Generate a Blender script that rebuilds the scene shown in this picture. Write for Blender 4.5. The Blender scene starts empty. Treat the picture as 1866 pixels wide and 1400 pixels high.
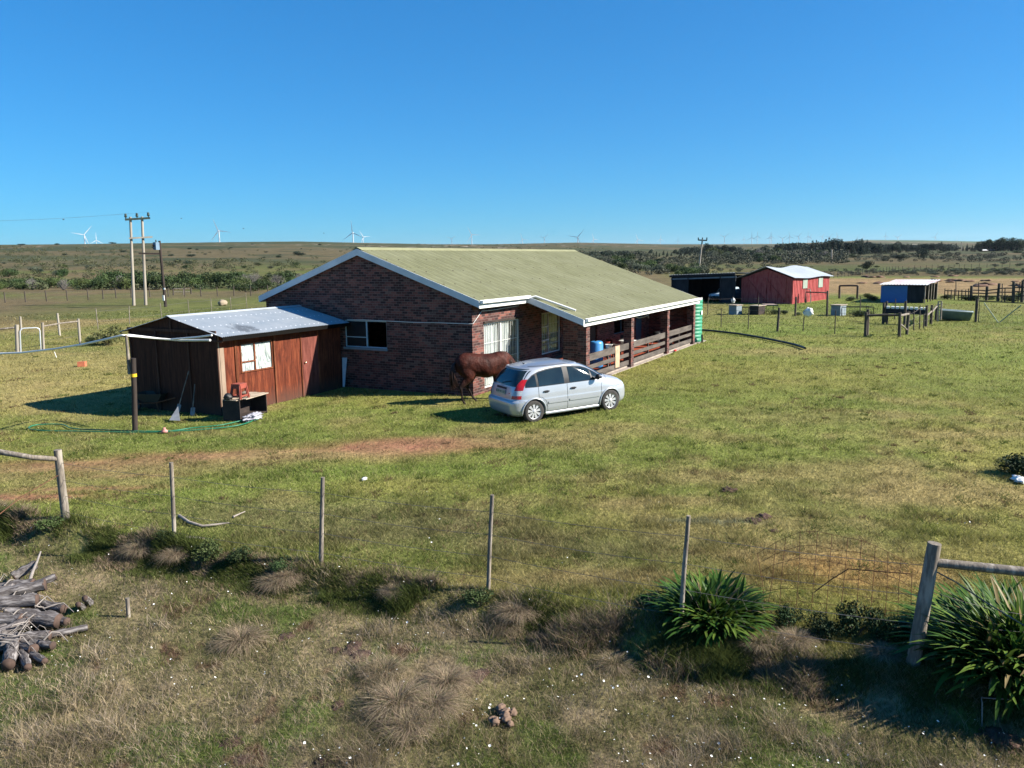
import bpy, bmesh, math, random
import numpy as np
from mathutils import Vector, Matrix

rnd = random.Random(11)
rng = np.random.default_rng(11)
scene = bpy.context.scene
COL = scene.collection
PI = math.pi

# ------------------------------------------------------------------ camera
CAM_H = 4.6
FPX = 1450.0
PITCH, ROLL, YAW = [math.radians(a) for a in (8.95, -.63, 62.07)]
_f = np.array([math.sin(YAW)*math.cos(PITCH), math.cos(YAW)*math.cos(PITCH), -math.sin(PITCH)])
_r = np.array([math.cos(YAW), -math.sin(YAW), 0.0])
_u = np.cross(_r, _f)
_r2 = math.cos(ROLL)*_r + math.sin(ROLL)*_u
_u2 = -math.sin(ROLL)*_r + math.cos(ROLL)*_u
cd = bpy.data.cameras.new('camera'); cam = bpy.data.objects.new('camera', cd); COL.objects.link(cam)
cd.sensor_width = 36; cd.lens = FPX/1866*36; cd.clip_start = .1; cd.clip_end = 90000
mw = Matrix(((_r2[0], _u2[0], -_f[0], 0), (_r2[1], _u2[1], -_f[1], 0), (_r2[2], _u2[2], -_f[2], CAM_H), (0, 0, 0, 1)))
cam.matrix_world = mw
scene.camera = cam

def ray(px, py):
    return _f + _r2*((px-933)/FPX) - _u2*((py-700)/FPX)
def G(px, py, z=0.0):            # point on the level z seen at a pixel of the photograph
    d = ray(px, py); t = (z-CAM_H)/d[2]
    return Vector((d[0]*t, d[1]*t, z))
def PX(px, py, X):
    d = ray(px, py); t = X/d[0]; return Vector((X, d[1]*t, CAM_H+d[2]*t))
def PY(px, py, Y):
    d = ray(px, py); t = Y/d[1]; return Vector((d[0]*t, Y, CAM_H+d[2]*t))
def PR(px, py, r):               # at horizontal distance r
    d = ray(px, py); t = r/math.hypot(d[0], d[1]); return Vector((d[0]*t, d[1]*t, CAM_H+d[2]*t))

# ------------------------------------------------------------------ noise in numpy
def _hash(ix, iy, s):
    h = (ix.astype(np.int64)*374761393 + iy.astype(np.int64)*668265263 + s*974634777) & 0xffffffff
    h = ((h ^ (h >> 13))*1274126177) & 0xffffffff
    return ((h ^ (h >> 16)) & 0xffff)/65535.0
def vn(x, y, sc, s=0):
    x = np.asarray(x, float)/sc + 1000.5; y = np.asarray(y, float)/sc + 1000.5
    ix = np.floor(x); iy = np.floor(y); fx = x-ix; fy = y-iy
    fx = fx*fx*(3-2*fx); fy = fy*fy*(3-2*fy)
    a = _hash(ix, iy, s); b = _hash(ix+1, iy, s); c = _hash(ix, iy+1, s); d = _hash(ix+1, iy+1, s)
    return (a*(1-fx)+b*fx)*(1-fy)+(c*(1-fx)+d*fx)*fy
def fbm(x, y, sc, s=0, o=4):
    t = 0; w = 0
    for i in range(o):
        t = t + vn(x, y, sc/2**i, s+i*17)*.55**i; w += .55**i
    return t/w
def sst(a, b, x):
    t = np.clip((x-a)/(b-a), 0, 1); return t*t*(3-2*t)

# ------------------------------------------------------------------ terrain
FY = [-6, -.05, 2.5, 5.18, 7.9, 10.69, 13.3, 20, 40]
FX = [9.9, 9.3, 9.06, 9.01, 8.71, 8.33, 8.25, 8.0, 7.0]
SKX = np.array([-1500, -300, 0, 150, 300, 450, 560, 700, 800, 900, 1000, 1050, 1100, 1200, 1300, 1400, 1500, 1560, 1650, 1750, 1850, 2100, 3300])
SKY = np.array([470, 455, 447, 446, 444, 442, 441, 444, 446, 446, 444, 443, 444, 446, 446, 445.5, 442, 438.5, 439, 441, 440, 440, 446])
def terr(x, y):
    x = np.asarray(x, float); y = np.asarray(y, float)
    r = np.hypot(x, y)
    z = -.13*np.exp(-(((x-18)/7)**2+((y-23)/6)**2))
    z = z+.13*np.exp(-(((x-23.2)/2.6)**2+((y-8.0)/2.2)**2))
    xf = np.interp(y, FY, FX) + (fbm(y, x*0, 1.7, 5, 3)-.5)*.5
    z = z-.30*sst(-.15, .45, xf-x+.05)*(1-sst(18, 26, r))
    near = 1-sst(14, 30, r)
    z = z+(fbm(x, y, .9, 9, 3)-.5)*.10*near*sst(0, .5, xf-x+.2)
    z = z+(fbm(x, y, 3.5, 3, 3)-.5)*.05*near
    # far country
    a = np.arctan2(x, y)-YAW                       # azimuth from the view axis
    a = np.where(a < -PI, a+2*PI, a)
    ac = np.clip(a, -1.0, 1.0)
    pxx = 933+FPX*np.tan(ac)*.98
    hor = 471.7-(pxx-933)*.011
    el = np.clip((hor-np.interp(pxx, SKX, SKY))/FPX, .002, 1)*np.cos(ac)
    el = el*(1-.75*sst(1.0, 1.6, np.abs(a)))
    rc = np.interp(pxx, [-1500, 300, 800, 1050, 1300, 1500, 1600, 3300], [1200, 1300, 1700, 2600, 3500, 4200, 6000, 6000])
    zc = CAM_H+rc*el
    r0 = 190
    t = np.clip((r-r0)/(rc-r0), 0, 1)
    p = np.interp(pxx, [0, 900, 1500], [1.15, 1.15, 1.25])
    z = z+zc*t**p
    z = z+np.clip(r-rc, 0, None)*el*.60
    rough = sst(250, 700, r)
    z = z+(fbm(x, y, 320, 21, 4)-.5)*rough*np.minimum(r, rc)*el*.22*(1-sst(.75, 1.0, t))
    return z
def TZ(x, y):
    return float(terr(np.array([x]), np.array([y]))[0])
_RR = np.concatenate([np.arange(3, 30, .05), 30*1.004**np.arange(0, 1750)])
def GT(px, py):                   # where the line of sight through a pixel first meets the ground
    d = ray(px, py); dh = math.hypot(d[0], d[1]); R = _RR; x = d[0]/dh*R; y = d[1]/dh*R
    zz = CAM_H+d[2]/dh*R; t = terr(x, y); k = np.nonzero(zz <= t)[0]
    i = int(k[0]) if len(k) else int(np.argmin(zz[600:]/R[600:]-t[600:]/R[600:]))+600
    if len(k) and i > 0:
        a, b = zz[i-1]-t[i-1], t[i]-zz[i]; u = a/(a+b+1e-9); r = R[i-1]+(R[i]-R[i-1])*u
    else: r = R[i]
    X, Y = d[0]/dh*r, d[1]/dh*r
    return Vector((X, Y, TZ(X, Y)))

# ------------------------------------------------------------------ ground colour (albedo), linear
LAWN = np.array([.205, .205, .058]); LUSH = np.array([.142, .184, .042]); DRY = np.array([.275, .220, .10])
STRAW = np.array([.24, .19, .12]); DIRT = np.array([.27, .125, .085]); ROUGH = np.array([.145, .13, .065])
DGREEN = np.array([.085, .115, .032]); HILL = np.array([.105, .088, .048]); FIELD = np.array([.11, .13, .035]); BROWNF = np.array([.23, .165, .085])
SPL = []
def spl(px, py, rx, ry, col, w=1.0, rot=None):
    p = G(px, py); 
    if rot is None: rot = math.atan2(-_r[1], _r[0])*-1
    SPL.append((p.x, p.y, rx, ry, rot, np.array(col), w))
for a in [(690, 818, 1.9, .72, DIRT, 1.0), (770, 803, 1.8, .42, DIRT, 1.0), (640, 826, 1.3, .3, DIRT, .6), (850, 812, 1.6, .4, DIRT, .55), (800, 826, 1.1, .22, DIRT, .7),
          (960, 800, 1.8, .6, DRY, .7), (470, 826, 2.6, .30, DIRT, .8), (390, 832, 1.6, .2, DIRT, .75), (180, 845, 2.2, .2, DIRT, .8), (230, 866, 1.4, .12, DIRT, .7), (560, 830, 2.0, .5, DRY, .9), (250, 838, 2.6, .22, DIRT, .55), (330, 850, 2.4, .6, DRY, .7), (30, 905, 1.6, .2, DIRT, .9),
          (160, 890, 1.5, .15, DIRT, .8), (100, 855, 1.6, .25, DIRT, .5), (70, 875, 1.8, .7, DRY, .5), (1000, 790, 2, .5, DRY, .6),
          (760, 858, 3.2, .6, LUSH, 1.0), (600, 862, 1.3, .5, LUSH, .7), (950, 830, 2.2, .5, LUSH, .7), (330, 900, 1.0, .5, LUSH, .6), (400, 800, 4, .6, LUSH, .6),
          (700, 750, 3.5, .7, LUSH, .6), (300, 775, 4, .5, LUSH, .7), (1150, 720, 5, 2.5, LUSH, .5), (1300, 700, 6, 2, LAWN, .6), (1550, 670, 6, 3, LAWN, .8), (1700, 640, 8, 5, LUSH, .8),
          (1450, 600, 6, 4, LUSH, .9), (1620, 560, 15, 8, LUSH, .9), (1250, 640, 4, 2, LUSH, .5), (1780, 700, 3, 3, LUSH, .6),
          (1150, 1050, 1.6, .35, DRY, .9), (1000, 1060, 1.2, .3, DRY, .5), (1450, 1010, 2.0, .7, DRY, .9), (1560, 1040, 1.3, .6, np.array([.25, .16, .06]), .9), (1200, 915, 1.2, .35, DRY, .7), (1350, 960, 2.2, .7, DRY, .6), (1700, 900, 3.0, .8, DRY, .8),
          (1550, 860, 2.5, .8, DRY, .6), (1750, 790, 2.6, .6, DRY, .6), (1500, 760, 3.5, 1.0, DRY, .35), (1450, 640, 5, 1.4, DRY, .55), (1250, 870, 2.0, .6, DRY, .35), (60, 720, 7, 3.5, DRY, .5), (100, 660, 8, 6, DRY, .55),
          (1050, 1000, 1.5, .6, ROUGH, .6), (700, 960, 2.5, 1.0, ROUGH, .7), (500, 930, 2, .7, ROUGH, .5), (1330, 953, .45, .07, [.16, .18, .13], .8), (1240, 952, .4, .08, [.16, .18, .13], .7)]:
    spl(*a)
def gcol(x, y):
    x = np.asarray(x, float); y = np.asarray(y, float); r = np.hypot(x, y)
    n = fbm(x, y, 6, 31, 4); n2 = fbm(x, y, 1.3, 41, 4); n3 = fbm(x, y, .35, 51, 3)
    c = LAWN[None]*(1-n[:, None]*.0)
    k = sst(.42, .62, n)[:, None]; c = c*(1-k*.7)+LUSH*k*.7
    k = sst(.5, .72, n2)[:, None]; c = c*(1-k*.5)+DRY*k*.5
    xf = np.interp(y, FY, FX)
    wf = fbm(x, y, .8, 61, 3)-.5
    for (sx, sy, rx, ry, rot, col, w) in SPL:
        dx = x-sx; dy = y-sy; u = dx*_r[0]+dy*_r[1]; v = dx*_r[1]*-1+dy*_r[0]
        d = (u/rx)**2+(v/ry)**2
        m = (w*np.clip(np.exp(-d*.9)*1.35+(wf*1.1)*np.exp(-d*.4), 0, 1))[:, None]
        c = c*(1-m)+col*m
    # rough strip and foreground in front of the fence
    fr = (sst(-.3, .5, xf-x+wf*.8)*(1-sst(22, 30, r)))[:, None]
    cf = ROUGH*(1-sst(.45, .65, fbm(x, y, 1.1, 71, 4))[:, None])+STRAW*sst(.45, .65, fbm(x, y, 1.1, 71, 4))[:, None]
    k = sst(.52, .66, fbm(x, y, .9, 81, 3))[:, None]; cf = cf*(1-k)+DGREEN*k
    k = sst(.66, .74, fbm(x, y, .5, 91, 3))[:, None]; cf = cf*(1-k)+np.array([.10, .06, .04])*k
    c = c*(1-fr)+cf*fr
    # far country
    a = np.arctan2(x, y)-YAW; a = np.where(a < -PI, a+2*PI, a)
    right = sst(.16, .30, a)
    f1 = sst(48, 75, r); nb = fbm(x, y, 14, 101, 4)
    cm = FIELD*(1-sst(.45, .6, nb)[:, None])+DRY*.75*sst(.45, .6, nb)[:, None]
    cm = cm*(1-right[:, None]*.6)+LUSH*right[:, None]*.6
    c = c*(1-f1[:, None])+cm*f1[:, None]
    # brown paddock to the right
    m = (sst(95, 112, r+wf*10)*(1-sst(168, 180, r+wf*12))*sst(.24, .33, a+(nb-.5)*.06))[:, None]
    c = c*(1-m)+(BROWNF*(.85+.3*n2[:, None]))*m
    m = (sst(60, 100, r)*(1-right))[:, None]; nc = fbm(x, y, 40, 111, 4)
    k = sst(.40, .6, nc)[:, None]
    cl = np.array([.10, .115, .035])*(1-k)+np.array([.125, .10, .055])*k
    c = c*(1-m)+cl*m
    m = (sst(170, 200, r)*right)[:, None]; nd = fbm(x, y, 45, 121, 4); k = sst(.45, .6, nd)[:, None]
    c = c*(1-m)+(np.array([.07, .088, .03])*(1-k)+np.array([.10, .082, .04])*k)*m
    m = sst(240, 420, r)[:, None]
    ne = fbm(x, y, 160, 131, 5); k = sst(.42, .58, ne)[:, None]
    ch = HILL*(1-k)+np.array([.060, .068, .034])*k
    ng = fbm(x, y, 45, 141, 4); k = sst(.55, .68, ng)[:, None]; ch = ch*(1-k)+np.array([.045, .055, .028])*k
    ni = fbm(x, y, 9, 151, 3); k = (sst(.70, .76, ni)*sst(700, 1000, r)*sst(.4, .7, fbm(x, y, 200, 161, 3)))[:, None]; ch = ch*(1-k)+np.array([.32, .28, .25])*k
    c = c*(1-m)+ch*m
    m = (sst(3000, 5000, r)*right)[:, None]
    nh = fbm(x, y, 900, 171, 4); k = sst(.42, .58, nh)[:, None]
    c = c*(1-m)+(np.array([.20, .16, .11])*(1-k)+np.array([.09, .12, .06])*k)*m
    c = c*(.82+.36*n3[:, None])
    return np.clip(c, .01, 1)

# ------------------------------------------------------------------ mesh helpers
ORG = {}
class MB:
    def __init__(s): s.v = []; s.f = []; s.sm = []
    def add(s, vs, fs, smooth=False):
        o = len(s.v); s.v += [tuple(p) for p in vs]; s.f += [tuple(i+o for i in f) for f in fs]; s.sm += [smooth]*len(fs); return s
    def box(s, a, b):
        x0, x1 = sorted((a[0], b[0])); y0, y1 = sorted((a[1], b[1])); z0, z1 = sorted((a[2], b[2]))
        return s.add([(x0, y0, z0), (x1, y0, z0), (x1, y1, z0), (x0, y1, z0), (x0, y0, z1), (x1, y0, z1), (x1, y1, z1), (x0, y1, z1)],
                     [(0, 3, 2, 1), (4, 5, 6, 7), (0, 1, 5, 4), (1, 2, 6, 5), (2, 3, 7, 6), (3, 0, 4, 7)])
    def obox(s, c, ax, ay, az, hx, hy, hz):
        c = Vector(c); ax = Vector(ax).normalized()*hx; ay = Vector(ay).normalized()*hy; az = Vector(az).normalized()*hz
        vs = [c+ax*i+ay*j+az*k for k in (-1, 1) for i, j in ((-1, -1), (1, -1), (1, 1), (-1, 1))]
        return s.add(vs, [(0, 3, 2, 1), (4, 5, 6, 7), (0, 1, 5, 4), (1, 2, 6, 5), (2, 3, 7, 6), (3, 0, 4, 7)])
    def beam(s, p, q, w, h, up=(0, 0, 1)):       # rectangular bar from p to q
        p = Vector(p); q = Vector(q); d = (q-p); L = d.length; d.normalize(); u = Vector(up)
        side = d.cross(u)
        if side.length < 1e-4: side = d.cross(Vector((1, 0, 0)))
        side.normalize(); u = side.cross(d)
        return s.obox((p+q)/2, d, side, u, L/2, w/2, h/2)
    def tube(s, pts, rad, n=8, cap=True, smooth=True, wob=0):
        pts = [Vector(p) for p in pts]; m = len(pts)
        if not hasattr(rad, '__len__'): rad = [rad]*m
        vs = []; fs = []; prev = None
        for i, p in enumerate(pts):
            d = (pts[min(i+1, m-1)]-pts[max(i-1, 0)]).normalized()
            if prev is None:
                a = d.cross(Vector((0, 0, 1)) if abs(d.z) < .9 else Vector((1, 0, 0))).normalized()
            else:
                a = (prev-d*prev.dot(d)).normalized()
            prev = a; b = d.cross(a)
            for k in range(n):
                t = 2*PI*k/n; rr = rad[i]*(1+(rnd.random()-.5)*wob)
                vs.append(p+a*math.cos(t)*rr+b*math.sin(t)*rr)
        for i in range(m-1):
            for k in range(n):
                fs.append((i*n+k, i*n+(k+1) % n, (i+1)*n+(k+1) % n, (i+1)*n+k))
        s.add(vs, fs, smooth)
        if cap:
            s.add(vs[:n][::-1], [tuple(range(n))]); s.add(vs[-n:], [tuple(range(n))])
        return s
    def prism(s, poly, d):                      # poly: 3d loop, extruded by d
        n = len(poly); d = Vector(d); a = [Vector(p) for p in poly]; b = [p+d for p in a]
        return s.add(a+b, [tuple(range(n))[::-1], tuple(range(n, 2*n))]+[(i, (i+1) % n, n+(i+1) % n, n+i) for i in range(n)])
    def lathe(s, c, prof, n=20, axis='z', smooth=True):
        c = Vector(c); vs = []; fs = []; m = len(prof)
        for (r, h) in prof:
            for k in range(n):
                t = 2*PI*k/n; x, y = r*math.cos(t), r*math.sin(t)
                vs.append(c+(Vector((x, y, h)) if axis == 'z' else Vector((x, h, y)) if axis == 'y' else Vector((h, x, y))))
        for i in range(m-1):
            for k in range(n): fs.append((i*n+k, i*n+(k+1) % n, (i+1)*n+(k+1) % n, (i+1)*n+k))
        return s.add(vs, fs, smooth)
    def grid(s, P, nu, nv, smooth=True, closeu=False):
        vs = [P(i, j) for j in range(nv) for i in range(nu)]; fs = []
        for j in range(nv-1):
            for i in range(nu if closeu else nu-1):
                fs.append((j*nu+i, j*nu+(i+1) % nu, (j+1)*nu+(i+1) % nu, (j+1)*nu+i))
        return s.add(vs, fs, smooth)
    def build(s, name, m, parent=None, local=False, fixn=True):
        me = bpy.data.meshes.new(name)
        v = np.array([tuple(p) for p in s.v], float).reshape(-1, 3)
        if parent is not None and not local: v = v-np.array(ORG.get(parent.name, (0, 0, 0)))
        me.from_pydata(v.tolist(), [], s.f)
        me.polygons.foreach_set('use_smooth', s.sm); me.materials.append(m)
        if fixn:
            b = bmesh.new(); b.from_mesh(me); bmesh.ops.recalc_face_normals(b, faces=b.faces); b.to_mesh(me); b.free()
        me.update()
        o = bpy.data.objects.new(name, me); COL.objects.link(o)
        if parent is not None:
            o.parent = parent; ORG[o.name] = ORG.get(parent.name, (0, 0, 0))
        return o
def thing(name, label, cat, loc=(0, 0, 0), rz=0.0, group=None, rot=None):
    o = bpy.data.objects.new(name, None); COL.objects.link(o); o.location = loc
    o.rotation_euler = rot if rot else (0, 0, rz); o.empty_display_size = .2
    ORG[o.name] = tuple(loc)
    return tag(o, label, cat, group)
def tag(o, label, cat, group=None, kind=None):
    o['label'] = label; o['category'] = cat
    if group: o['group'] = group
    if kind: o['kind'] = kind
    return o
def struct(o, kind='structure'):
    o['kind'] = kind; return o
def dup(root, loc, rz=0.0, label=None, group=None, sc=1.0, cat=None, tilt=(0, 0)):
    r = root.copy(); COL.objects.link(r); r.location = loc; r.rotation_euler = (tilt[0], tilt[1], rz); r.scale = (sc, sc, sc) if not hasattr(sc, '__len__') else sc
    if label: r['label'] = label
    if cat: r['category'] = cat
    if group: r['group'] = group
    for ch in list(root.children):
        c = ch.copy(); COL.objects.link(c); c.parent = r
        for g in ch.children:
            d = g.copy(); COL.objects.link(d); d.parent = c
    return r

# ------------------------------------------------------------------ materials
def nt(name):
    m = bpy.data.materials.new(name); m.use_nodes = True; N = m.node_tree.nodes; L = m.node_tree.links
    return m, N, L, N['Principled BSDF']
def ramp(N, L, fac, stops):
    r = N.new('ShaderNodeValToRGB'); L.new(fac, r.inputs[0]); e = r.color_ramp.elements
    while len(e) < len(stops): e.new(.5)
    for k, (p, c) in enumerate(stops): e[k].position = p; e[k].color = (*c, 1)
    return r.outputs[0]
def mat(name, c1, c2=None, sc=3.0, rough=.8, metal=0.0, bump=0.0, bsc=30.0, st=(1, 1, 1), c3=None, spec=.3, coat=0, lo=.35, hi=.65, obj=False, detail=5):
    m, N, L, B = nt(name)
    g = N.new('ShaderNodeTexCoord') if obj else N.new('ShaderNodeNewGeometry')
    src = g.outputs['Object'] if obj else g.outputs['Position']
    mp = N.new('ShaderNodeMapping'); mp.inputs['Scale'].default_value = st; L.new(src, mp.inputs[0])
    if c2 is None: c2 = tuple(x*.8 for x in c1)
    no = N.new('ShaderNodeTexNoise'); no.inputs['Scale'].default_value = sc; no.inputs['Detail'].default_value = detail; no.inputs['Roughness'].default_value = .62; L.new(mp.outputs[0], no.inputs[0])
    stops = [(lo, c1), (hi, c2)] if c3 is None else [(lo, c1), ((lo+hi)/2, c2), (hi, c3)]
    L.new(ramp(N, L, no.outputs[0], stops), B.inputs['Base Color'])
    B.inputs['Roughness'].default_value = rough; B.inputs['Metallic'].default_value = metal; B.inputs['Specular IOR Level'].default_value = spec
    B.inputs['Coat Weight'].default_value = coat
    if bump:
        nb = N.new('ShaderNodeTexNoise'); nb.inputs['Scale'].default_value = bsc; nb.inputs['Detail'].default_value = 4; L.new(mp.outputs[0], nb.inputs[0])
        bp = N.new('ShaderNodeBump'); bp.inputs['Strength'].default_value = 1; bp.inputs['Distance'].default_value = bump
        L.new(nb.outputs[0], bp.inputs['Height']); L.new(bp.outputs[0], B.inputs['Normal'])
    return m

def math_node(N, L, op, a, b=None, c=None):
    n = N.new('ShaderNodeMath'); n.operation = op
    for i, v in enumerate((a, b, c)):
        if v is None: continue
        if isinstance(v, (int, float)): n.inputs[i].default_value = v
        else: L.new(v, n.inputs[i])
    return n.outputs[0]
def brick_mat():
    m, N, L, B = nt('face_brick')
    g = N.new('ShaderNodeNewGeometry'); s = N.new('ShaderNodeSeparateXYZ'); L.new(g.outputs['Position'], s.inputs[0])
    u = math_node(N, L, 'ADD', s.outputs[0], s.outputs[1]); z = math_node(N, L, 'ADD', s.outputs[2], 2.0)
    bw, bh = .232, .086
    row = math_node(N, L, 'FLOOR', math_node(N, L, 'DIVIDE', z, bh))
    par = math_node(N, L, 'MULTIPLY', math_node(N, L, 'MODULO', row, 2.0), .5)
    uu = math_node(N, L, 'ADD', math_node(N, L, 'DIVIDE', math_node(N, L, 'ADD', u, 50.0), bw), par)
    fu = math_node(N, L, 'FRACT', uu); fz = math_node(N, L, 'FRACT', math_node(N, L, 'DIVIDE', z, bh))
    cm = N.new('ShaderNodeCombineXYZ'); L.new(math_node(N, L, 'FLOOR', uu), cm.inputs[0]); L.new(row, cm.inputs[1])
    wn = N.new('ShaderNodeTexWhiteNoise'); wn.noise_dimensions = '2D'; L.new(cm.outputs[0], wn.inputs[0])
    col = ramp(N, L, wn.outputs[0], [(0, (.040, .021, .021)), (.3, (.066, .028, .025)), (.55, (.125, .046, .040)), (.80, (.21, .084, .066)), (.92, (.075, .045, .044)), (1, (.15, .095, .08))])
    no = N.new('ShaderNodeTexNoise'); no.inputs['Scale'].default_value = 22; L.new(g.outputs['Position'], no.inputs[0])
    mx0 = N.new('ShaderNodeMixRGB'); mx0.blend_type = 'MULTIPLY'; mx0.inputs[0].default_value = .6; L.new(col, mx0.inputs[1]); L.new(ramp(N, L, no.outputs[0], [(.3, (.55, .5, .5)), (.7, (1.3, 1.25, 1.2))]), mx0.inputs[2])
    eu = math_node(N, L, 'MINIMUM', fu, math_node(N, L, 'SUBTRACT', 1.0, fu)); ez = math_node(N, L, 'MINIMUM', fz, math_node(N, L, 'SUBTRACT', 1.0, fz))
    mm = math_node(N, L, 'MINIMUM', math_node(N, L, 'MULTIPLY', eu, bw), math_node(N, L, 'MULTIPLY', ez, bh))
    mk = math_node(N, L, 'LESS_THAN', mm, .0062)
    mx = N.new('ShaderNodeMixRGB'); L.new(mk, mx.inputs[0]); L.new(mx0.outputs[0], mx.inputs[1]); mx.inputs[2].default_value = (.165, .125, .11, 1)
    L.new(mx.outputs[0], B.inputs['Base Color']); B.inputs['Roughness'].default_value = .85; B.inputs['Specular IOR Level'].default_value = .25
    bp = N.new('ShaderNodeBump'); bp.inputs['Distance'].default_value = .006; L.new(math_node(N, L, 'MINIMUM', mm, .012), bp.inputs['Height']); bp.inputs['Strength'].default_value = 1
    bp.inputs['Distance'].default_value = .5; L.new(bp.outputs[0], B.inputs['Normal'])
    return m
BRICK = brick_mat()
WHITE = mat('white_paint', (.80, .80, .77), (.66, .66, .62), sc=2, rough=.5)
FASC = mat('fascia_paint', (.62, .66, .68), (.5, .54, .56), sc=1.5, rough=.55)
GLASS = mat('window_glass', (.012, .017, .02), (.02, .026, .028), sc=1, rough=.04, spec=.9)
DARKF = mat('dark_wood', (.05, .035, .028), (.022, .016, .014), sc=4, st=(1, 1, .3), rough=.7, bump=.003)
CONC = mat('concrete', (.36, .31, .26), (.24, .20, .17), sc=2.5, rough=.9, bump=.006)
REDF = mat('red_floor', (.36, .085, .045), (.26, .06, .035), sc=1.2, rough=.45)
POSTW = mat('weathered_post', (.26, .22, .17), (.13, .11, .09), sc=9, st=(1, 1, .18), rough=.85, bump=.006, c3=(.33, .29, .24))
DPOST = mat('dark_creosote_wood', (.045, .032, .026), (.022, .018, .016), sc=8, st=(1, 1, .2), rough=.8, bump=.005)
WIRE = mat('galvanised_wire', (.20, .19, .18), (.11, .09, .08), sc=5, rough=.6, metal=.5)
GALV = mat('galvanised_sheet', (.62, .66, .70), (.50, .53, .56), sc=1.2, rough=.42, metal=.35, spec=.5)
RUST = mat('rusty_wire', (.16, .07, .035), (.08, .04, .025), sc=8, rough=.9)
BLACKP = mat('black_plastic', (.012, .012, .013), (.02, .02, .021), sc=3, rough=.45)
# ------------------------------------------------------------------ light and sky
SUN_EL = math.radians(33); SUN_AZ = math.atan2(.36, -.93)     # azimuth clockwise from +Y
sd = Vector((math.sin(SUN_AZ)*math.cos(SUN_EL), math.cos(SUN_AZ)*math.cos(SUN_EL), math.sin(SUN_EL)))
w = bpy.data.worlds.new('World'); scene.world = w; w.use_nodes = True
WN = w.node_tree.nodes; WL = w.node_tree.links; bg = WN['Background']
sk = WN.new('ShaderNodeTexSky'); sk.sky_type = 'NISHITA'; sk.sun_disc = False; sk.sun_elevation = SUN_EL; sk.sun_rotation = SUN_AZ
sk.altitude = 100; sk.air_density = 1.0; sk.dust_density = 0.0; sk.ozone_density = 4.0
tn = WN.new('ShaderNodeMixRGB'); tn.blend_type = 'MULTIPLY'; tn.inputs[0].default_value = 1; tn.inputs[2].default_value = (.62, .90, 1.12, 1); WL.new(sk.outputs[0], tn.inputs[1])
hs = WN.new('ShaderNodeHueSaturation'); hs.inputs['Saturation'].default_value = 1.12; hs.inputs['Value'].default_value = 1.0
WL.new(tn.outputs[0], hs.inputs['Color']); gm = WN.new('ShaderNodeGamma'); gm.inputs[1].default_value = .72; WL.new(hs.outputs[0], gm.inputs[0])
t2 = WN.new('ShaderNodeMixRGB'); t2.blend_type = 'MULTIPLY'; t2.inputs[0].default_value = 1; t2.inputs[2].default_value = (.58, 1.36, 1.80, 1); WL.new(gm.outputs[0], t2.inputs[1])
WL.new(t2.outputs[0], bg.inputs[0]); bg.inputs[1].default_value = .052
sl = bpy.data.lights.new('sun', 'SUN'); sl.energy = 5.0; sl.angle = math.radians(.5); sl.color = (1, .93, .82)
so = bpy.data.objects.new('sun', sl); COL.objects.link(so); so.rotation_euler = sd.to_track_quat('Z', 'Y').to_euler()
scene.view_settings.view_transform = 'Standard'; scene.view_settings.look = 'None'; scene.view_settings.exposure = 1.27; scene.view_settings.gamma = 1
scene.cycles.max_bounces = 6; scene.cycles.diffuse_bounces = 1; scene.cycles.glossy_bounces = 3; scene.cycles.transmission_bounces = 4; scene.cycles.transparent_max_bounces = 8
scene.cycles.volume_bounces = 0; scene.cycles.caustics_reflective = False; scene.cycles.caustics_refractive = False

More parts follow.
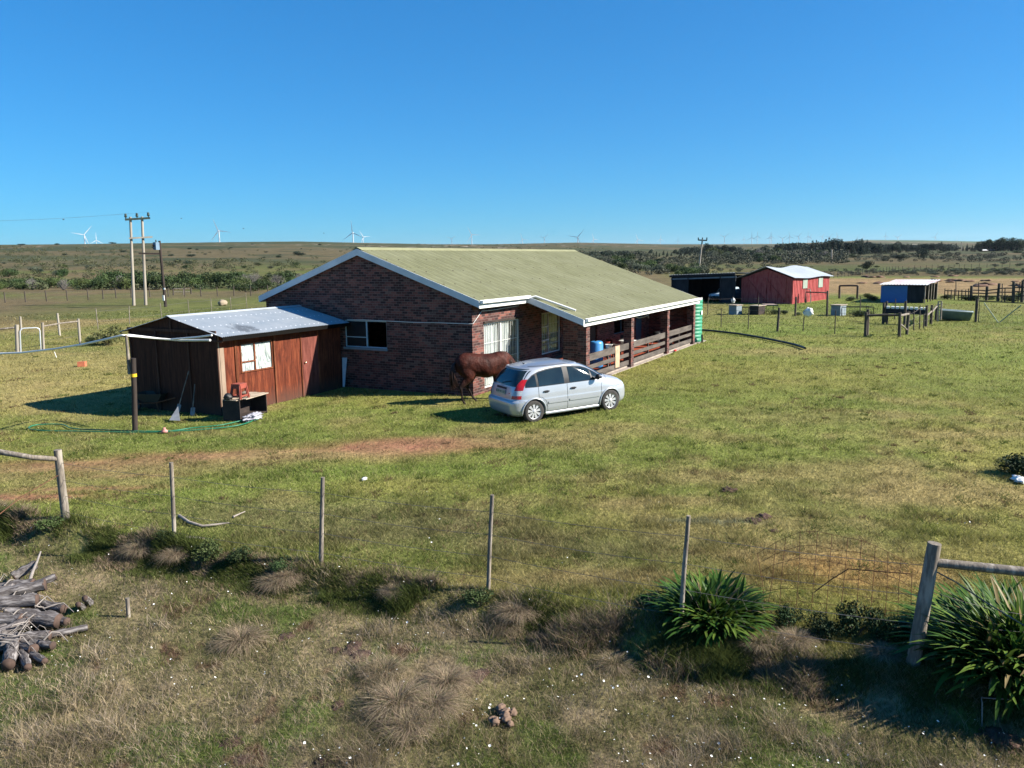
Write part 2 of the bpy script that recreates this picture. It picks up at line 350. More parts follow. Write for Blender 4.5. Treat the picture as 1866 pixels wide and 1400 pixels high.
# ------------------------------------------------------------------ ground sheet (polar, one mesh)
def make_ground():
    rs = [0.0]; r = .6
    while r < 5: rs.append(r); r += .35
    while r < 21000: rs.append(r); r *= 1.016 if r < 60 else 1.022
    rs = np.array(rs)
    az = np.concatenate([np.linspace(-PI, -.78, 60, endpoint=False), np.linspace(-.78, .78, 430, endpoint=False), np.linspace(.78, PI, 60, endpoint=False)])
    na = len(az); A, R = np.meshgrid(az, rs)
    x = (R*np.sin(A+YAW)).ravel(); y = (R*np.cos(A+YAW)).ravel()
    z = terr(x, y)
    v = np.stack([x, y, z], 1)
    n = len(rs); i = np.arange(n-1)[:, None]*na; k = np.arange(na)[None]; k2 = (k+1) % na
    q = np.stack([i+k, i+na+k, i+na+k2, i+k2], -1).reshape(-1, 4)
    me = bpy.data.meshes.new('ground'); me.vertices.add(len(v)); me.vertices.foreach_set('co', v.ravel())
    me.loops.add(q.size); me.loops.foreach_set('vertex_index', q.ravel().astype(np.int32))
    me.polygons.add(len(q)); me.polygons.foreach_set('loop_start', (np.arange(len(q))*4).astype(np.int32)); me.polygons.foreach_set('loop_total', np.full(len(q), 4, np.int32))
    me.polygons.foreach_set('use_smooth', np.ones(len(q), bool))
    me.update(calc_edges=True); me.validate()
    c = gcol(x, y); at = me.color_attributes.new('Col', 'FLOAT_COLOR', 'POINT')
    at.data.foreach_set('color', np.concatenate([c, np.ones((len(c), 1))], 1).ravel())
    m, N, L, B = nt('ground_cover')
    a = N.new('ShaderNodeAttribute'); a.attribute_name = 'Col'; g = N.new('ShaderNodeNewGeometry')
    def noi(sc, det=5):
        t = N.new('ShaderNodeTexNoise'); t.inputs['Scale'].default_value = sc; t.inputs['Detail'].default_value = det; t.inputs['Roughness'].default_value = .7; L.new(g.outputs['Position'], t.inputs[0]); return t.outputs[0]
    n1 = noi(9, 6); n2 = noi(1.1, 6); n3 = noi(.08, 8)
    m1 = N.new('ShaderNodeMixRGB'); m1.blend_type = 'MULTIPLY'; m1.inputs[0].default_value = 1; L.new(a.outputs[0], m1.inputs[1]); L.new(ramp(N, L, n1, [(.28, (.42, .42, .4)), (.72, (1.55, 1.5, 1.5))]), m1.inputs[2])
    m2 = N.new('ShaderNodeMixRGB'); m2.blend_type = 'MULTIPLY'; m2.inputs[0].default_value = .8; L.new(m1.outputs[0], m2.inputs[1]); L.new(ramp(N, L, n2, [(.3, (.62, .64, .58)), (.7, (1.35, 1.32, 1.3))]), m2.inputs[2])
    m3 = N.new('ShaderNodeMixRGB'); m3.blend_type = 'MULTIPLY'; m3.inputs[0].default_value = .8; L.new(m2.outputs[0], m3.inputs[1]); L.new(ramp(N, L, n3, [(.32, (.62, .66, .6)), (.68, (1.3, 1.26, 1.25))]), m3.inputs[2])
    L.new(m3.outputs[0], B.inputs['Base Color']); B.inputs['Roughness'].default_value = .95; B.inputs['Specular IOR Level'].default_value = .1
    b1 = N.new('ShaderNodeBump'); b1.inputs['Distance'].default_value = .05; b1.inputs['Strength'].default_value = .8; L.new(n1, b1.inputs['Height'])
    b2 = N.new('ShaderNodeBump'); b2.inputs['Distance'].default_value = .25; b2.inputs['Strength'].default_value = .5; L.new(n2, b2.inputs['Height']); L.new(b1.outputs[0], b2.inputs['Normal'])
    L.new(b2.outputs[0], B.inputs['Normal'])
    me.materials.append(m)
    o = bpy.data.objects.new('ground', me); COL.objects.link(o); return struct(o)
make_ground()

# ------------------------------------------------------------------ wall with openings (one closed shell, no inner faces)
def wall(mb, axis, p, th, a0, a1, z0, z1, ops):
    """axis 'x': wall in plane X=p..p+th spanning Y a0..a1 ; axis 'y': plane Y=p..p+th spanning X"""
    A = sorted(set([a0, a1]+[v for o in ops for v in (o[0], o[1])])); Z = sorted(set([z0, z1]+[v for o in ops for v in (o[2], o[3])]))
    def full(i, j):
        if i < 0 or j < 0 or i >= len(A)-1 or j >= len(Z)-1: return False
        ca = (A[i]+A[i+1])/2; cz = (Z[j]+Z[j+1])/2
        return not any(o[0] < ca < o[1] and o[2] < cz < o[3] for o in ops)
    P = (lambda a, d, z: (p+d, a, z)) if axis == 'x' else (lambda a, d, z: (a, p+d, z))
    for i in range(len(A)-1):
        for j in range(len(Z)-1):
            if not full(i, j): continue
            a, b, c, d = A[i], A[i+1], Z[j], Z[j+1]
            mb.add([P(a, 0, c), P(b, 0, c), P(b, 0, d), P(a, 0, d)], [(0, 1, 2, 3)]); mb.add([P(a, th, c), P(b, th, c), P(b, th, d), P(a, th, d)], [(3, 2, 1, 0)])
            if not full(i-1, j): mb.add([P(a, 0, c), P(a, th, c), P(a, th, d), P(a, 0, d)], [(0, 1, 2, 3)])
            if not full(i+1, j): mb.add([P(b, 0, c), P(b, th, c), P(b, th, d), P(b, 0, d)], [(3, 2, 1, 0)])
            if not full(i, j-1): mb.add([P(a, 0, c), P(b, 0, c), P(b, th, c), P(a, th, c)], [(0, 1, 2, 3)])
            if not full(i, j+1): mb.add([P(a, 0, d), P(b, 0, d), P(b, th, d), P(a, th, d)], [(3, 2, 1, 0)])

def corr(mb, x0, x1, ya, za, yb, zb, pitch, amp, k=6, thick=.006, sag=0, wx=0):
    """corrugated sheet: waves run along X, sheet falls from (ya,za) to (yb,zb)"""
    n = int((x1-x0)/pitch*k)+1; S = Vector((0, yb-ya, zb-za)); nn = Vector((0, -S.z, S.y)).normalized(); nn = nn if nn.z > 0 else -nn
    xs = [x0+(x1-x0)*i/(n-1) for i in range(n)]; rows = 2 if not sag else 7
    def P(off):
        def f(i, j):
            t = j/(rows-1); x = xs[i]; h = amp*math.cos(2*PI*x/pitch)+off
            if sag: h += sag*(vnp(x, t*3)-.5)
            return Vector((x, ya, za))+S*t+nn*h
        return f
    mb.grid(P(0), n, rows); mb.grid(P(-thick), n, rows)
def vnp(x, y): return float(vn(np.array([x]), np.array([y]), 1.3, 77)[0])

# ------------------------------------------------------------------ the house
HX, HX2, HY, HYB = 22.94, 42.0, 13.65, 22.92
RY, RZ = 18.28, 4.98; SL = .3560
def rz(y): return RZ-SL*abs(y-RY)
house = thing('brick_house', 'long dark face brick farmhouse with olive corrugated roof and open veranda', 'house', (HX, HY, 0))
mb = MB()
GW = (17.20, 19.10, 1.46, 2.45)
wall(mb, 'x', HX, .23, HY, HYB, -.5, 3.08, [GW])
mb.prism([(HX, HY, 3.08), (HX, HYB, 3.08), (HX, HYB, rz(HYB)-.06), (HX, RY, RZ-.06), (HX, HY, rz(HY)-.06)], (.23, 0, 0))
W1 = (23.72, 26.40, .14, 2.40); W2 = (28.30, 30.12, .80, 2.46); D1 = (33.2, 34.2, .12, 2.2); W3 = (36.4, 38.6, .9, 2.2); W4 = (39.6, 40.6, .12, 2.2)
wall(mb, 'y', HY, .23, HX+.231, HX2-.231, -.5, 3.0, [W1, W2, D1, W3, W4])
wall(mb, 'y', HYB-.23, .229, HX+.231, HX2-.231, -.5, 3.0, [])
wall(mb, 'x', HX2-.23, .23, HY, HYB, -.5, 3.08, [])
mb.prism([(HX2-.23, HY, 3.08), (HX2-.23, HYB, 3.08), (HX2-.23, HYB, rz(HYB)-.06), (HX2-.23, RY, RZ-.06), (HX2-.23, HY, rz(HY)-.06)], (.23, 0, 0))
wall(mb, 'x', HX2-.23, .229, 11.45, HY-.001, -.1, 2.52, [])            # veranda end wall
wall(mb, 'x', 27.02, .23, 11.475, 12.15, -.1, 2.5, [])                 # short wall behind the first pillar
mb.build('wall', BRICK, house)
def ibox(n, col=(.05, .05, .05)):
    b = MB(); b.box((HX+.24, HY+.24, .1), (HX2-.24, HYB-.24, .16)); b.build('inside_floor', mat('inside_floor', (.10, .07, .05)), house)
    b = MB(); b.box((30.2, HY+.24, .17), (30.3, HYB-.24, 2.9)); b.build('inside_wall', mat('inside_wall', (.30, .28, .25)), house)
    b = MB(); b.box((HX+.24, HY+.24, 2.6), (HX2-.24, HYB-.24, 2.64)); b.build('ceiling_board', mat('ceiling_board', (.4, .4, .38)), house)
ibox(0)
# roof: three rows of overlapping fibre cement sheets on the near slope
def roof_mat():
    m, N, L, B = nt('olive_roof_paint')
    g = N.new('ShaderNodeNewGeometry'); s = N.new('ShaderNodeSeparateXYZ'); L.new(g.outputs['Position'], s.inputs[0])
    n1 = N.new('ShaderNodeTexNoise'); n1.inputs['Scale'].default_value = .55; n1.inputs['Detail'].default_value = 7; n1.inputs['Roughness'].default_value = .65; L.new(g.outputs['Position'], n1.inputs[0])
    base = ramp(N, L, n1.outputs[0], [(.34, (.162, .165, .086)), (.66, (.200, .203, .118))])
    n2 = N.new('ShaderNodeTexNoise'); n2.inputs['Scale'].default_value = 14; n2.inputs['Detail'].default_value = 6
    mp = N.new('ShaderNodeMapping'); mp.inputs['Scale'].default_value = (1, .16, .16); L.new(g.outputs['Position'], mp.inputs[0]); L.new(mp.outputs[0], n2.inputs[0])
    mx = N.new('ShaderNodeMixRGB'); mx.blend_type = 'MULTIPLY'; mx.inputs[0].default_value = .55; L.new(base, mx.inputs[1]); L.new(ramp(N, L, n2.outputs[0], [(.35, (.72, .72, .70)), (.6, (1.1, 1.1, 1.08))]), mx.inputs[2])
    # rusty bolt heads
    fx = math_node(N, L, 'ABSOLUTE', math_node(N, L, 'SUBTRACT', math_node(N, L, 'FRACT', math_node(N, L, 'DIVIDE', s.outputs[0], .356)), .5))
    fy = math_node(N, L, 'ABSOLUTE', math_node(N, L, 'SUBTRACT', math_node(N, L, 'FRACT', math_node(N, L, 'DIVIDE', s.outputs[1], 1.18)), .5))
    a = math_node(N, L, 'LESS_THAN', fx, .07); b = math_node(N, L, 'LESS_THAN', fy, .022)
    mk = math_node(N, L, 'MULTIPLY', a, b)
    vx = math_node(N, L, 'ABSOLUTE', math_node(N, L, 'SUBTRACT', math_node(N, L, 'FRACT', math_node(N, L, 'DIVIDE', s.outputs[0], .50)), .5))  # thin dark lines: shade at the sheet overlaps, painted into the roof colour
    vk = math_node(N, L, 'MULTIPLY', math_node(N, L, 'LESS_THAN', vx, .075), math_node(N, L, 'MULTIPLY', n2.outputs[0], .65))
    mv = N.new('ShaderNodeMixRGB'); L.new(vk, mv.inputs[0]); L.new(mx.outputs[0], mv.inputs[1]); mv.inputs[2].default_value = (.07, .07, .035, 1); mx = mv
    m2 = N.new('ShaderNodeMixRGB'); L.new(mk, m2.inputs[0]); L.new(mx.outputs[0], m2.inputs[1]); m2.inputs[2].default_value = (.06, .05, .03, 1)
    L.new(m2.outputs[0], B.inputs['Base Color']); B.inputs['Roughness'].default_value = .6; B.inputs['Specular IOR Level'].default_value = .3
    return m
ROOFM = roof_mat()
VE = 11.02                                           # eave line of the veranda
mb = MB(); P_ = .25; AM = .022
XA, XB, XS = HX-.12, 42.2, 26.32
for (y0, y1, xa, xb, up) in [(RY-.02, 16.30, XA, XB, .016), (16.42, 13.90, XA, XB, .008), (14.02, 13.28, XA, XS, 0), (14.02, 12.30, XS+.02, XB, 0), (12.42, VE, XS+.02, XB, -.008)]:
    corr(mb, xa, xb, y0, rz(y0)+.03+up, y1, rz(y1)+.03+up, P_, AM)
corr(mb, XA, XB, RY+.02, rz(RY+.02)+.03, 23.15, rz(23.15)+.03, P_, AM)
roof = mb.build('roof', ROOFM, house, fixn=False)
mb = MB()
mb.prism([(XA-.01, RY-.22, rz(RY-.22)+.065), (XA-.01, RY, RZ+.085), (XA-.01, RY+.22, rz(RY+.22)+.065), (XA-.01, RY+.22, rz(RY+.22)+.055), (XA-.01, RY, RZ+.06), (XA-.01, RY-.22, rz(RY-.22)+.055)], (XB-XA+.02, 0, 0))
mb.build('ridge_cap', mat('ridge_cap_paint', (.25, .25, .14), (.20, .20, .11), sc=1), roof)
def bolt_rows():
    b = MB()
    return b
mb = MB()                                            # barge boards on both gables and the veranda step
for X in (XA-.03, XB+.005):
    for (ya, yb) in ((RY, 13.28), (RY, 23.15)):
        if X > 40 and yb < 15: yb = VE
        mb = MB(); mb.prism([(X, ya, rz(ya)+.03), (X, yb, rz(yb)+.03), (X, yb, rz(yb)-.20), (X, ya, rz(ya)-.20)], (.025, 0, 0)); mb.build('barge_board', FASC, house)
mb = MB()
mb.prism([(XS-.02, 13.5, rz(13.5)+.03), (XS-.02, VE, rz(VE)+.03), (XS-.02, VE, rz(VE)-.2), (XS-.02, 13.5, rz(13.5)-.2)], (.025, 0, 0))
mb.build('barge_board', FASC, house)
def gutter(x0, x1, y, z):
    b = MB(); pr = [(0, .0), (0, -.11), (-.03, -.12), (-.10, -.12), (-.125, -.10), (-.13, -.02), (-.145, -.005), (-.145, .008), (-.12, .008), (-.115, -.015), (-.11, -.095), (-.02, -.105), (-.012, .0)]
    b.prism([(x0, y+p, z+q) for p, q in pr], (x1-x0, 0, 0))
    b.box((x0, y-.115, z-.10), (x0+.004, y-.005, z-.01)); b.box((x1-.004, y-.115, z-.10), (x1, y-.005, z-.01)); return b
b = MB(); b.box((XA, 13.285, rz(13.28)-.22), (XS-.03, 13.312, rz(13.28)-.005)); b.build('fascia_board', WHITE, house); b = MB(); b.box((XS+.02, VE+.005, rz(VE)-.235), (XB, VE+.03, rz(VE)-.005))
b.build('fascia_board', WHITE, house); b = MB(); b.box((XB, HYB+.2, rz(23.15)-.2), (XA, HYB+.225, rz(23.15)-.01))
b.build('fascia_board', WHITE, house)
g1 = gutter(XA+.02, XS+.05, 13.283, rz(13.28)+.055).build('gutter', WHITE, house)
g2 = gutter(XS+.12, XB+.02, VE+.002, rz(VE)+.05).build('gutter', WHITE, house)
b = MB(); b.tube([(XS+.0, 13.2, rz(13.2)-.0), (XS+.14, 13.0, rz(13.1)+.08), (XS+.35, 12.2, rz(12.2)+.12), (XS+.5, 11.55, rz(11.6)+.10)], .04, 8); b.build('downpipe', WHITE, house)
b = MB(); b.tube([(XB-.02, VE-.06, rz(VE)-.03), (XB+.05, VE+.02, rz(VE)-.12), (XB+.3, VE+.25, rz(VE)-.24)], .035, 8); b.build('downpipe', WHITE, house)
# veranda slab, pillars, rails
b = MB(); b.box((XS+.45, 11.28, -.3), (HX2+.15, HY-.002, .095)); b.box((XS+.3, 11.1, -.3), (HX2+.2, 11.278, .03)); b.build('veranda_slab', CONC, house)
b = MB(); b.box((XS+.5, 11.33, .096), (HX2-.24, HY-.004, .104)); b.build('veranda_floor', REDF, house)
b = MB(); b.box((XS+.4, 11.3, 2.36), (XB-.05, 11.42, rz(11.36)-.015)); b.build('veranda_beam', DARKF, house)
PXS = [26.98, 31.88, 36.98, 41.62]
for x in PXS:
    b = MB(); b.box((x-.17, 11.13, -.2), (x+.17, 11.47, 2.40)); b.build('pillar', BRICK, house)
RAILM = mat('weathered_rail_board', (.125, .105, .09), (.06, .05, .043), sc=5, st=(.25, 1, 1), rough=.8, bump=.004)
for i in range(3):
    x0, x1 = PXS[i]+.171, PXS[i+1]-.171
    for (za, zb) in ((.14, .33), (.49, .64), (.80, 1.06)):
        b = MB(); b.box((x0, 11.22, za), (x1, 11.26, zb)); b.build('railing_board', RAILM, house)
    for fx in (.5,):
        xm = x0+(x1-x0)*fx; b = MB(); b.box((xm-.03, 11.262, .1), (xm+.03, 11.32, 1.05)); b.build('railing_post', RAILM, house)
# window in the gable wall (left casement closed, right pane)
STEEL = mat('window_frame_steel', (.42, .55, .60), (.36, .48, .52), sc=2, rough=.5)
def win_x(parent, X, y0, y1, z0, z1, bars, name='window', fm=STEEL, out=.03):
    b = MB(); t = .04
    b.box((X, y0, z0), (X+t, y1, z0+t)); b.box((X, y0, z1-t), (X+t, y1, z1)); b.box((X, y0, z0+t), (X+t, y0+t, z1-t)); b.box((X, y1-t, z0+t), (X+t, y1, z1-t))
    for v in bars: b.box((X-.004, y0+v-.02, z0+t), (X+t+.004, y0+v+.02, z1-t))
    w = b.build(name, fm, parent)
    g = MB(); g.box((X+.015, y0+bars[0]+.02, z0+t), (X+.02, y1-t, z1-t)); g.build('pane', GLASS, w)
    return w
w = win_x(house, HX+.05, GW[0], GW[1], GW[2], GW[3], [.93])
b = MB(); b.box((HX+.035, GW[0]+.95, GW[2]+.36), (HX+.049, GW[1]-.05, GW[2]+.39)); b.build('glazing_bar', STEEL, w)
b = MB(); b.box((HX-.05, GW[0]-.03, GW[2]-.075), (HX+.04, GW[1]+.05, GW[2]-.002)); b.build('window_sill', mat('sill_paint', (.20, .26, .30)), house)
def win_y(parent, Y, x0, x1, z0, z1, vb, hb, fm, name='window', t=.05):
    b = MB()
    b.box((x0, Y, z0), (x1, Y+t, z0+t)); b.box((x0, Y, z1-t), (x1, Y+t, z1)); b.box((x0, Y, z0+t), (x0+t, Y+t, z1-t)); b.box((x1-t, Y, z0+t), (x1, Y+t, z1-t))
    for v in vb: b.box((v-.025, Y-.004, z0+t), (v+.025, Y+t+.004, z1-t))
    for (xa, xb, zz) in hb: b.box((xa, Y-.002, zz-.02), (xb, Y+t+.002, zz+.02))
    w = b.build(name, fm, parent)
    g = MB(); g.box((x0+t, Y+.022, z0+t), (x1-t, Y+.027, z1-t)); g.build('pane', CLEAR, w)
    return w
def clear_glass():
    m, N, L, B = nt('clear_glass'); N.remove(B)
    o = N['Material Output']; t = N.new('ShaderNodeBsdfTransparent'); t.inputs[0].default_value = (.97, .98, .98, 1); g = N.new('ShaderNodeBsdfGlossy'); g.inputs['Roughness'].default_value = .02
    f = N.new('ShaderNodeLayerWeight'); x = N.new('ShaderNodeMixShader'); L.new(math_node(N, L, 'ADD', .03, math_node(N, L, 'MULTIPLY', .5, math_node(N, L, 'POWER', f.outputs['Facing'], 4.0))), x.inputs[0]); L.new(t.outputs[0], x.inputs[1]); L.new(g.outputs[0], x.inputs[2]); L.new(x.outputs[0], o.inputs[0]); return m
CLEAR = clear_glass()
CURT = mat('net_curtain', (.56, .58, .56), (.42, .45, .44), sc=3, rough=.9)
sdoor = win_y(house, HY+.06, *W1, [25.0, 25.04], [], WHITE, 'sliding_door')
def curtain(x0, x1, y, z0, z1, m, parent, amp=.035, wl=.11):
    b = MB(); n = int((x1-x0)/.012)
    b.grid(lambda i, j: Vector((x0+(x1-x0)*i/(n-1)+.02*math.sin(j*.7), y+amp*math.sin(2*PI*(i*.012)/wl+1.5*math.sin(i*.06))*(.5+.5*(1-j/7))+.01*math.sin(i*.5), z1+(z0-z1)*j/7)), n, 8); return b.build('curtain', m, parent, fixn=False)
curtain(23.80, 24.85, HY+.13, .2, 2.33, CURT, sdoor, .024, .17); curtain(25.05, 25.75, HY+.13, .2, 2.33, CURT, sdoor, .024, .15)
b = MB()
x = 23.78
while x < 26.38: b.tube([(x, HY+.03, .16), (x, HY+.03, 2.36)], .007, 5); x += .13
for z in (.5, 1.1, 1.7): b.tube([(23.76, HY+.03, z), (26.38, HY+.03, z)], .007, 5)
b.build('burglar_bars', WHITE, sdoor)
b = MB(); b.box((W1[0]-.02, HY-.05, 2.405), (W1[1]+.25, HY-.001, 2.47)); b.build('lintel_board', DARKF, house)
CREAM = mat('cream_window_paint', (.60, .60, .50), (.5, .5, .42), rough=.5)
w2 = win_y(house, HY+.05, *W2, [29.05], [(28.35, 29.02, 1.35), (28.35, 29.02, 1.9)], WHITE)
CUR2 = mat('yellow_green_curtain', (.42, .44, .24), (.30, .32, .18), sc=2)
curtain(28.35, 30.05, HY+.15, .85, 2.42, CUR2, w2, .012, .2)
b = MB()
for k in range(9): b.tube([(28.42+k*.2, HY+.03, .86), (28.42+k*.2, HY+.03, 2.4)], .006, 5)
for z in (1.2, 1.6, 2.0): b.tube([(28.36, HY+.03, z), (30.06, HY+.03, z)], .006, 5)
b.build('burglar_bars', WHITE, w2)
dm = mat('blue_grey_door', (.05, .12, .17), (.035, .09, .13), rough=.5)
d = MB(); d.box((D1[0]+.01, HY+.08, D1[2]), (D1[1]-.01, HY+.12, D1[3]-.01)); dd = d.build('door', DARKF, house)
h = MB(); h.lathe((D1[0]+.1, HY+.055, 1.1), [(.0, -.03), (.025, -.025), (.03, 0), (.012, .01), (.012, .03)], 10, 'y'); h.build('handle', GALV, dd)
w3 = win_y(house, HY+.05, *W3, [37.5], [], dm); 
b = MB(); b.box((W4[0]+.01, HY+.04, W4[2]), (W4[1]-.01, HY+.08, W4[3]-.01)); b.build('door', dm, house)
b = MB(); b.box((27.4, 13.2, .1), (30.6, HY-.003, .55)); b.build('low_wall', REDF, house)
b = MB(); b.box((29.6, 13.15, .552), (30.5, HY-.01, .60)); b.build('bench_slab', CONC, house)
# small things fixed to the brickwork
b = MB(); b.tube([PX(632, 583, HX-.02), PX(660, 583, HX-.02), PX(700, 585, HX-.03), PX(760, 588, HX-.03), PX(800, 588.5, HX-.02), PX(856, 590.5, HX-.03), (HX+.02, HY-.03, 2.46), PY(878, 567, HY-.02), PY(893, 566, HY-.02), PY(945, 557.5, HY-.02)], .011, 6)
b.build('cable', WHITE, house)
b = MB(); b.tube([(27.6, 12.02, .1), (27.62, 12.0, 1.3), (27.6, 11.98, 2.25)], .035, 8); b.build('rusty_pipe', mat('orange_rust', (.42, .15, .05), (.30, .10, .04), sc=6), house)

# ------------------------------------------------------------------ water tank behind the veranda
TG = mat('green_tank_plastic', (.035, .23, .13), (.045, .27, .16), sc=1.5, rough=.5, spec=.4)
tank = thing('water_tank', 'ribbed green plastic water tank standing at the far end of the veranda', 'water tank', (42.95, 11.75, 0))
b = MB(); pr = []
z = 0.0
while z < 2.28:
    for dz, r in ((0, .70), (.03, .715), (.075, .73), (.12, .73), (.165, .715), (.19, .70)):
        pr.append((r, z+dz))
    z += .19
pr += [(.64, z+.02), (.4, z+.10), (.001, z+.13)]
b.lathe((42.95, 11.8, .03), [(.001, 0)]+pr, 36); b.build('tank_body', TG, tank)
b = MB(); b.box((42.15, 11.0, -.1), (43.75, 12.6, .03)); b.build('plinth', CONC, tank)
b = MB(); b.box((42.75, 11.058, 1.5), (42.98, 11.066, 1.72)); b.build('notice', WHITE, tank)

# ------------------------------------------------------------------ wooden shed
SX, SX2, SY, SY2 = 17.1, 22.80, 19.2, 23.2
SRY, SRZ, SEZ = 21.2, 2.93, 2.42
shed = thing('wooden_shed', 'dark stained plywood shed with a low corrugated iron roof against the house', 'shed', (SX, SY, -.1))
def plymat(name, c1, c2, c3):
    m, N, L, B = nt(name); g = N.new('ShaderNodeNewGeometry'); mp = N.new('ShaderNodeMapping'); mp.inputs['Scale'].default_value = (3, 3, .55); L.new(g.outputs['Position'], mp.inputs[0])
    a = N.new('ShaderNodeTexNoise'); a.inputs['Scale'].default_value = 2.2; a.inputs['Detail'].default_value = 8; a.inputs['Roughness'].default_value = .7; a.inputs['Distortion'].default_value = 1.4; L.new(mp.outputs[0], a.inputs[0])
    c0 = ramp(N, L, a.outputs[0], [(.3, c1), (.5, c2), (.72, c3)])
    st_ = N.new('ShaderNodeTexNoise'); st_.inputs['Scale'].default_value = 5; st_.inputs['Detail'].default_value = 8; st_.inputs['Roughness'].default_value = .75; m9 = N.new('ShaderNodeMapping'); m9.inputs['Scale'].default_value = (3, 3, .16); L.new(g.outputs['Position'], m9.inputs[0]); L.new(m9.outputs[0], st_.inputs[0])
    mz = N.new('ShaderNodeMixRGB'); mz.blend_type = 'MULTIPLY'; mz.inputs[0].default_value = .9; L.new(c0, mz.inputs[1]); L.new(ramp(N, L, st_.outputs[0], [(.36, (.38, .34, .33)), (.60, (1.2, 1.2, 1.2))]), mz.inputs[2]); c = mz.outputs[0]
    s = N.new('ShaderNodeSeparateXYZ'); L.new(g.outputs['Position'], s.inputs[0])
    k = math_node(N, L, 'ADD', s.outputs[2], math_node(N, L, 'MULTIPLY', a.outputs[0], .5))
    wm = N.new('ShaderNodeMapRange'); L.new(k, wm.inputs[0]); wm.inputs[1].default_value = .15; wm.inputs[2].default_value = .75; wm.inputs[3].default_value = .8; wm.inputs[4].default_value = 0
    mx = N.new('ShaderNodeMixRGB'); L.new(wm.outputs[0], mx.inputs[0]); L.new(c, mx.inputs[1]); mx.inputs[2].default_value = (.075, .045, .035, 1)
    L.new(mx.outputs[0], B.inputs['Base Color']); B.inputs['Roughness'].default_value = .7; B.inputs['Specular IOR Level'].default_value = .12; return m
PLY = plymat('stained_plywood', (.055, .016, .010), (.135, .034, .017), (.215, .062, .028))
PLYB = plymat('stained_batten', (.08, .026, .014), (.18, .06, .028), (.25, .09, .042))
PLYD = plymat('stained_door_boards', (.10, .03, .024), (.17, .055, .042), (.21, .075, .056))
PLYG = plymat('shade_toned_plywood', (.030, .013, .010), (.055, .022, .015), (.085, .034, .02)); PLYGB = plymat('shade_toned_batten', (.05, .025, .018), (.07, .035, .025), (.10, .05, .035))  # gable shade painted in: darker copies of the wall and batten stain
WS = (17.98, 19.36, 1.12, 2.06)
def panel(x0, x1, z0, z1, m=PLY, off=0): 
    b = MB(); b.box((x0, SY+off, z0), (x1, SY+off+.03, z1)); return b.build('wall_panel', m, shed)
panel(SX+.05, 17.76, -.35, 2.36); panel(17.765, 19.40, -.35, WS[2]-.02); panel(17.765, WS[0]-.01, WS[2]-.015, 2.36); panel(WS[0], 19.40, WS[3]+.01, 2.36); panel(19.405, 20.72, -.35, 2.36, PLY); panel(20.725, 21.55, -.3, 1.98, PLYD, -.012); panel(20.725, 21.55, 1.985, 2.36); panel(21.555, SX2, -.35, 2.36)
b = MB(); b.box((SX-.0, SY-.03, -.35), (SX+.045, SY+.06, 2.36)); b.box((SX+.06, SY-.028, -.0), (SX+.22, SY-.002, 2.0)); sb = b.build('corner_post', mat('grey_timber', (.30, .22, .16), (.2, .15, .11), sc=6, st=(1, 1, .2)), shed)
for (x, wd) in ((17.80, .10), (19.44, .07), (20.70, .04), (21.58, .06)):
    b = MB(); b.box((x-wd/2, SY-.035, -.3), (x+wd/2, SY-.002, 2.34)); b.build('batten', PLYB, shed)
# window covered with white plastic inside
b = MB(); t = .045; x0, x1, z0, z1 = WS
b.box((x0, SY-.02, z0), (x1, SY+.03, z0+t)); b.box((x0, SY-.02, z1-t), (x1, SY+.03, z1)); b.box((x0, SY-.02, z0+t), (x0+t, SY+.03, z1-t)); b.box((x1-t, SY-.02, z0+t), (x1, SY+.03, z1-t)); b.box((18.56, SY-.018, z0+t), (18.61, SY+.028, z1-t)); b.box((x0+t, SY-.016, 1.44), (18.56, SY+.026, 1.48))
sw = b.build('window', PLYB, shed)
def plast():
    m, N, L, B = nt('white_plastic_sheet'); g = N.new('ShaderNodeNewGeometry'); mp = N.new('ShaderNodeMapping'); mp.inputs['Rotation'].default_value = (0, .6, 0); mp.inputs['Scale'].default_value = (4, 1, .8); L.new(g.outputs['Position'], mp.inputs[0])
    a = N.new('ShaderNodeTexNoise'); a.inputs['Scale'].default_value = 3; a.inputs['Detail'].default_value = 6; a.inputs['Distortion'].default_value = .8; L.new(mp.outputs[0], a.inputs[0])
    L.new(ramp(N, L, a.outputs[0], [(.34, (.12, .16, .155)), (.43, (.38, .44, .43)), (.56, (.52, .56, .55))]), B.inputs['Base Color'])
    bp = N.new('ShaderNodeBump'); bp.inputs['Distance'].default_value = .12; L.new(a.outputs[0], bp.inputs['Height']); L.new(bp.outputs[0], B.inputs['Normal']); B.inputs['Roughness'].default_value = .4; return m
b = MB(); n = 50
b.grid(lambda i, j: Vector((x0+.03+(x1-x0-.06)*i/(n-1), SY+.012+.012*vnp(i*.14, j*.1+i*.05), z0+.03+(z1-z0-.06)*j/24)), n, 25); b.build('plastic_sheet', plast(), sw, fixn=False)
b = MB(); b.lathe((20.86, SY-.05, 1.12), [(.001, -.03), (.03, -.02), (.03, .01), (.012, .02), (.012, .06)], 10, 'y'); b.build('door_knob', mat('brass_knob', (.8, .7, .45), metal=.8, rough=.25), shed)
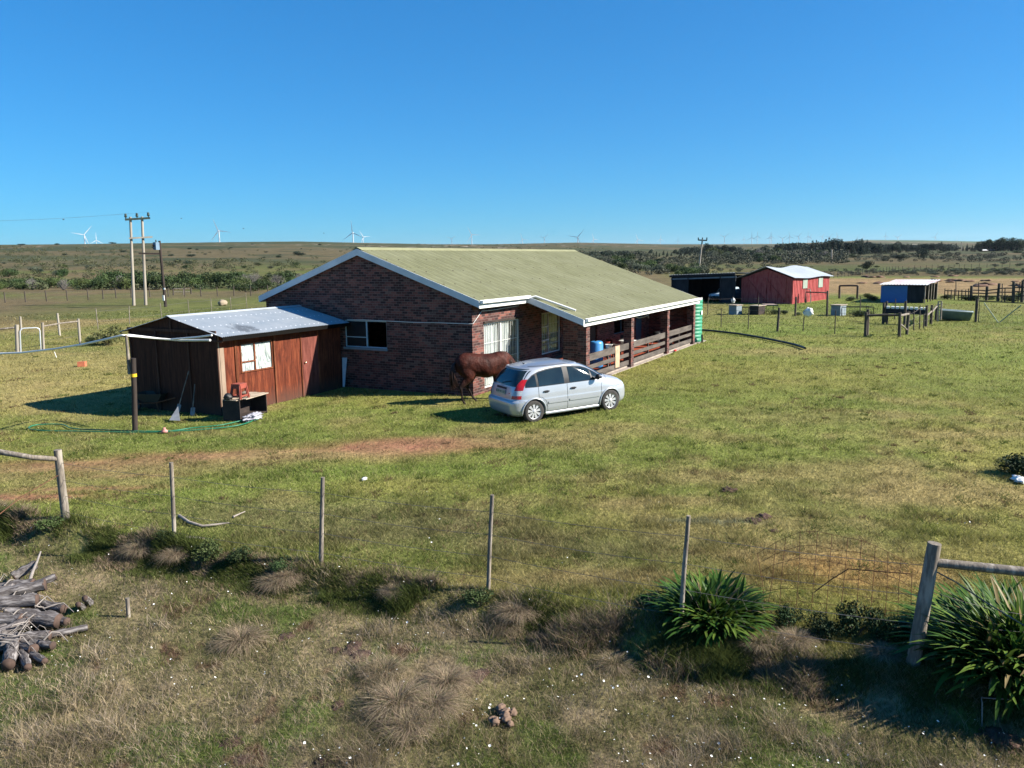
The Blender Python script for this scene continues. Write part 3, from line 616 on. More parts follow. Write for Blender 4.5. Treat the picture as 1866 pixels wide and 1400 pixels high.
# gable end, back and inner walls
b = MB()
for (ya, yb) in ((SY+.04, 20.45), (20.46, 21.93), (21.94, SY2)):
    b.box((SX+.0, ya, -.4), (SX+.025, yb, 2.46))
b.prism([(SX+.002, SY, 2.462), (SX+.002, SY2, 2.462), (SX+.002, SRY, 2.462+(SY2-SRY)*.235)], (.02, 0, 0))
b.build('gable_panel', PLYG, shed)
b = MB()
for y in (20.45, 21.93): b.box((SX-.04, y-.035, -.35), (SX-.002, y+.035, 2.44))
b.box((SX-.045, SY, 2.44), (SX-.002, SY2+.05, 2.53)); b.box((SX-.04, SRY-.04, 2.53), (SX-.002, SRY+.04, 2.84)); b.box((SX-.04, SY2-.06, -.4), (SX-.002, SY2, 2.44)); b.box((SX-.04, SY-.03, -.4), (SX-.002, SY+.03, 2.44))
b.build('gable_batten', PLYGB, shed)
b = MB(); b.box((SX+.03, SY2-.03, -.4), (SX2, SY2, 2.4)); b.box((SX2-.03, SY+.04, -.4), (SX2, SY2-.03, 2.4)); b.build('back_wall', PLY, shed)
def sz(y): return SRZ-.235*abs(y-SRY)
b = MB(); b.box((SX-.10, 18.84, 2.23), (HX-.01, 18.88, sz(18.86)-.02)); b.build('added_eave_shade', mat('eave_shade_black', (.008, .007, .006), (.005, .005, .005), spec=.05), shed)  # board added under the eave, blackened to deepen the shadow band below
b = MB(); b.box((SX-.11, 18.86, 2.20), (SX-.07, 23.5, 2.26)); b.build('eave_beam', PLYGB, shed)
mb = MB()
for (yb, s) in ((18.82, 0), (23.55, 0)):
    corr(mb, SX-.12, HX-.02, SRY, sz(SRY), yb, sz(yb), .076, .009, 6, .003, sag=.02)
def gal_mat():
    m, N, L, B = nt('galvanised_roof'); g = N.new('ShaderNodeNewGeometry'); s = N.new('ShaderNodeSeparateXYZ'); L.new(g.outputs['Position'], s.inputs[0])
    a = N.new('ShaderNodeTexNoise'); a.inputs['Scale'].default_value = 1.5; a.inputs['Detail'].default_value = 7; a.inputs['Roughness'].default_value = .7; L.new(g.outputs['Position'], a.inputs[0])
    c = ramp(N, L, a.outputs[0], [(.28, (.28, .33, .37)), (.5, (.34, .38, .41)), (.7, (.40, .43, .45))])
    fx = math_node(N, L, 'ABSOLUTE', math_node(N, L, 'SUBTRACT', math_node(N, L, 'FRACT', math_node(N, L, 'DIVIDE', s.outputs[0], .228)), .5))
    fy = math_node(N, L, 'ABSOLUTE', math_node(N, L, 'SUBTRACT', math_node(N, L, 'FRACT', math_node(N, L, 'DIVIDE', s.outputs[1], .78)), .5))
    mk = math_node(N, L, 'MULTIPLY', math_node(N, L, 'LESS_THAN', fx, .11), math_node(N, L, 'LESS_THAN', fy, .035))
    m2 = N.new('ShaderNodeMixRGB'); L.new(mk, m2.inputs[0]); L.new(c, m2.inputs[1]); m2.inputs[2].default_value = (.9, .9, .9, 1)
    sp = N.new('ShaderNodeVectorMath'); sp.operation = 'DISTANCE'; L.new(g.outputs['Position'], sp.inputs[0]); sp.inputs[1].default_value = (18.3, 19.3, 2.5)
    dn = math_node(N, L, 'ADD', sp.outputs['Value'], math_node(N, L, 'MULTIPLY', math_node(N, L, 'SUBTRACT', a.outputs[0], .5), 3.0))
    mr = N.new('ShaderNodeMapRange'); L.new(dn, mr.inputs[0]); mr.inputs[1].default_value = .15; mr.inputs[2].default_value = .55; mr.inputs[3].default_value = .75; mr.inputs[4].default_value = 0
    m3 = N.new('ShaderNodeMixRGB'); L.new(mr.outputs[0], m3.inputs[0]); L.new(m2.outputs[0], m3.inputs[1]); m3.inputs[2].default_value = (.10, .11, .12, 1)
    L.new(m3.outputs[0], B.inputs['Base Color']); B.inputs['Metallic'].default_value = .25; B.inputs['Roughness'].default_value = .5; return m
GROOF = gal_mat()
sr = mb.build('roof', GROOF, shed, fixn=False)
b = MB(); b.prism([(SX-.13, SRY-.12, sz(SRY-.12)+.02), (SX-.13, SRY, SRZ+.035), (SX-.13, SRY+.12, sz(SRY+.12)+.02), (SX-.13, SRY+.12, sz(SRY+.12)+.012), (SX-.13, SRY, SRZ+.022), (SX-.13, SRY-.12, sz(SRY-.12)+.012)], (HX-SX+.11, 0, 0)); b.build('ridge_cap', GALV, sr)
# ------------------------------------------------------------------ silver hatchback
CPAINT = mat('silver_car_paint', (.46, .49, .53), (.48, .51, .55), sc=2, rough=.33, metal=.45, coat=.5, spec=.5)
CROOF = mat('silver_roof_sky_tone', (.34, .37, .41), (.36, .39, .43), sc=2, rough=.32, metal=.6, coat=.5)  # darker copy of the body paint: the roof's sky reflection put into colour
CGLASS = mat('car_glass', (.010, .016, .018), (.014, .024, .026), sc=2, rough=.05, spec=.8)
RUBBER = mat('tyre_rubber', (.035, .034, .033), (.06, .055, .05), sc=8, rough=.85)
HUB = mat('silver_hubcap', (.62, .63, .64), (.5, .51, .52), sc=9, rough=.35, metal=.4)
REDL = mat('red_lamp_lens', (.45, .012, .012), (.30, .008, .01), sc=8, rough=.15, spec=.7)
CLRL = mat('clear_lamp_lens', (.45, .48, .50), (.30, .33, .36), sc=30, rough=.12, spec=.7)
TRIM = mat('black_trim', (.018, .018, .02), (.03, .03, .032), sc=4, rough=.5)
ZT = [.17, .20, .26, .35, .50, .565, .60, .63, .75, .85, .90, .95, 1.0, 1.05, 1.1, 1.2, 1.3, 1.38, 1.43, 1.47, 1.50, 1.515, 1.522]
XR = [-1.66, -1.76, -1.83, -1.865, -1.88, -1.875, -1.855, -1.80, -1.785, -1.76, -1.745, -1.73, -1.71, -1.69, -1.665, -1.60, -1.52, -1.43, -1.34, -1.14, -.92, -.72, -.5]
XF = [1.80, 1.88, 1.94, 1.965, 1.965, 1.96, 1.955, 1.95, 1.88, 1.74, 1.62, 1.46, 1.27, 1.15, 1.07, .92, .74, .56, .40, .14, -.12, -.3, -.45]
HW = [.72, .76, .80, .822, .833, .834, .834, .83, .826, .816, .81, .803, .793, .782, .768, .733, .693, .655, .622, .575, .49, .36, .1]
NE = [8, 8, 8, 8, 8, 8, 8, 8, 7.8, 7.5, 7.2, 7, 6.8, 6.5, 6.2, 5.6, 5.0, 4.5, 4.0, 3.4, 3.0, 2.6, 2.2]
NF = .62
def cpar(z):
    return [float(np.interp(z, ZT, t)) for t in (XR, XF, HW, NE)]
def c_side(x, z):                                  # half width of the body at x, z
    xr, xf, hw, n = cpar(z); xc = -.1; a = (xf-xc) if x > xc else (xc-xr)
    if x > xc: n = max(2.2, n*NF)
    return hw*max(0, 1-min(1, abs(x-xc)/a)**n)**(1/n)
def c_rear(y, z):
    xr, xf, hw, n = cpar(z); return -.1-(-.1-xr)*max(0, 1-min(1, abs(y)/hw)**n)**(1/n)
def c_front(y, z):
    xr, xf, hw, n = cpar(z); n = max(2.2, n*NF); return -.1+(xf+.1)*max(0, 1-min(1, abs(y)/hw)**n)**(1/n)
def make_hatchback():
    t = thing('hatchback_car', 'silver five door hatchback parked on the lawn in front of the brick house', 'car')
    zs = []
    for i in range(len(ZT)-1):
        k = 4 if i < 12 else 3
        zs += [ZT[i]+(ZT[i+1]-ZT[i])*q/k for q in range(k)]
    zs.append(ZT[-1]); b = MB()
    KQ = [(0, k/16) for k in range(17)]+[(1, k/12) for k in range(1, 12)]      # even steps along the side, then round the corner
    def quad(n):
        e = 2**(-1/n); out = []
        for kind, u in KQ:
            if kind == 0: x = e*u; out.append((x, (1-x**n)**(1/n)))
            else: y = e*(1-u); out.append(((1-y**n)**(1/n), y))
        return out
    nq = len(KQ); nu = 4*nq
    def P(i, j):
        z = zs[j]; xr, xf, hw, n = cpar(z); q, k = divmod(i, nq); nf = max(2.2, n*NF)
        def pt(nn, k): return quad(nn)[k] if k < nq else (1, 0)
        if q == 0: x, y = pt(nf, k); X, Y = x*(xf+.1), y          # side middle to nose, left
        elif q == 1: x, y = pt(nf, nq-k) ; X, Y = x*(xf+.1), -y
        elif q == 2: x, y = pt(n, k); X, Y = -x*(-.1-xr), -y
        else: x, y = pt(n, nq-k); X, Y = -x*(-.1-xr), y
        return Vector((-.1+X, hw*Y, z))
    vs = [P(i, j) for j in range(len(zs)) for i in range(nu)]
    fs = [(j*nu+i, j*nu+(i+1) % nu, (j+1)*nu+(i+1) % nu, (j+1)*nu+i) for j in range(len(zs)-1) for i in range(nu)]
    fs.append(tuple(range(nu))[::-1]); fs.append(tuple((len(zs)-1)*nu+i for i in range(nu)))
    b.add(vs, fs, True); body = b.build('body', CPAINT, t, local=True)
    for x in (-1.23, 1.23):                        # wheel arches are cut out of the shell
        for s in (-1, 1):
            c = MB(); c.lathe((x, s*.70, .30), [(.0001, -.15), (.345, -.15), (.345, .2), (.0001, .2)], 40, 'y'); co = c.build('cut', TRIM, None, local=True)
            md = body.modifiers.new('b', 'BOOLEAN'); md.operation = 'DIFFERENCE'; md.object = co; md.solver = 'EXACT'
            dg = bpy.context.evaluated_depsgraph_get(); me = bpy.data.meshes.new_from_object(body.evaluated_get(dg)); body.modifiers.clear(); body.data = me
            bpy.data.objects.remove(co)
    body.data.materials.clear(); body.data.materials.append(CPAINT); body.data.materials.append(CROOF); body.data.materials.append(TRIM)
    for p in body.data.polygons:
        c = p.center; p.use_smooth = True; p.material_index = 0
        if c.z > 1.435: p.material_index = 1
        if c.z < .172 or (min(math.hypot(c.x-1.23, c.z-.3), math.hypot(c.x+1.23, c.z-.3)) < .343 and abs(c.y) < .80 and (abs(abs(c.y)-.55) < .01 or min(abs(math.hypot(c.x-1.23, c.z-.3)-.345), abs(math.hypot(c.x+1.23, c.z-.3)-.345)) < .02 and abs(c.y) < c_side(c.x, c.z)-.012)): p.material_index = 2
    def side(name, m, x0, x1, zl, zu, off, nx=24, nz=6, both=True, parent=None):
        for s in ((-1, 1) if both else (-1,)):
            b = MB(); b.grid(lambda i, j: (lambda x, z: Vector((x, s*(c_side(x, z)+off), z)))(x0+(x1-x0)*i/(nx-1), (lambda x: zl(x)+(zu(x)-zl(x))*j/(nz-1))(x0+(x1-x0)*i/(nx-1))), nx, nz)
            o = b.build(name, m, parent or t, local=True)
            if parent is None: o['side'] = s; del o['side']
    arc = lambda x: float(np.interp(x, [-1.46, -1.38, -1.2, -1.0, -.75, -.5, -.2, .1, .35, .55, .75, .9, 1.02], [1.02, 1.13, 1.255, 1.33, 1.375, 1.395, 1.40, 1.385, 1.34, 1.275, 1.175, 1.08, .99]))
    bel = lambda x: .955+.02*(x < -1.2)*(-1.2-x)*2
    side('window_surround', TRIM, -1.46, 1.02, lambda x: bel(x)-.01, lambda x: arc(x)+.006, .003, 60, 12)
    for (x0, x1) in ((-1.43, -1.13), (-1.06, -.27), (-.10, .60), (.65, .98)):
        side('side_window', CGLASS, x0, x1, lambda x: bel(x)+.008, lambda x: max(bel(x)+.012, arc(x)-.018), .008, 26, 10)
    side('side_moulding', CPAINT, -.80, -.17, lambda x: .47, lambda x: .535, .016, 14, 3); side('side_moulding', CPAINT, -.13, .86, lambda x: .47, lambda x: .535, .016, 14, 3)
    seam = MB()
    for s in (-1, 1):
        def strip(pts, w=.006):
            q = [Vector((x, s*(c_side(x, z)+.002), z)) for x, z in pts]; seam.tube(q, w*.75, 4)
        strip([(-.185, z) for z in np.linspace(.25, .95, 12)]); strip([(-1.08+.0*z, z) for z in np.linspace(.68, .95, 6)]+[]); strip([(-1.08, .68), (-.98, .66), (-.86, .55), (-.82, .4), (-.80, .25)])
        strip([(.93, z) for z in np.linspace(.25, .80, 8)]+[(.98, .88), (1.0, .95)]); strip([(x, .245) for x in np.linspace(-.8, .93, 20)])
        strip([(1.45, .70), (1.6, .71), (1.75, .70)]); strip([(-1.5, .60), (-1.65, .61), (-1.8, .62)])
    seam.build('door_seams', TRIM, t, local=True)
    for s in (-1, 1):
        for x in (-.93, -.08):
            b = MB(); y = s*(c_side(x+.08, .80)+.014); b.obox((x+.08, y, .805), (1, 0, 0), (0, 1, 0), (0, 0, 1), .085, .014, .016); b.obox((x+.08, y-s*.008, .80), (1, 0, 0), (0, 1, 0), (0, 0, 1), .05, .01, .03); b.build('door_handle', TRIM, t, local=True)
        b = MB(); y = c_side(.72, 1.0); b.lathe((.76, s*(y+.13), 1.03), [(.001, -.05), (.06, -.045), (.085, -.01), (.08, .03), (.05, .055), (.001, .06)], 14, 'x'); b.tube([(.74, s*(y-.02), .985), (.76, s*(y+.08), 1.0)], .022, 6); m_ = b.build('wing_mirror', TRIM, t, local=True)
        # sill and arch lips
        b = MB(); b.grid(lambda i, j: Vector((-.86+1.72*i/15, s*(c_side(-.86+1.72*i/15, .22)+[.0, .022, .022, .0][j]), [.165, .175, .225, .245][j])), 16, 4); b.build('sill', CPAINT, t, local=True)
        for x in (-1.23, 1.23):
            b = MB(); pts = []
            for k in range(25):
                a = -.22+(PI+.44)*k/24; px = x+.352*math.cos(a); pz = .30+.352*math.sin(a)
                pts.append((px, s*(c_side(px, max(.2, pz))+.006), pz))
            b.tube(pts, .022, 6); b.build('arch_lip', CPAINT, t, local=True)
        # head lamp
        b = MB(); b.grid(lambda i, j: (lambda y, z: Vector((c_front(y, z)+.006, y, z)))(s*(.40+.38*i/11), .66+.0*i+(.13*(j/5))*(1-.1*i/11)), 12, 6); b.build('headlight', CLRL, t, local=True)
        # tail lamp, tall, red with a clear middle
        for (z0, z1, m_) in ((.665, .755, REDL), (.757, .885, CLRL), (.887, 1.16, REDL)):
            def yy(i, z):
                ya = cpar(z)[2]*.945; yi = float(np.interp(z, [.66, .88, 1.16], [.575, .625, .655])); return yi+(ya-yi)*(i/11)
            b = MB(); b.grid(lambda i, j: (lambda z: Vector((c_rear(yy(i, z), z)-.007, s*yy(i, z), z)))(z0+(z1-z0)*j/7), 12, 8); b.build('tail_light', m_, t, local=True)
    # rear screen, spoiler lip, plate, badges
    b = MB(); b.grid(lambda i, j: (lambda z: (lambda y: Vector((c_rear(y, z)-.005, y, z)))((-1+2*i/23)*float(np.interp(z, [1.0, 1.38], [.735, .60]))))(.985+.385*j/11), 24, 12); rs = b.build('rear_window', CGLASS, t, local=True)
    b = MB(); b.grid(lambda i, j: (lambda y: Vector((c_rear(y, 1.40)-[.0, .05, .055, .0][j]+.03*abs(y), y, [1.43, 1.425, 1.405, 1.385][j])))((-1+2*i/19)*.56), 20, 4); b.build('spoiler', CPAINT, t, local=True)
    b = MB(); b.tube([(c_rear(.1, 1.03)-.02, .05, 1.03), (c_rear(-.3, 1.1)-.02, -.38, 1.12)], .008, 5); b.build('rear_wiper', TRIM, t, local=True)
    b = MB(); b.grid(lambda i, j: (lambda y, z: Vector((c_rear(y, z)-.012, y, z)))((-.27+.54*i/11), .885+.05*j/2), 12, 3); b.build('plate_recess', TRIM, t, local=True)
    plx = c_rear(0, .80)-.016
    b = MB(); b.box((plx, -.25, .745), (plx-.008, .25, .865)); pl = b.build('number_plate', mat('number_plate_reflective', (.50, .53, .47), (.42, .45, .40), rough=.4), t, local=True)
    cu = bpy.data.curves.new('txt', 'FONT'); cu.body = 'BZW 813 EC'; cu.size = .098; cu.extrude = .0015; cu.align_x = 'CENTER'; cu.align_y = 'CENTER'; cu.space_character = .95
    to = bpy.data.objects.new('txt', cu); COL.objects.link(to); dg = bpy.context.evaluated_depsgraph_get(); me = bpy.data.meshes.new_from_object(to.evaluated_get(dg)); bpy.data.objects.remove(to)
    me.transform(Matrix.Translation((plx-.0095, 0, .805)) @ Matrix(((0, 0, -1, 0), (-1, 0, 0, 0), (0, 1, 0, 0), (0, 0, 0, 1)))); me.materials.clear(); me.materials.append(mat('plate_characters', (.02, .05, .03)))
    po = bpy.data.objects.new('plate_characters', me); COL.objects.link(po); po.parent = pl
    b = MB()
    for z in (.955, .975): b.tube([(c_rear(.05, z)-.006, .05, z-.012), (c_rear(0, z)-.006, 0, z+.008), (c_rear(-.05, z)-.006, -.05, z-.012)], .006, 5)
    b.build('emblem', HUB, t, local=True)
    b = MB(); b.grid(lambda i, j: (lambda y, z: Vector((c_rear(y, z)-.006, y, z)))((-.42-.06*i/3), .79+.022*j/2), 4, 3); b.build('badge', REDL, t, local=True)
    # bumper insert, exhaust, reflectors, front grille, windscreen
    b = MB(); b.grid(lambda i, j: (lambda y, z: Vector((c_front(y, z)+.005, y, z)))((-.6+1.2*i/19), .30+.12*j/3), 20, 4); b.build('grille', TRIM, t, local=True)
    b = MB(); b.grid(lambda i, j: (lambda z: (lambda y: Vector((c_front(y, z)+.005, y, z)))((-1+2*i/23)*float(np.interp(z, [1.0, 1.42], [.66, .50]))))(1.02+.395*j/13), 24, 14); b.build('windscreen', CGLASS, t, local=True)
    b = MB()
    for s in (-1, 1): b.tube([(c_front(s*.5, 1.01)+.03, s*.5-.4, 1.03), (c_front(s*.5, 1.01)+.03, s*.5+.15, 1.035)], .008, 5)
    b.tube([(c_rear(-.45, .29)+.12, -.45, .215), (c_rear(-.45, .29)-.01, -.45, .205)], .028, 10); b.build('exhaust', TRIM, t, local=True)
    b = MB(); b.tube([(-1.05, 0, 1.46), (-1.06, 0, 1.495)], .03, 8); b.tube([(-1.05, 0, 1.49), (-1.30, 0, 1.66)], .005, 5); b.build('aerial', TRIM, t, local=True)
    for s in (-1, 1):                              # roof gutter strips
        b = MB(); b.tube([(x, s*(c_side(x, 1.455)-.0), 1.457) for x in np.linspace(-1.15, .12, 24)], .007, 4); b.build('roof_strip', TRIM, t, local=True)
    # wheels
    for x in (-1.23, 1.23):
        for s in (-1, 1):
            wy = s*.735
            pr = [(.20, -.085), (.27, -.092), (.292, -.08), (.302, -.05), (.303, 0), (.302, .05), (.292, .08), (.27, .092), (.20, .085)]
            b = MB(); b.lathe((x, wy, .30), pr, 40, 'y'); tyre = MB(); w = thing_part('wheel', t)
            ty = b.build('tyre', RUBBER, w, local=True)
            b = MB(); o = s*.055
            b.lathe((x, wy+o, .30), [(.001, s*-.03), (.19, s*-.03), (.205, s*.02), (.212, s*.02)], 36, 'y'); r1 = b.build('rim_well', TRIM, w, local=True)
            b = MB(); b.lathe((x, wy+o, .30), [(.212, s*.028), (.20, s*.03), (.187, s*.012), (.19, -s*.0)], 36, 'y'); b.lathe((x, wy+o, .30), [(.001, s*.03), (.035, s*.03), (.055, s*.018), (.06, -s*.01)], 20, 'y')
            for k in range(9):
                a = 2*PI*k/9+.2; c, q = math.cos(a), math.sin(a)
                p = [Vector((x+c*rr-q*ww, wy+o+s*hh, .30+q*rr+c*ww)) for rr, ww, hh in ((.05, -.019, .02), (.05, .019, .02), (.195, .040, .016), (.195, -.040, .016))]
                b.prism(p, (0, -s*.012, 0))
            b.build('hubcap', HUB, w, local=True)
    return t
def thing_part(name, parent):
    o = bpy.data.objects.new(name, None); COL.objects.link(o); o.parent = parent; o.empty_display_size = .1; ORG[o.name] = (0, 0, 0); return o
car = make_hatchback(); CS = 1.07
pr_ = G(972, 768.8); d_ = ray(1110, 747.6); best = None
for tt in np.linspace(23.4, 27, 1400):
    p = np.array([0, 0, CAM_H])+d_*tt/np.linalg.norm(d_)
    e = abs(math.dist(p, pr_)-2.46*CS)
    if best is None or e < best[0]: best = (e, p)
pf = Vector(best[1]); hd = math.atan2(pf.y-pr_.y, pf.x-pr_.x); pt = math.asin((pf.z-pr_.z)/(2.46*CS))
left = Vector((-math.sin(hd), math.cos(hd), 0)); ctr = (pf+pr_)/2+left*.74*CS
car.location = (ctr.x, ctr.y, ctr.z-.012); car.rotation_euler = (0, -pt, hd); car.scale = (CS, CS, CS)
print('CAR', ctr, math.degrees(hd), math.degrees(pt))

# ------------------------------------------------------------------ bay horse
def make_horse():
    t = thing('horse', 'dark bay horse standing behind the silver car with its head lowered', 'horse')
    b = bmesh.new()
    def cr(rows, k=5):
        """Catmull-Rom resampling of rows of numbers"""
        A = np.array(rows, float); out = []
        for i in range(len(A)-1):
            a, p, q, d = A[max(i-1, 0)], A[i], A[i+1], A[min(i+2, len(A)-1)]
            for j in range(k):
                t = j/k; out.append(.5*(2*p+(q-a)*t+(2*a-5*p+4*q-d)*t*t+(3*p-a-3*q+d)*t**3))
        out.append(A[-1]); return out
    def loft(secs, n=28):
        """secs: (centre, half width y, half height, axis dir) ellipses"""
        rings = []; secs = [(r_[:3], max(r_[3], .005), max(r_[4], .005), r_[5:]) for r_ in cr([list(c)+[hw, hh]+list(d) for (c, hw, hh, d) in secs])]
        for (c, hw, hh, d) in secs:
            c = Vector(c); d = Vector(d).normalized(); side = Vector((0, 1, 0)); up = d.cross(side)*-1; up = side.cross(d)*-1 if up.length < .1 else up.normalized()
            rings.append([b.verts.new(c+side*hw*math.cos(2*PI*k/n)+up*hh*math.sin(2*PI*k/n)) for k in range(n)])
        for i in range(len(rings)-1):
            for k in range(n): b.faces.new((rings[i][k], rings[i][(k+1) % n], rings[i+1][(k+1) % n], rings[i+1][k]))
        b.faces.new(rings[0][::-1]); b.faces.new(rings[-1])
    X = (1, 0, 0)
    loft([((-.40, 0, 1.27), .07, .10, X), ((-.34, 0, 1.24), .20, .22, X), ((-.20, 0, 1.25), .27, .32, X), ((0, 0, 1.25), .30, .365, X), ((.2, 0, 1.225), .31, .365, X), ((.42, 0, 1.19), .33, .365, X), ((.65, 0, 1.16), .34, .385, X), ((.88, 0, 1.18), .30, .375, X),
          ((1.05, 0, 1.20), .265, .39, X), ((1.22, 0, 1.22), .24, .36, X), ((1.36, 0, 1.20), .19, .27, X), ((1.45, 0, 1.17), .11, .16, X)])
    loft([((1.08, 0, 1.38), .13, .22, (1, 0, -.1)), ((1.30, 0, 1.33), .115, .26, (1, 0, -.35)), ((1.50, 0, 1.20), .10, .21, (1, 0, -.7)), ((1.68, 0, 1.0), .085, .165, (1, 0, -1)), ((1.82, 0, .82), .08, .14, (1, 0, -1.2)), ((1.90, 0, .70), .075, .12, (1, 0, -1.3))], 16)
    # head hanging down from the poll
    loft([((1.86, 0, .78), .07, .10, (.2, 0, -1)), ((1.93, 0, .68), .105, .135, (.25, 0, -1)), ((1.98, 0, .54), .095, .125, (.25, 0, -1)), ((2.02, 0, .38), .07, .085, (.2, 0, -1)), ((2.04, 0, .26), .06, .07, (.1, 0, -1)), ((2.05, 0, .18), .055, .06, (.05, 0, -1)), ((2.05, 0, .145), .03, .03, (0, 0, -1))], 14)
    def limb(pts, n=12):
        pts = [(r_[:3], max(r_[3], .004), max(r_[4], .004)) for r_ in cr([list(c)+[ry, rx] for (c, ry, rx) in pts], 3)]; m = len(pts); rings = []
        for i, (c, ry, rx) in enumerate(pts):
            c = Vector(c); d = (Vector(pts[min(i+1, m-1)][0])-Vector(pts[max(i-1, 0)][0])).normalized()
            side = Vector((0, 1, 0)); fw = side.cross(d).normalized(); sd2 = d.cross(fw)
            rings.append([b.verts.new(c+sd2*ry*math.cos(2*PI*k/n)+fw*rx*math.sin(2*PI*k/n)) for k in range(n)])
        for i in range(m-1):
            for k in range(n): b.faces.new((rings[i][k], rings[i][(k+1) % n], rings[i+1][(k+1) % n], rings[i+1][k]))
        b.faces.new(rings[0][::-1]); b.faces.new(rings[-1])
    def hind(y, dx, st):      # hip, stifle, hock, fetlock, hoof
        limb([((-.10, y*.75, 1.30), .13, .24), ((-.05, y*.95, 1.10), .14, .25), ((.03+st*.35, y*1.05, .93), .13, .23), ((-.03+st*.45, y, .78), .095, .16), ((-.15+st*.55, y, .64), .062, .10), ((-.22+st*.62, y, .55), .050, .078), ((-.205+st*.68, y, .48), .042, .058),
              ((-.17+st*.78, y, .34), .034, .041), ((-.15+st*.88, y, .20), .034, .040), ((-.135+st*.95, y, .155), .038, .042), ((-.10+st*.98, y, .10), .033, .036), ((-.075+st, y, .07), .046, .05), ((-.06+st, y, .0), .056, .064)])
    hind(-.15, 0, -.10); hind(.15, 0, .42)
    def fore(y, st):
        limb([((1.10, y*.8, 1.22), .11, .20), ((1.13, y, 1.02), .10, .16), ((1.08+st*.2, y, .86), .075, .105), ((1.09+st*.4, y, .70), .055, .07), ((1.10+st*.55, y, .58), .042, .05), ((1.115+st*.62, y, .50), .045, .052), ((1.11+st*.68, y, .44), .036, .04),
              ((1.10+st*.8, y, .32), .028, .032), ((1.10+st*.9, y, .20), .030, .034), ((1.11+st*.94, y, .155), .037, .04), ((1.14+st*.97, y, .10), .032, .035), ((1.16+st, y, .07), .045, .05), ((1.175+st, y, .0), .055, .063)])
    fore(-.14, .08); fore(.14, -.14)
    for s in (-1, 1):                                # ears
        limb([((1.84, s*.05, .79), .028, .02), ((1.86, s*.065, .86), .025, .018), ((1.885, s*.07, .92), .006, .006)], 8)
    me = bpy.data.meshes.new('body'); bmesh.ops.recalc_face_normals(b, faces=b.faces); b.to_mesh(me); b.free()
    o = bpy.data.objects.new('body', me); COL.objects.link(o)
    md = o.modifiers.new('r', 'REMESH'); md.mode = 'VOXEL'; md.voxel_size = .016
    m2 = o.modifiers.new('s', 'SMOOTH'); m2.factor = .6; m2.iterations = 22
    dg = bpy.context.evaluated_depsgraph_get(); me2 = bpy.data.meshes.new_from_object(o.evaluated_get(dg)); o.modifiers.clear(); o.data = me2
    me2.polygons.foreach_set('use_smooth', [True]*len(me2.polygons))
    m, N, L, B = nt('bay_coat'); g = N.new('ShaderNodeTexCoord'); s = N.new('ShaderNodeSeparateXYZ'); L.new(g.outputs['Object'], s.inputs[0])
    a = N.new('ShaderNodeTexNoise'); a.inputs['Scale'].default_value = 4; a.inputs['Detail'].default_value = 6; L.new(g.outputs['Object'], a.inputs[0])
    c = ramp(N, L, a.outputs[0], [(.3, (.018, .006, .0045)), (.7, (.066, .017, .010))])
    k = N.new('ShaderNodeMapRange'); L.new(s.outputs[2], k.inputs[0]); k.inputs[1].default_value = .55; k.inputs[2].default_value = .85; k.inputs[3].default_value = 1; k.inputs[4].default_value = 0
    mx = N.new('ShaderNodeMixRGB'); L.new(k.outputs[0], mx.inputs[0]); L.new(c, mx.inputs[1]); mx.inputs[2].default_value = (.016, .010, .009, 1); L.new(mx.outputs[0], B.inputs['Base Color'])
    B.inputs['Roughness'].default_value = .6; B.inputs['Specular IOR Level'].default_value = .13; B.inputs['Sheen Weight'].default_value = .0
    b9 = N.new('ShaderNodeBump'); b9.inputs['Distance'].default_value = .06; L.new(a.outputs[0], b9.inputs['Height']); L.new(b9.outputs[0], B.inputs['Normal'])
    me2.materials.clear(); me2.materials.append(m); o.parent = t
    hair = mat('black_horse_hair', (.020, .010, .008), (.055, .020, .012), sc=6, rough=.5)
    b = MB(); r2 = random.Random(3)
    for k in range(150):
        y = r2.gauss(0, .022); q = r2.random()
        L_ = .62+.38*q; o1 = r2.gauss(0, .045); o2 = r2.gauss(0, .05)
        pts = [(-.38, y*.6, 1.34), (-.46+o2*.2, y, 1.27), (-.50+o2*.5, y*1.4+o1*.3, 1.08), (-.49+o2, y*1.8+o1*.8, 1.34-.62*L_), (-.44+o2*1.3, y*2+o1*1.2, 1.34-.95*L_)]
        b.tube(pts, [.012, .016, .013, .010, .002], 4)
    b.build('tail', hair, t, local=True)
    b = MB()
    for k in range(110):
        u = k/110; x = 1.15+.72*u; zt = float(np.interp(x, [1.15, 1.3, 1.5, 1.68, 1.87], [1.60, 1.585, 1.40, 1.16, .86])); 
        b.tube([(x, 0, zt-.02), (x+.02, -.06, zt-.02), (x+.01, -.115, zt-.17-.06*r2.random())], [.012, .012, .003], 4)
    b.build('mane', hair, t, local=True)
    b = MB()
    for s in (-1, 1): b.lathe((1.985, s*.092, .62), [(.001, -.018), (.016, -.01), (.018, 0), (.016, .01), (.001, .018)], 10, 'y')
    b.build('eyes', BLACKP, t, local=True)
    return t
horse = make_horse()
hf = G(846, 737); hh_ = math.radians(-38)
horse.rotation_euler = (0, 0, hh_); horse.scale = (1.0, 1.0, 1.03)
off = Vector((math.cos(hh_)*-.17+math.sin(hh_)*.15, math.sin(hh_)*-.17-math.cos(hh_)*.15, 0))
horse.location = (hf.x-off.x, hf.y-off.y, -.02)
print('HORSE', horse.location)
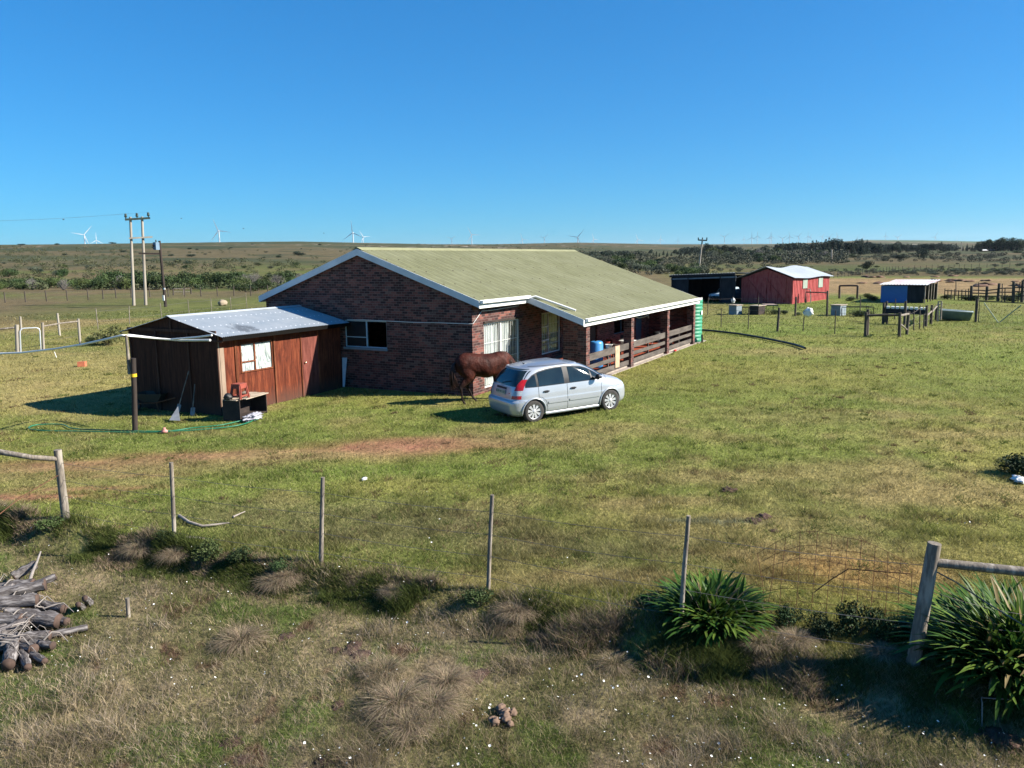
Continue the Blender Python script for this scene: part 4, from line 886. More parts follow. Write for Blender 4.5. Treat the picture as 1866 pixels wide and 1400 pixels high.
# ------------------------------------------------------------------ things round the shed
def G0(px, py): return GT(px, py)
pole = thing('short_pole', 'dark creosoted pole with a yellow tape band in front of the shed gable', 'pole', G(246, 783))
p0 = G(246, 783); pt_ = PR(242.5, 653, math.hypot(p0.x, p0.y))
b = MB(); b.tube([p0-Vector((0, 0, .3)), p0, (p0+pt_)/2+Vector((.01, 0, 0)), pt_], [.075, .075, .07, .075], 12, wob=.05); b.build('shaft', DPOST, pole)
ya = PR(243.5, 684, math.hypot(p0.x, p0.y)); b = MB(); b.tube([ya-Vector((0, 0, .045)), ya+Vector((0, 0, .045))], .082, 12, False); b.build('tape_band', mat('yellow_tape', (.75, .45, .02), (.6, .35, .02)), pole)
r_ = math.hypot(p0.x, p0.y)+.12
q0 = PR(236, 682, r_); q1 = PR(230, 611, r_)
gp = thing('grey_strut', 'thin grey strut lashed to the short dark pole, holding up the white pipe', 'strut', q0)
b = MB(); b.tube([q0, (q0+q1)/2, q1], [.045, .042, .035], 8); b.build('shaft', POSTW, gp)
rr = r_
pts = [PR(-60, 645.5, rr+7), PR(0, 644.5, rr+6), PR(40, 643, rr+5.2), PR(100, 636, rr+3.6), PR(150, 628, rr+2.2), PR(195, 618, rr+.9), PR(222, 611.5, rr+.1), PR(233, 611, rr), PR(260, 614, rr+.9), PR(290, 617.5, rr+1.2), PR(330, 620.5, rr+.6), PR(383, 620, rr-.6)]
b = MB(); b.tube(pts, .034, 6); wp = b.build('white_pipe', WHITE, None, local=True); tag(wp, 'long sagging white pipe carried from the left edge over a strut to the shed', 'pipe')
b = MB(); b.tube([PR(306, 619, rr+1.0), PR(330, 617, rr+.5), PR(360, 614.5, rr-.2), PR(386, 611, rr-.7)], .028, 6); wp = b.build('white_pipe', WHITE, None, local=True); tag(wp, 'short white pipe branching up to the near corner of the shed roof', 'pipe')
# bricks and panel
HOLLOW = mat('orange_clay', (.50, .16, .085), (.36, .11, .06), sc=6, rough=.9, bump=.004)
bc = G0(150, 668); br = thing('clay_block', 'single long orange clay block lying on the lawn left of the shed', 'block', bc)
b = MB(); ax = Vector((_r[0], _r[1], 0))*.55+Vector((_f[0], _f[1], 0))*.8; b.obox(bc+Vector((0, 0, .11)), Vector((_r[0], _r[1], 0))+Vector((.3, .1, 0)), (-_r[1]-.1, _r[0], 0), (0, 0, 1), .15, .11, .11); b.build('block', HOLLOW, br)
lp = thing('leaning_board', 'pale narrow board leaning on the gable wall beside the shed', 'board', (22.7, 19.0, -.2))
a0 = PX(626, 705, 22.62); a1 = PX(623.5, 652, 22.86); a2 = PX(632, 652, 22.86)
b = MB(); b.prism([a0+Vector((0, .04, 0)), a0-Vector((0, .04, 0)), a2, a1], (.02, 0, 0)); b.build('board', mat('pale_board', (.62, .66, .70), (.5, .54, .58)), lp)
# crate table with stool
CR = mat('crate_boards', (.05, .035, .03), (.025, .02, .018), sc=5, rough=.85); CRT = mat('bleached_planks', (.42, .35, .27), (.26, .21, .16), sc=7, st=(.3, 1, 1), rough=.9)
k0 = G(440, 768, -.05); k1 = G(489, 752, -.05)
ex = (k1-k0).normalized(); ey = Vector((-ex.y, ex.x, 0)); L_ = (k1-k0).length; D_ = .62; H_ = .60
crate = thing('crate_table', 'open dark wooden crate used as a table against the shed wall', 'crate', k0)
b = MB()
for (u, v, hu, hv, z0, z1) in ((L_/2, D_-.02, L_/2, .015, 0, H_), (.015, D_/2, .015, D_/2-.03, 0, H_), (L_-.015, D_/2, .015, D_/2-.03, 0, H_), (L_/2, D_/2, L_/2-.03, D_/2-.04, .03, .05)):
    b.obox(k0+ex*u+ey*v+Vector((0, 0, (z0+z1)/2)), ex, ey, (0, 0, 1), hu, hv, (z1-z0)/2)
b.build('crate_sides', CR, crate)
b = MB()
for i in range(5):
    v = -.02+i*.135; lo = [.3, 0, .02, 0, .06][i]; b.obox(k0+ex*(L_/2+lo/2)+ey*(v+.05)+Vector((0, 0, H_+.014+.004*(i % 2))), ex, ey, (0, 0, 1), L_/2+.04-lo/2, .055, .012)
b.build('top_planks', CRT, crate)
STM = mat('red_brown_plastic', (.30, .075, .055), (.24, .06, .045), sc=3, rough=.45)
sc_ = k0+ex*.30+ey*.22+Vector((0, 0, H_+.03)); stool = thing('plastic_stool', 'small red brown plastic stool standing on the crate table', 'stool', sc_)
b = MB(); b.obox(sc_+Vector((0, 0, .43)), ex, ey, (0, 0, 1), .17, .15, .018); b.build('seat', STM, stool)
for (u, v) in ((-1, -1), (1, -1), (1, 1), (-1, 1)):
    b = MB(); tp = sc_+ex*.14*u+ey*.12*v+Vector((0, 0, .41)); bt = sc_+ex*.20*u+ey*.17*v
    b.beam(bt, tp, .085, .03, up=ey*v); b.beam(bt+Vector((0, 0, 0)), tp, .03, .08, up=ey*v); b.build('leg', STM, stool)
b = MB()
for v in (-1, 1): b.obox(sc_+ey*.145*v+Vector((0, 0, .36)), ex, ey, (0, 0, 1), .13, .01, .05); b.obox(sc_+ey*.165*v+Vector((0, 0, .09)), ex, ey, (0, 0, 1), .17, .01, .025)
for u in (-1, 1): b.obox(sc_+ex*.165*u+Vector((0, 0, .36)), ex, ey, (0, 0, 1), .01, .11, .05); b.obox(sc_+ex*.185*u+Vector((0, 0, .09)), ex, ey, (0, 0, 1), .01, .14, .025)
b.build('apron', STM, stool)
def blob(name, c, r, m, label, cat, seed=0, group=None, squash=(1, 1, 1), amp=.25, sub=3, parent=None, freq=3.0, rz=0):
    bm = bmesh.new(); bmesh.ops.create_icosphere(bm, subdivisions=sub, radius=1)
    from mathutils import noise as mn
    for v in bm.verts:
        n = mn.noise(v.co*freq*.6+Vector((seed*7.1, 3.3, 1.7)))*amp*1.6+mn.noise(v.co*freq*1.7+Vector((seed, 5, 9)))*amp*.7
        v.co = v.co*(1+n); v.co = Vector((v.co.x*squash[0]*r, v.co.y*squash[1]*r, v.co.z*squash[2]*r))
    me = bpy.data.meshes.new(name); bm.to_mesh(me); bm.free(); me.materials.append(m)
    me.polygons.foreach_set('use_smooth', [True]*len(me.polygons))
    o = bpy.data.objects.new(name, me); COL.objects.link(o)
    o.location = Vector(c)-Vector(ORG[parent.name]) if parent is not None else c; o.rotation_euler[2] = rz
    if parent is not None: o.parent = parent
    elif label: tag(o, label, cat, group)
    return o
STONE = mat('grey_brown_stone', (.20, .16, .13), (.11, .09, .075), sc=9, rough=.95, bump=.004, obj=True)
blob('stone', k0+ex*.66+ey*.30+Vector((0, 0, H_+.09)), .16, STONE, 'rough grey brown stone lying on the crate table beside the stool', 'stone', 3, squash=(1.1, .8, .55))
blob('cushion', k0+ex*.02+ey*.42+Vector((0, 0, H_+.10)), .13, TRIM, 'small black bundle at the back left corner of the crate table', 'bundle', 8, squash=(1, .8, .9))
RAG = mat('grey_rag_cloth', (.42, .42, .46), (.20, .20, .23), sc=7, rough=.95)
rg = G(462, 763, 0)
blob('crumpled_cloth', rg+Vector((0, 0, .05)), .34, RAG, 'crumpled grey cloth lying on the grass under the crate table', 'cloth', 5, squash=(1, .42, .28), amp=.5, sub=4, freq=5, rz=math.atan2(ex.y, ex.x))
# barrow, spades and a sheet against the gable
TIN = mat('pale_sheet_metal', (.22, .24, .26), (.15, .165, .18), rough=.6, metal=.1)
w0 = G(280, 748, -.1); bar = thing('wheelbarrow', 'old dark wheelbarrow parked in the shade against the shed gable', 'wheelbarrow', w0)
e1 = Vector((.35, -.93, 0)); e2 = Vector((.93, .35, 0))
b = MB(); c = w0+Vector((-.0, 0, .42))
top = [c+e1*a+e2*d+Vector((0, 0, .16)) for a, d in ((-.45, -.32), (.5, -.30), (.5, .30), (-.45, .32))]; bot = [c+e1*a+e2*d-Vector((0, 0, .12)) for a, d in ((-.22, -.2), (.28, -.2), (.28, .2), (-.22, .2))]
b.add(top+bot, [(0, 1, 5, 4), (1, 2, 6, 5), (2, 3, 7, 6), (3, 0, 4, 7), (4, 5, 6, 7)]); b.build('tray', mat('dull_green_metal', (.03, .04, .035), (.05, .04, .03)), bar)
for s in (-1, 1):
    b = MB(); b.tube([c+e1*.95+e2*.28*s+Vector((0, 0, .05)), c+e1*.2+e2*.22*s-Vector((0, 0, .14)), c-e1*.55+e2*.06*s-Vector((0, 0, .2))], .022, 6); b.build('handle', RUST, bar)
    b = MB(); b.tube([c+e1*.25+e2*.22*s-Vector((0, 0, .12)), c+e1*.32+e2*.24*s-Vector((0, 0, .42))], .018, 6); b.build('leg', RUST, bar)
b = MB(); b.lathe(c-e1*.58-Vector((0, 0, .24)), [(.001, -.03), (.14, -.03), (.18, -.04), (.19, 0), (.18, .04), (.14, .03), (.001, .03)], 18, 'x'); b.build('wheel', RUBBER, bar)
def spade(base, top, blade, label):
    t = thing('spade', label, 'spade', base); b = MB(); b.tube([base+(top-base)*.2, top], .016, 6); b.build('shaft', POSTW, t)
    d = (top-base).normalized(); b = MB(); s_ = d.cross(Vector((1, 0, 0))).normalized(); p = [base-d*.02, base+s_*blade+d*.08, base+s_*blade+d*.32, base+d*.34, base-s_*blade+d*.32, base-s_*blade+d*.08]
    b.prism(p, (.008, 0, 0)); b.build('blade', TIN, t)
spade(PX(350, 762, 16.75), PX(355, 700, 17.02), .10, 'small spade leaning on the shed gable, close to the lit corner')
spade(PX(322, 755, 16.70), PX(344, 676, 17.0), .08, 'long handled spade leaning on the shed gable behind the pale sheet')
s0 = G(308, 766, -.02); sh = thing('metal_sheet', 'pale triangular sheet of metal propped on the grass by the shed gable', 'metal sheet', s0)
b = MB(); b.prism([s0, G(328, 767, -.02), PX(324, 741, 16.3)], (.01, .004, 0)); b.build('sheet', TIN, sh)
# garden hose
HOSE = mat('green_hose', (.015, .13, .075), (.02, .18, .10), sc=4, rough=.4)
def groundtube(name, pp, r, m, label, cat, n=8, sub=8, lift=None):
    P = [Vector(GT(*p)) for p in pp]; Q = []
    for i in range(len(P)-1):
        a = P[max(i-1, 0)]; b_ = P[i]; c = P[i+1]; d = P[min(i+2, len(P)-1)]
        for k in range(sub):
            t = k/sub; v = .5*((2*b_)+(c-a)*t+(2*a-5*b_+4*c-d)*t*t+(3*b_-a-3*c+d)*t**3)
            Q.append(Vector((v.x, v.y, TZ(v.x, v.y)+r+.03)))
    Q.append(P[-1]+Vector((0, 0, r+.03))); b = MB(); b.tube(Q, r, n); o = b.build(name, m, None, local=True); tag(o, label, cat); return o
groundtube('garden_hose', [(465, 766), (455, 772), (430, 779), (380, 785), (310, 789.5), (240, 791), (150, 789), (95, 788.5), (60, 786), (53, 782), (70, 777), (112, 776.5), (135, 784), (200, 787), (300, 789), (350, 783), (400, 778), (440, 770), (470, 768)], .017, HOSE, 'green garden hose looped over the grass in front of the shed', 'hose')
c = GT(300, 790); hc = thing('hose_fitting', 'small pinkish sprinkler fitting joined to the green hose', 'sprinkler', c)
b = MB(); b.lathe(c+Vector((0, 0, .03)), [(.001, 0), (.09, 0), (.09, .05), (.04, .08), (.04, .13), (.001, .14)], 12); b.build('body', mat('pink_plastic', (.6, .35, .33), (.4, .15, .12), sc=12), hc)

# ------------------------------------------------------------------ things on the veranda
BLUE = mat('blue_drum_plastic', (.06, .27, .62), (.05, .22, .52), sc=2, rough=.4, spec=.5)
dc = Vector((30.55, 12.25, .106)); drum = thing('plastic_drum', 'big blue plastic drum on the veranda behind the railing', 'drum', dc)
b = MB(); b.lathe(dc, [(.001, 0), (.27, 0), (.30, .04), (.30, .30), (.315, .32), (.30, .35), (.30, .62), (.315, .65), (.30, .68), (.295, 1.0), (.27, 1.07), (.24, 1.09), (.001, 1.095)], 28); b.build('drum_body', BLUE, drum)
b = MB(); b.lathe(dc+Vector((0, 0, 1.095)), [(.001, 0), (.06, 0), (.06, .03), (.001, .03)], 12); b.build('cap', TRIM, drum)
GRC = mat('pale_grey_plastic', (.55, .55, .52), (.45, .45, .42), rough=.5)
def pot(c, r, h, m, label, cat, name='bucket', rim=.02):
    t = thing(name, label, cat, c); b = MB(); b.lathe(c, [(.001, 0), (r*.78, 0), (r, h), (r+rim, h), (r+rim, h-.02), (r+.003, h-.03)], 20); b.lathe(c+Vector((0, 0, h*.8)), [(.001, 0), (r*.93, 0)], 20); b.build('body', m, t); return t
pt2 = Vector((31.25, 12.0, .106)); tb = thing('side_table', 'small pale side table beside the blue drum on the veranda', 'table', pt2)
b = MB(); b.box(pt2+Vector((-.28, -.25, .66)), pt2+Vector((.28, .25, .69))); b.build('table_top', GRC, tb)
for u in (-1, 1):
    for v in (-1, 1): b = MB(); b.beam(pt2+Vector((.24*u, .21*v, 0)), pt2+Vector((.24*u, .21*v, .66)), .03, .03); b.build('leg', GRC, tb)
pot(pt2+Vector((-.08, -.08, .692)), .15, .22, GRC, 'grey bucket standing on the small veranda table', 'bucket')
pot(pt2+Vector((.16, .06, .692)), .09, .30, mat('red_plastic', (.55, .06, .03), (.42, .04, .02), rough=.4), 'red jug standing on the small veranda table', 'jug', 'jug')
CLO = mat('beige_cloth', (.50, .36, .24), (.38, .27, .18), sc=5, rough=.95)
b = MB(); b.grid(lambda i, j: Vector((30.02+.44*i/15+.02*math.sin(j*.5), [11.275, 11.255, 11.215, 11.195][min(j, 3)]-.004*max(j-3, 0)+.012*math.sin(i*1.1+j*.3), [.72, .95, 1.075, 1.06, .9, .7, .5, .33, .2][j]+.01*math.sin(i*1.3))), 16, 9); tw = b.build('towel', CLO, None, local=True, fixn=False); tag(tw, 'beige towel hanging over the veranda railing in front of the blue drum', 'towel')
def chair_plain(c, rz, m, label):
    t = thing('garden_chair', label, 'chair', c, rz)
    b = MB(); b.box((-.22, -.22, .42), (.22, .22, .45)); b.build('seat', m, t, local=True)
    b = MB(); b.grid(lambda i, j: Vector((-.22-.03*j/3, -.22+.44*i/7, .45+.42*j/3)), 8, 4, False); b.grid(lambda i, j: Vector((-.24-.03*j/3, -.22+.44*i/7, .45+.42*j/3)), 8, 4, False); b.build('backrest', m, t, local=True)
    for u in (-1, 1):
        for v in (-1, 1): b = MB(); b.beam((.24*u, .24*v, 0), (.19*u, .19*v, .42), .045, .045); b.build('leg', m, t, local=True)
    for v in (-1, 1): b = MB(); b.tube([(.2, .23*v, .42), (.22, .25*v, .64), (-.22, .25*v, .66)], .02, 6); b.build('armrest', m, t, local=True)
    return t
tc = Vector((34.6, 12.3, .106)); t2 = thing('low_table', 'low round topped table with white top on the veranda', 'table', tc)
b = MB(); b.lathe(tc+Vector((0, 0, .70)), [(.001, 0), (.42, 0), (.44, .02), (.42, .035), (.001, .035)], 28); b.build('table_top', WHITE, t2)
b = MB(); b.tube([tc, tc+Vector((0, 0, .7))], .04, 8); b.lathe(tc, [(.001, 0), (.24, 0), (.22, .03), (.001, .04)], 20); b.build('pedestal', TRIM, t2)
chair_plain(Vector((33.6, 12.6, .106)), -.6, DARKF, 'dark wooden armchair left of the white topped veranda table')
chair_plain(Vector((35.6, 12.7, .106)), -2.3, DARKF, 'dark wooden armchair right of the white topped veranda table')
pot(Vector((33.15, 11.75, .106)), .16, .34, WHITE, 'white tub on the red veranda floor between the pillars', 'tub', 'tub')
bc = Vector((38.6, 12.2, .106)); bq = thing('barbecue', 'black kettle barbecue with three legs on the far veranda', 'barbecue', bc)
b = MB(); b.lathe(bc+Vector((0, 0, .62)), [(.001, -.16), (.15, -.13), (.25, -.02), (.26, .02), (.22, .12), (.10, .19), (.001, .2)], 24); b.build('bowl', BLACKP, bq)
for k in range(3): a = k*2.09; b = MB(); b.tube([bc+Vector((.3*math.cos(a), .3*math.sin(a), 0)), bc+Vector((.15*math.cos(a), .15*math.sin(a), .52))], .012, 6); b.build('leg', GALV, bq)
b = MB(); b.box(Vector((39.6, 11.9, .106)), Vector((40.3, 12.4, .8))); b.box((39.55, 11.85, .802), (40.35, 12.45, .84)); cb = b.build('cupboard', mat('dark_cupboard', (.06, .05, .045), (.04, .035, .03)), None, local=True); tag(cb, 'dark low cupboard standing near the end wall of the veranda', 'cupboard')
pot(Vector((39.9, 12.1, .842)), .14, .26, mat('pale_blue_plastic', (.35, .55, .72), (.3, .5, .66)), 'pale blue bucket on the dark veranda cupboard', 'bucket')
b = MB(); P = [Vector((32.5, 11.6, 2.28)), Vector((33.2, 11.6, 2.08)), Vector((34.0, 11.6, 1.93)), Vector((34.8, 11.6, 1.92)), Vector((35.3, 11.6, 1.98)), Vector((35.6, 11.6, 2.1))]; b.tube(P, .022, 6); b.tube([P[-2], P[-2]+Vector((.05, 0, -.15))], .02, 5); rp = b.build('rope', mat('pale_rope', (.5, .45, .38), (.36, .32, .28)), None, local=True); tag(rp, 'thick pale rope hanging in a curve under the veranda roof', 'rope')
blob('red_rag', Vector((37.9, 11.05, .08)), .10, mat('bright_red_cloth', (.6, .03, .02), (.45, .02, .02)), 'tiny red rag at the foot of the veranda railing', 'rag', 2, squash=(1.2, .7, .5))
q = G(1280, 625); sp_ = thing('stub_post', 'short dark stub post standing beside the green water tank', 'post', q)
b = MB(); b.tube([q-Vector((0, 0, .2)), q+Vector((-.02, .03, .45))], [.055, .05], 8); b.build('shaft', DPOST, sp_)
groundtube('black_pipe', [(1279, 604), (1310, 607), (1350, 612), (1390, 619), (1420, 625), (1450, 632), (1467, 638)], .06, BLACKP, 'thick black irrigation pipe curving over the lawn past the veranda', 'pipe')

# ------------------------------------------------------------------ foreground fence
ff = thing('wire_fence', 'wire stock fence with slim leaning poles running across the near grass', 'fence', (8.7, 6, 0))
def post(parent, base, top, r, m=POSTW, n=10, name='post', tz=None, bend=0):
    r_ = math.hypot(base.x, base.y); tp = top if isinstance(top, Vector) else PR(top[0], top[1], r_)
    b = MB(); mid = (base+tp)/2+Vector((bend, bend, 0)); b.tube([base-Vector((0, 0, .25))-(tp-base)*.05, base, mid, tp], [r*1.05, r, r*.95, r*.9], n, wob=.10); return b.build(name, m, parent), tp
FPOST = [((-330, 880), (-345, 740), .075), ((120, 950), (105, 820), .075), ((318, 990), (312, 843), .036), ((585, 1028), (588, 870), .034), ((890, 1075), (897, 902), .030), ((1240, 1148), (1255, 940), .030), ((1663, 1216), (1703, 990), .075)]
tops = []; bases = []
for (bp, tp, r) in FPOST:
    bs = G(bp[0], bp[1]-2, 0.0); o, t = post(ff, bs, tp, r, bend=.012 if r < .05 else 0); tops.append(t); bases.append(bs)
# the strands
def strand(parent, pts, r=.0022, sag=.03, m=WIRE, name='wire'):
    b = MB(); Q = []
    for i in range(len(pts)-1):
        for k in range(6): t = k/6; p = pts[i].lerp(pts[i+1], t); Q.append(p-Vector((0, 0, sag*4*t*(1-t))))
    Q.append(pts[-1]); b.tube(Q, r, 4, smooth=False); return b.build(name, m, parent)
for h in (.12, .35, .58, .82): strand(ff, [bases[i].lerp(tops[i], h) for i in range(1, 7)], sag=.02+.02*rnd.random(), r=.0034)
tl = PR(-60, 818, 16.2)
b = MB(); tt = bases[1].lerp(tops[1], .87); b.tube([tt, PR(60, 834, 15.9), PR(0, 824, 16.3), PR(-80, 818, 16.8), bases[0].lerp(tops[0], .8)], [.045, .045, .05, .05, .05], 8, wob=.08); b.build('rail', POSTW, ff)
b = MB(); b.tube([bases[1].lerp(tops[1], .66), PR(40, 905, 15.4), PR(-40, 968, 14.9)], .008, 5); b.build('stay_wire', RUST, ff)
rbase = bases[6]; rtop = tops[6]; r2 = math.hypot(rbase.x, rbase.y)
far_r = G(2150, 1290, -.1); 
b = MB(); b.tube([rbase.lerp(rtop, .85), PR(1780, 1033, r2+.15), PR(1866, 1042, r2+.3), PR(2120, 1065, r2+.8)], [.048, .05, .052, .05], 10, wob=.08); b.build('rail', POSTW, ff)
b = MB(); b.tube([PR(2120, 1300, r2+.8), PR(2130, 1030, r2+.8)], .075, 10, wob=.08); b.build('post', POSTW, ff)
b = MB(); b.tube([rbase.lerp(rtop, .80), PR(1740, 1060, r2+.1), PR(1800, 1100, r2+.15), PR(1866, 1140, r2+.2), PR(2050, 1240, r2+.5)], .008, 5); b.build('stay_wire', WIRE, ff)
for z in (.2, .42, .63): strand(ff, [rbase.lerp(rtop, z), PR(1866, 1215-z*150, r2+.3), PR(2125, 1290-z*260, r2+.8)])
# loose netting round the near plants
def netting(parent, p0, p1, z0, z1, n, cell):
    b = MB(); L = (p1-p0).length; nx = int(L/cell); nz = int((z1-z0)/(cell*1.2))
    def Q(u, z): p = p0.lerp(p1, u); return Vector((p.x+.03*math.sin(u*25), p.y, z+.03*math.sin(u*13)))
    for i in range(nx+1):
        s = 1 if i % 2 else -1
        b.tube([Q((i+.28*s*(1 if k % 2 else -1))/nx if nx else 0, z0+(z1-z0)*k/nz) for k in range(nz+1)], .0013, 3, False, False)
    return b.build('netting', WIRE, parent)
netting(ff, bases[4].lerp(bases[5], .55), bases[5], .02, .62, 10, .10)
netting(ff, bases[5], bases[5].lerp(bases[6], .42), .02, .62, 10, .10)
# rusty mesh panel
mp_ = thing('rusty_mesh_panel', 'sagging panel of rusty square wire mesh between the two right hand posts', 'mesh panel', G(1540, 1120))
rm = 10.3
cols = [(1380, 1008, 1395, 1110), (1414, 990, 1398, 1112), (1432, 980, 1420, 1115), (1458, 968, 1450, 1118), (1490, 968, 1478, 1120), (1516, 974, 1505, 1122), (1545, 980, 1530, 1124), (1570, 985, 1560, 1126), (1595, 994, 1585, 1128), (1618, 1006, 1612, 1130), (1642, 1020, 1636, 1132), (1662, 1038, 1660, 1134)]
for c_ in cols:
    b = MB(); b.tube([PR(c_[0], c_[1], rm), PR((c_[0]+c_[2])/2+rnd.uniform(-2, 2), (c_[1]+c_[3])/2, rm), PR(c_[2], c_[3], rm)], .0035, 4); b.build('wire', RUST, mp_)
for row in (0, .17, .34, .52, .7, .86):
    b = MB(); b.tube([PR(c_[0]+(c_[2]-c_[0])*row, c_[1]+(c_[3]-c_[1])*row+rnd.uniform(-2, 2), rm) for c_ in cols], .003, 4); b.build('wire', RUST, mp_)
b = MB(); b.tube([PR(1483, 1080, rm), PR(1515, 1056, rm), PR(1546, 1037, rm), PR(1660, 1046, rm)], .007, 4); b.build('wire', RUST, mp_)

# ------------------------------------------------------------------ firewood pile
LOGM = mat('grey_bark', (.21, .195, .19), (.06, .052, .05), sc=7, st=(.35, 2.2, 2.2), rough=.97, bump=.03, bsc=9, c3=(.28, .26, .25), obj=True, spec=.05)
LOGE = mat('cut_end_grain', (.10, .065, .05), (.06, .04, .032), sc=10, rough=.95, obj=True)
LOGP = mat('bleached_wood', (.27, .24, .215), (.17, .15, .135), sc=10, rough=.9, obj=True)
def log(cx, cy, z, yaw, pitch, L, r, label=None, m=None, group='logs heaped in the firewood pile', kink=.0, taper=.85):
    base = GT(cx, cy); t = thing('log', label or 'weathered grey log heaped in the firewood pile', 'log', base+Vector((0, 0, z)), 0, group if label is None else None, rot=(0, -pitch, yaw))
    b = MB(); n = 9; rs = random.Random(int(cx*7+cy)); ph = rs.random()*6
    pts = [(-L/2+L*k/(n-1), kink*math.sin(3*k/(n-1)+ph)*L, kink*math.cos(2.3*k/(n-1)+ph)*L*.5) for k in range(n)]
    rr = [r*(1-(1-taper)*k/(n-1))*(1+.10*math.sin(k*2.1+ph)) for k in range(n)]
    b.tube(pts, rr, 14, cap=False, wob=.26); b.build('bark', m or LOGM, t, local=True)
    for k, s in ((0, -1), (n-1, 1)):
        b = MB(); p = Vector(pts[k]); b.lathe(p+Vector((s*.002, 0, 0)), [(.001, s*.004), (rr[k]*.97, 0), (rr[k]*.98, -s*.02)], 14, 'x'); b.build('cut_end', LOGE if m is None else m, t, local=True)
    return t
vr = math.atan2(_r[1], _r[0])                       # direction that runs left to right in view
LG = [(65, 1146, .13, vr-.15, -.03, .66, .115, 'thick grey log lying across the middle of the firewood pile'), (45, 1190, .07, vr-.5, .1, .40, .07, None), (58, 1172, .07, vr+.2, 0, .42, .075, None), (22, 1205, .09, vr-1.1, 0, .55, .075, 'cut log at the near left foot of the firewood pile'), (48, 1212, .06, vr-.9, 0, .42, .05, None),
      (95, 1120, .10, vr-.4, .05, .50, .07, None), (100, 1142, .09, vr-.3, 0, .45, .06, None), (60, 1090, .16, vr+.5, .25, .60, .055, None), (30, 1105, .20, vr+.35, .1, .7, .085, None), (10, 1130, .22, vr+.2, 0, .75, .09, None), (15, 1170, .14, vr+1.2, 0, .5, .07, None), (5, 1090, .14, vr+.1, .1, .8, .075, None),
      (80, 1185, .07, vr-.25, 0, .30, .055, None), (70, 1205, .05, vr-.6, 0, .35, .045, None), (120, 1160, .05, vr+.5, .0, .5, .045, None), (35, 1150, .07, vr+.9, 0, .5, .08, None), (-20, 1150, .12, vr, 0, .8, .1, None), (-30, 1195, .1, vr+.4, 0, .7, .09, None), (-40, 1110, .15, vr+.7, 0, .8, .09, None),
      (152, 1118, .10, vr-1.25, .55, .24, .04, 'short dark stump end sticking up just right of the firewood pile'), (166, 1110, .11, vr-1.3, .65, .27, .045, 'tilted stump end standing furthest right of the firewood pile'), (50, 1068, .22, vr+.75, .35, .30, .07, 'blocky dark log raised at the top of the firewood pile')]
for g_ in LG: log(g_[0]*.97, g_[1], g_[2]*1.15, g_[3], g_[4], g_[5]*1.15, g_[6]*1.12, label=g_[7])
def twig(pp, r, label=None, zs=None, m=None, name='branch', grp='thin bleached branches on the firewood pile'):
    b = MB(); Q = []
    for i, p in enumerate(pp):
        g0 = GT(p[0], p[1]); Q.append(g0+Vector((0, 0, p[2])))
    b.tube(Q, [r*(1-.6*i/(len(Q)-1)) for i in range(len(Q))], 6, wob=.15); o = b.build(name, m or LOGP, None, local=True); tag(o, label or 'thin bleached branch tangled over the firewood pile', 'branch', grp if not label else None); return o
twig([(52, 1098, .20), (62, 1080, .30), (72, 1064, .36), (79, 1052, .42)], .032, 'pale forked branch pointing up from the top of the firewood pile')
rs = random.Random(5)
for k in range(46):
    x0 = rs.uniform(-20, 85); y0 = rs.uniform(1085, 1195); a = rs.uniform(-.6, .9); L = rs.uniform(20, 70)
    twig([(x0, y0, .16+.1*rs.random()), (x0+L*.35*math.cos(a), y0-L*.3*math.sin(a), .23+.05*rs.random()), (x0+L*.7*math.cos(a+.3), y0-L*.5*math.sin(a+.3), .2), (x0+L*math.cos(a+.2), y0-L*.6*math.sin(a), .12)], rs.choice([.004, .006, .008, .012]))
DW = mat('driftwood', (.34, .30, .26), (.20, .17, .15), sc=12, rough=.95)
twig([(327, 944, .04), (345, 957, .05), (370, 964, .05), (395, 960, .04), (418, 958, .05)], .035, 'crooked grey branch lying on the grass behind the second fence pole', m=DW)
twig([(425, 945, .03), (447, 936, .04)], .02, 'short pale stick on the grass behind the second fence pole', m=DW)
twig([(340, 982, .02), (372, 985, .03)], .03, 'short grey stick at the foot of the second fence pole', m=DW)
for (px, py, ty, r, lab) in ((234, 1125, 1085, .028, 'short grey peg standing in the dry grass right of the firewood'),):
    q = GT(px, py); t = thing('peg', lab, 'peg', q); b = MB(); b.tube([q-Vector((0, 0, .1)), q+Vector((.01, 0, .28))], r, 8); b.build('shaft', POSTW, t)
q = GT(1790, 1325); t = thing('bent_pipe', 'thin pale bent rod sticking out of the grass under the right hand plant', 'rod', q); b = MB(); b.tube([q-Vector((0, 0, .05)), q+Vector((0, .02, .27)), q+Vector((.02, .03, .31)), q+Vector((.25, -.28, .25))], .006, 6); b.build('rod', LOGP, t)
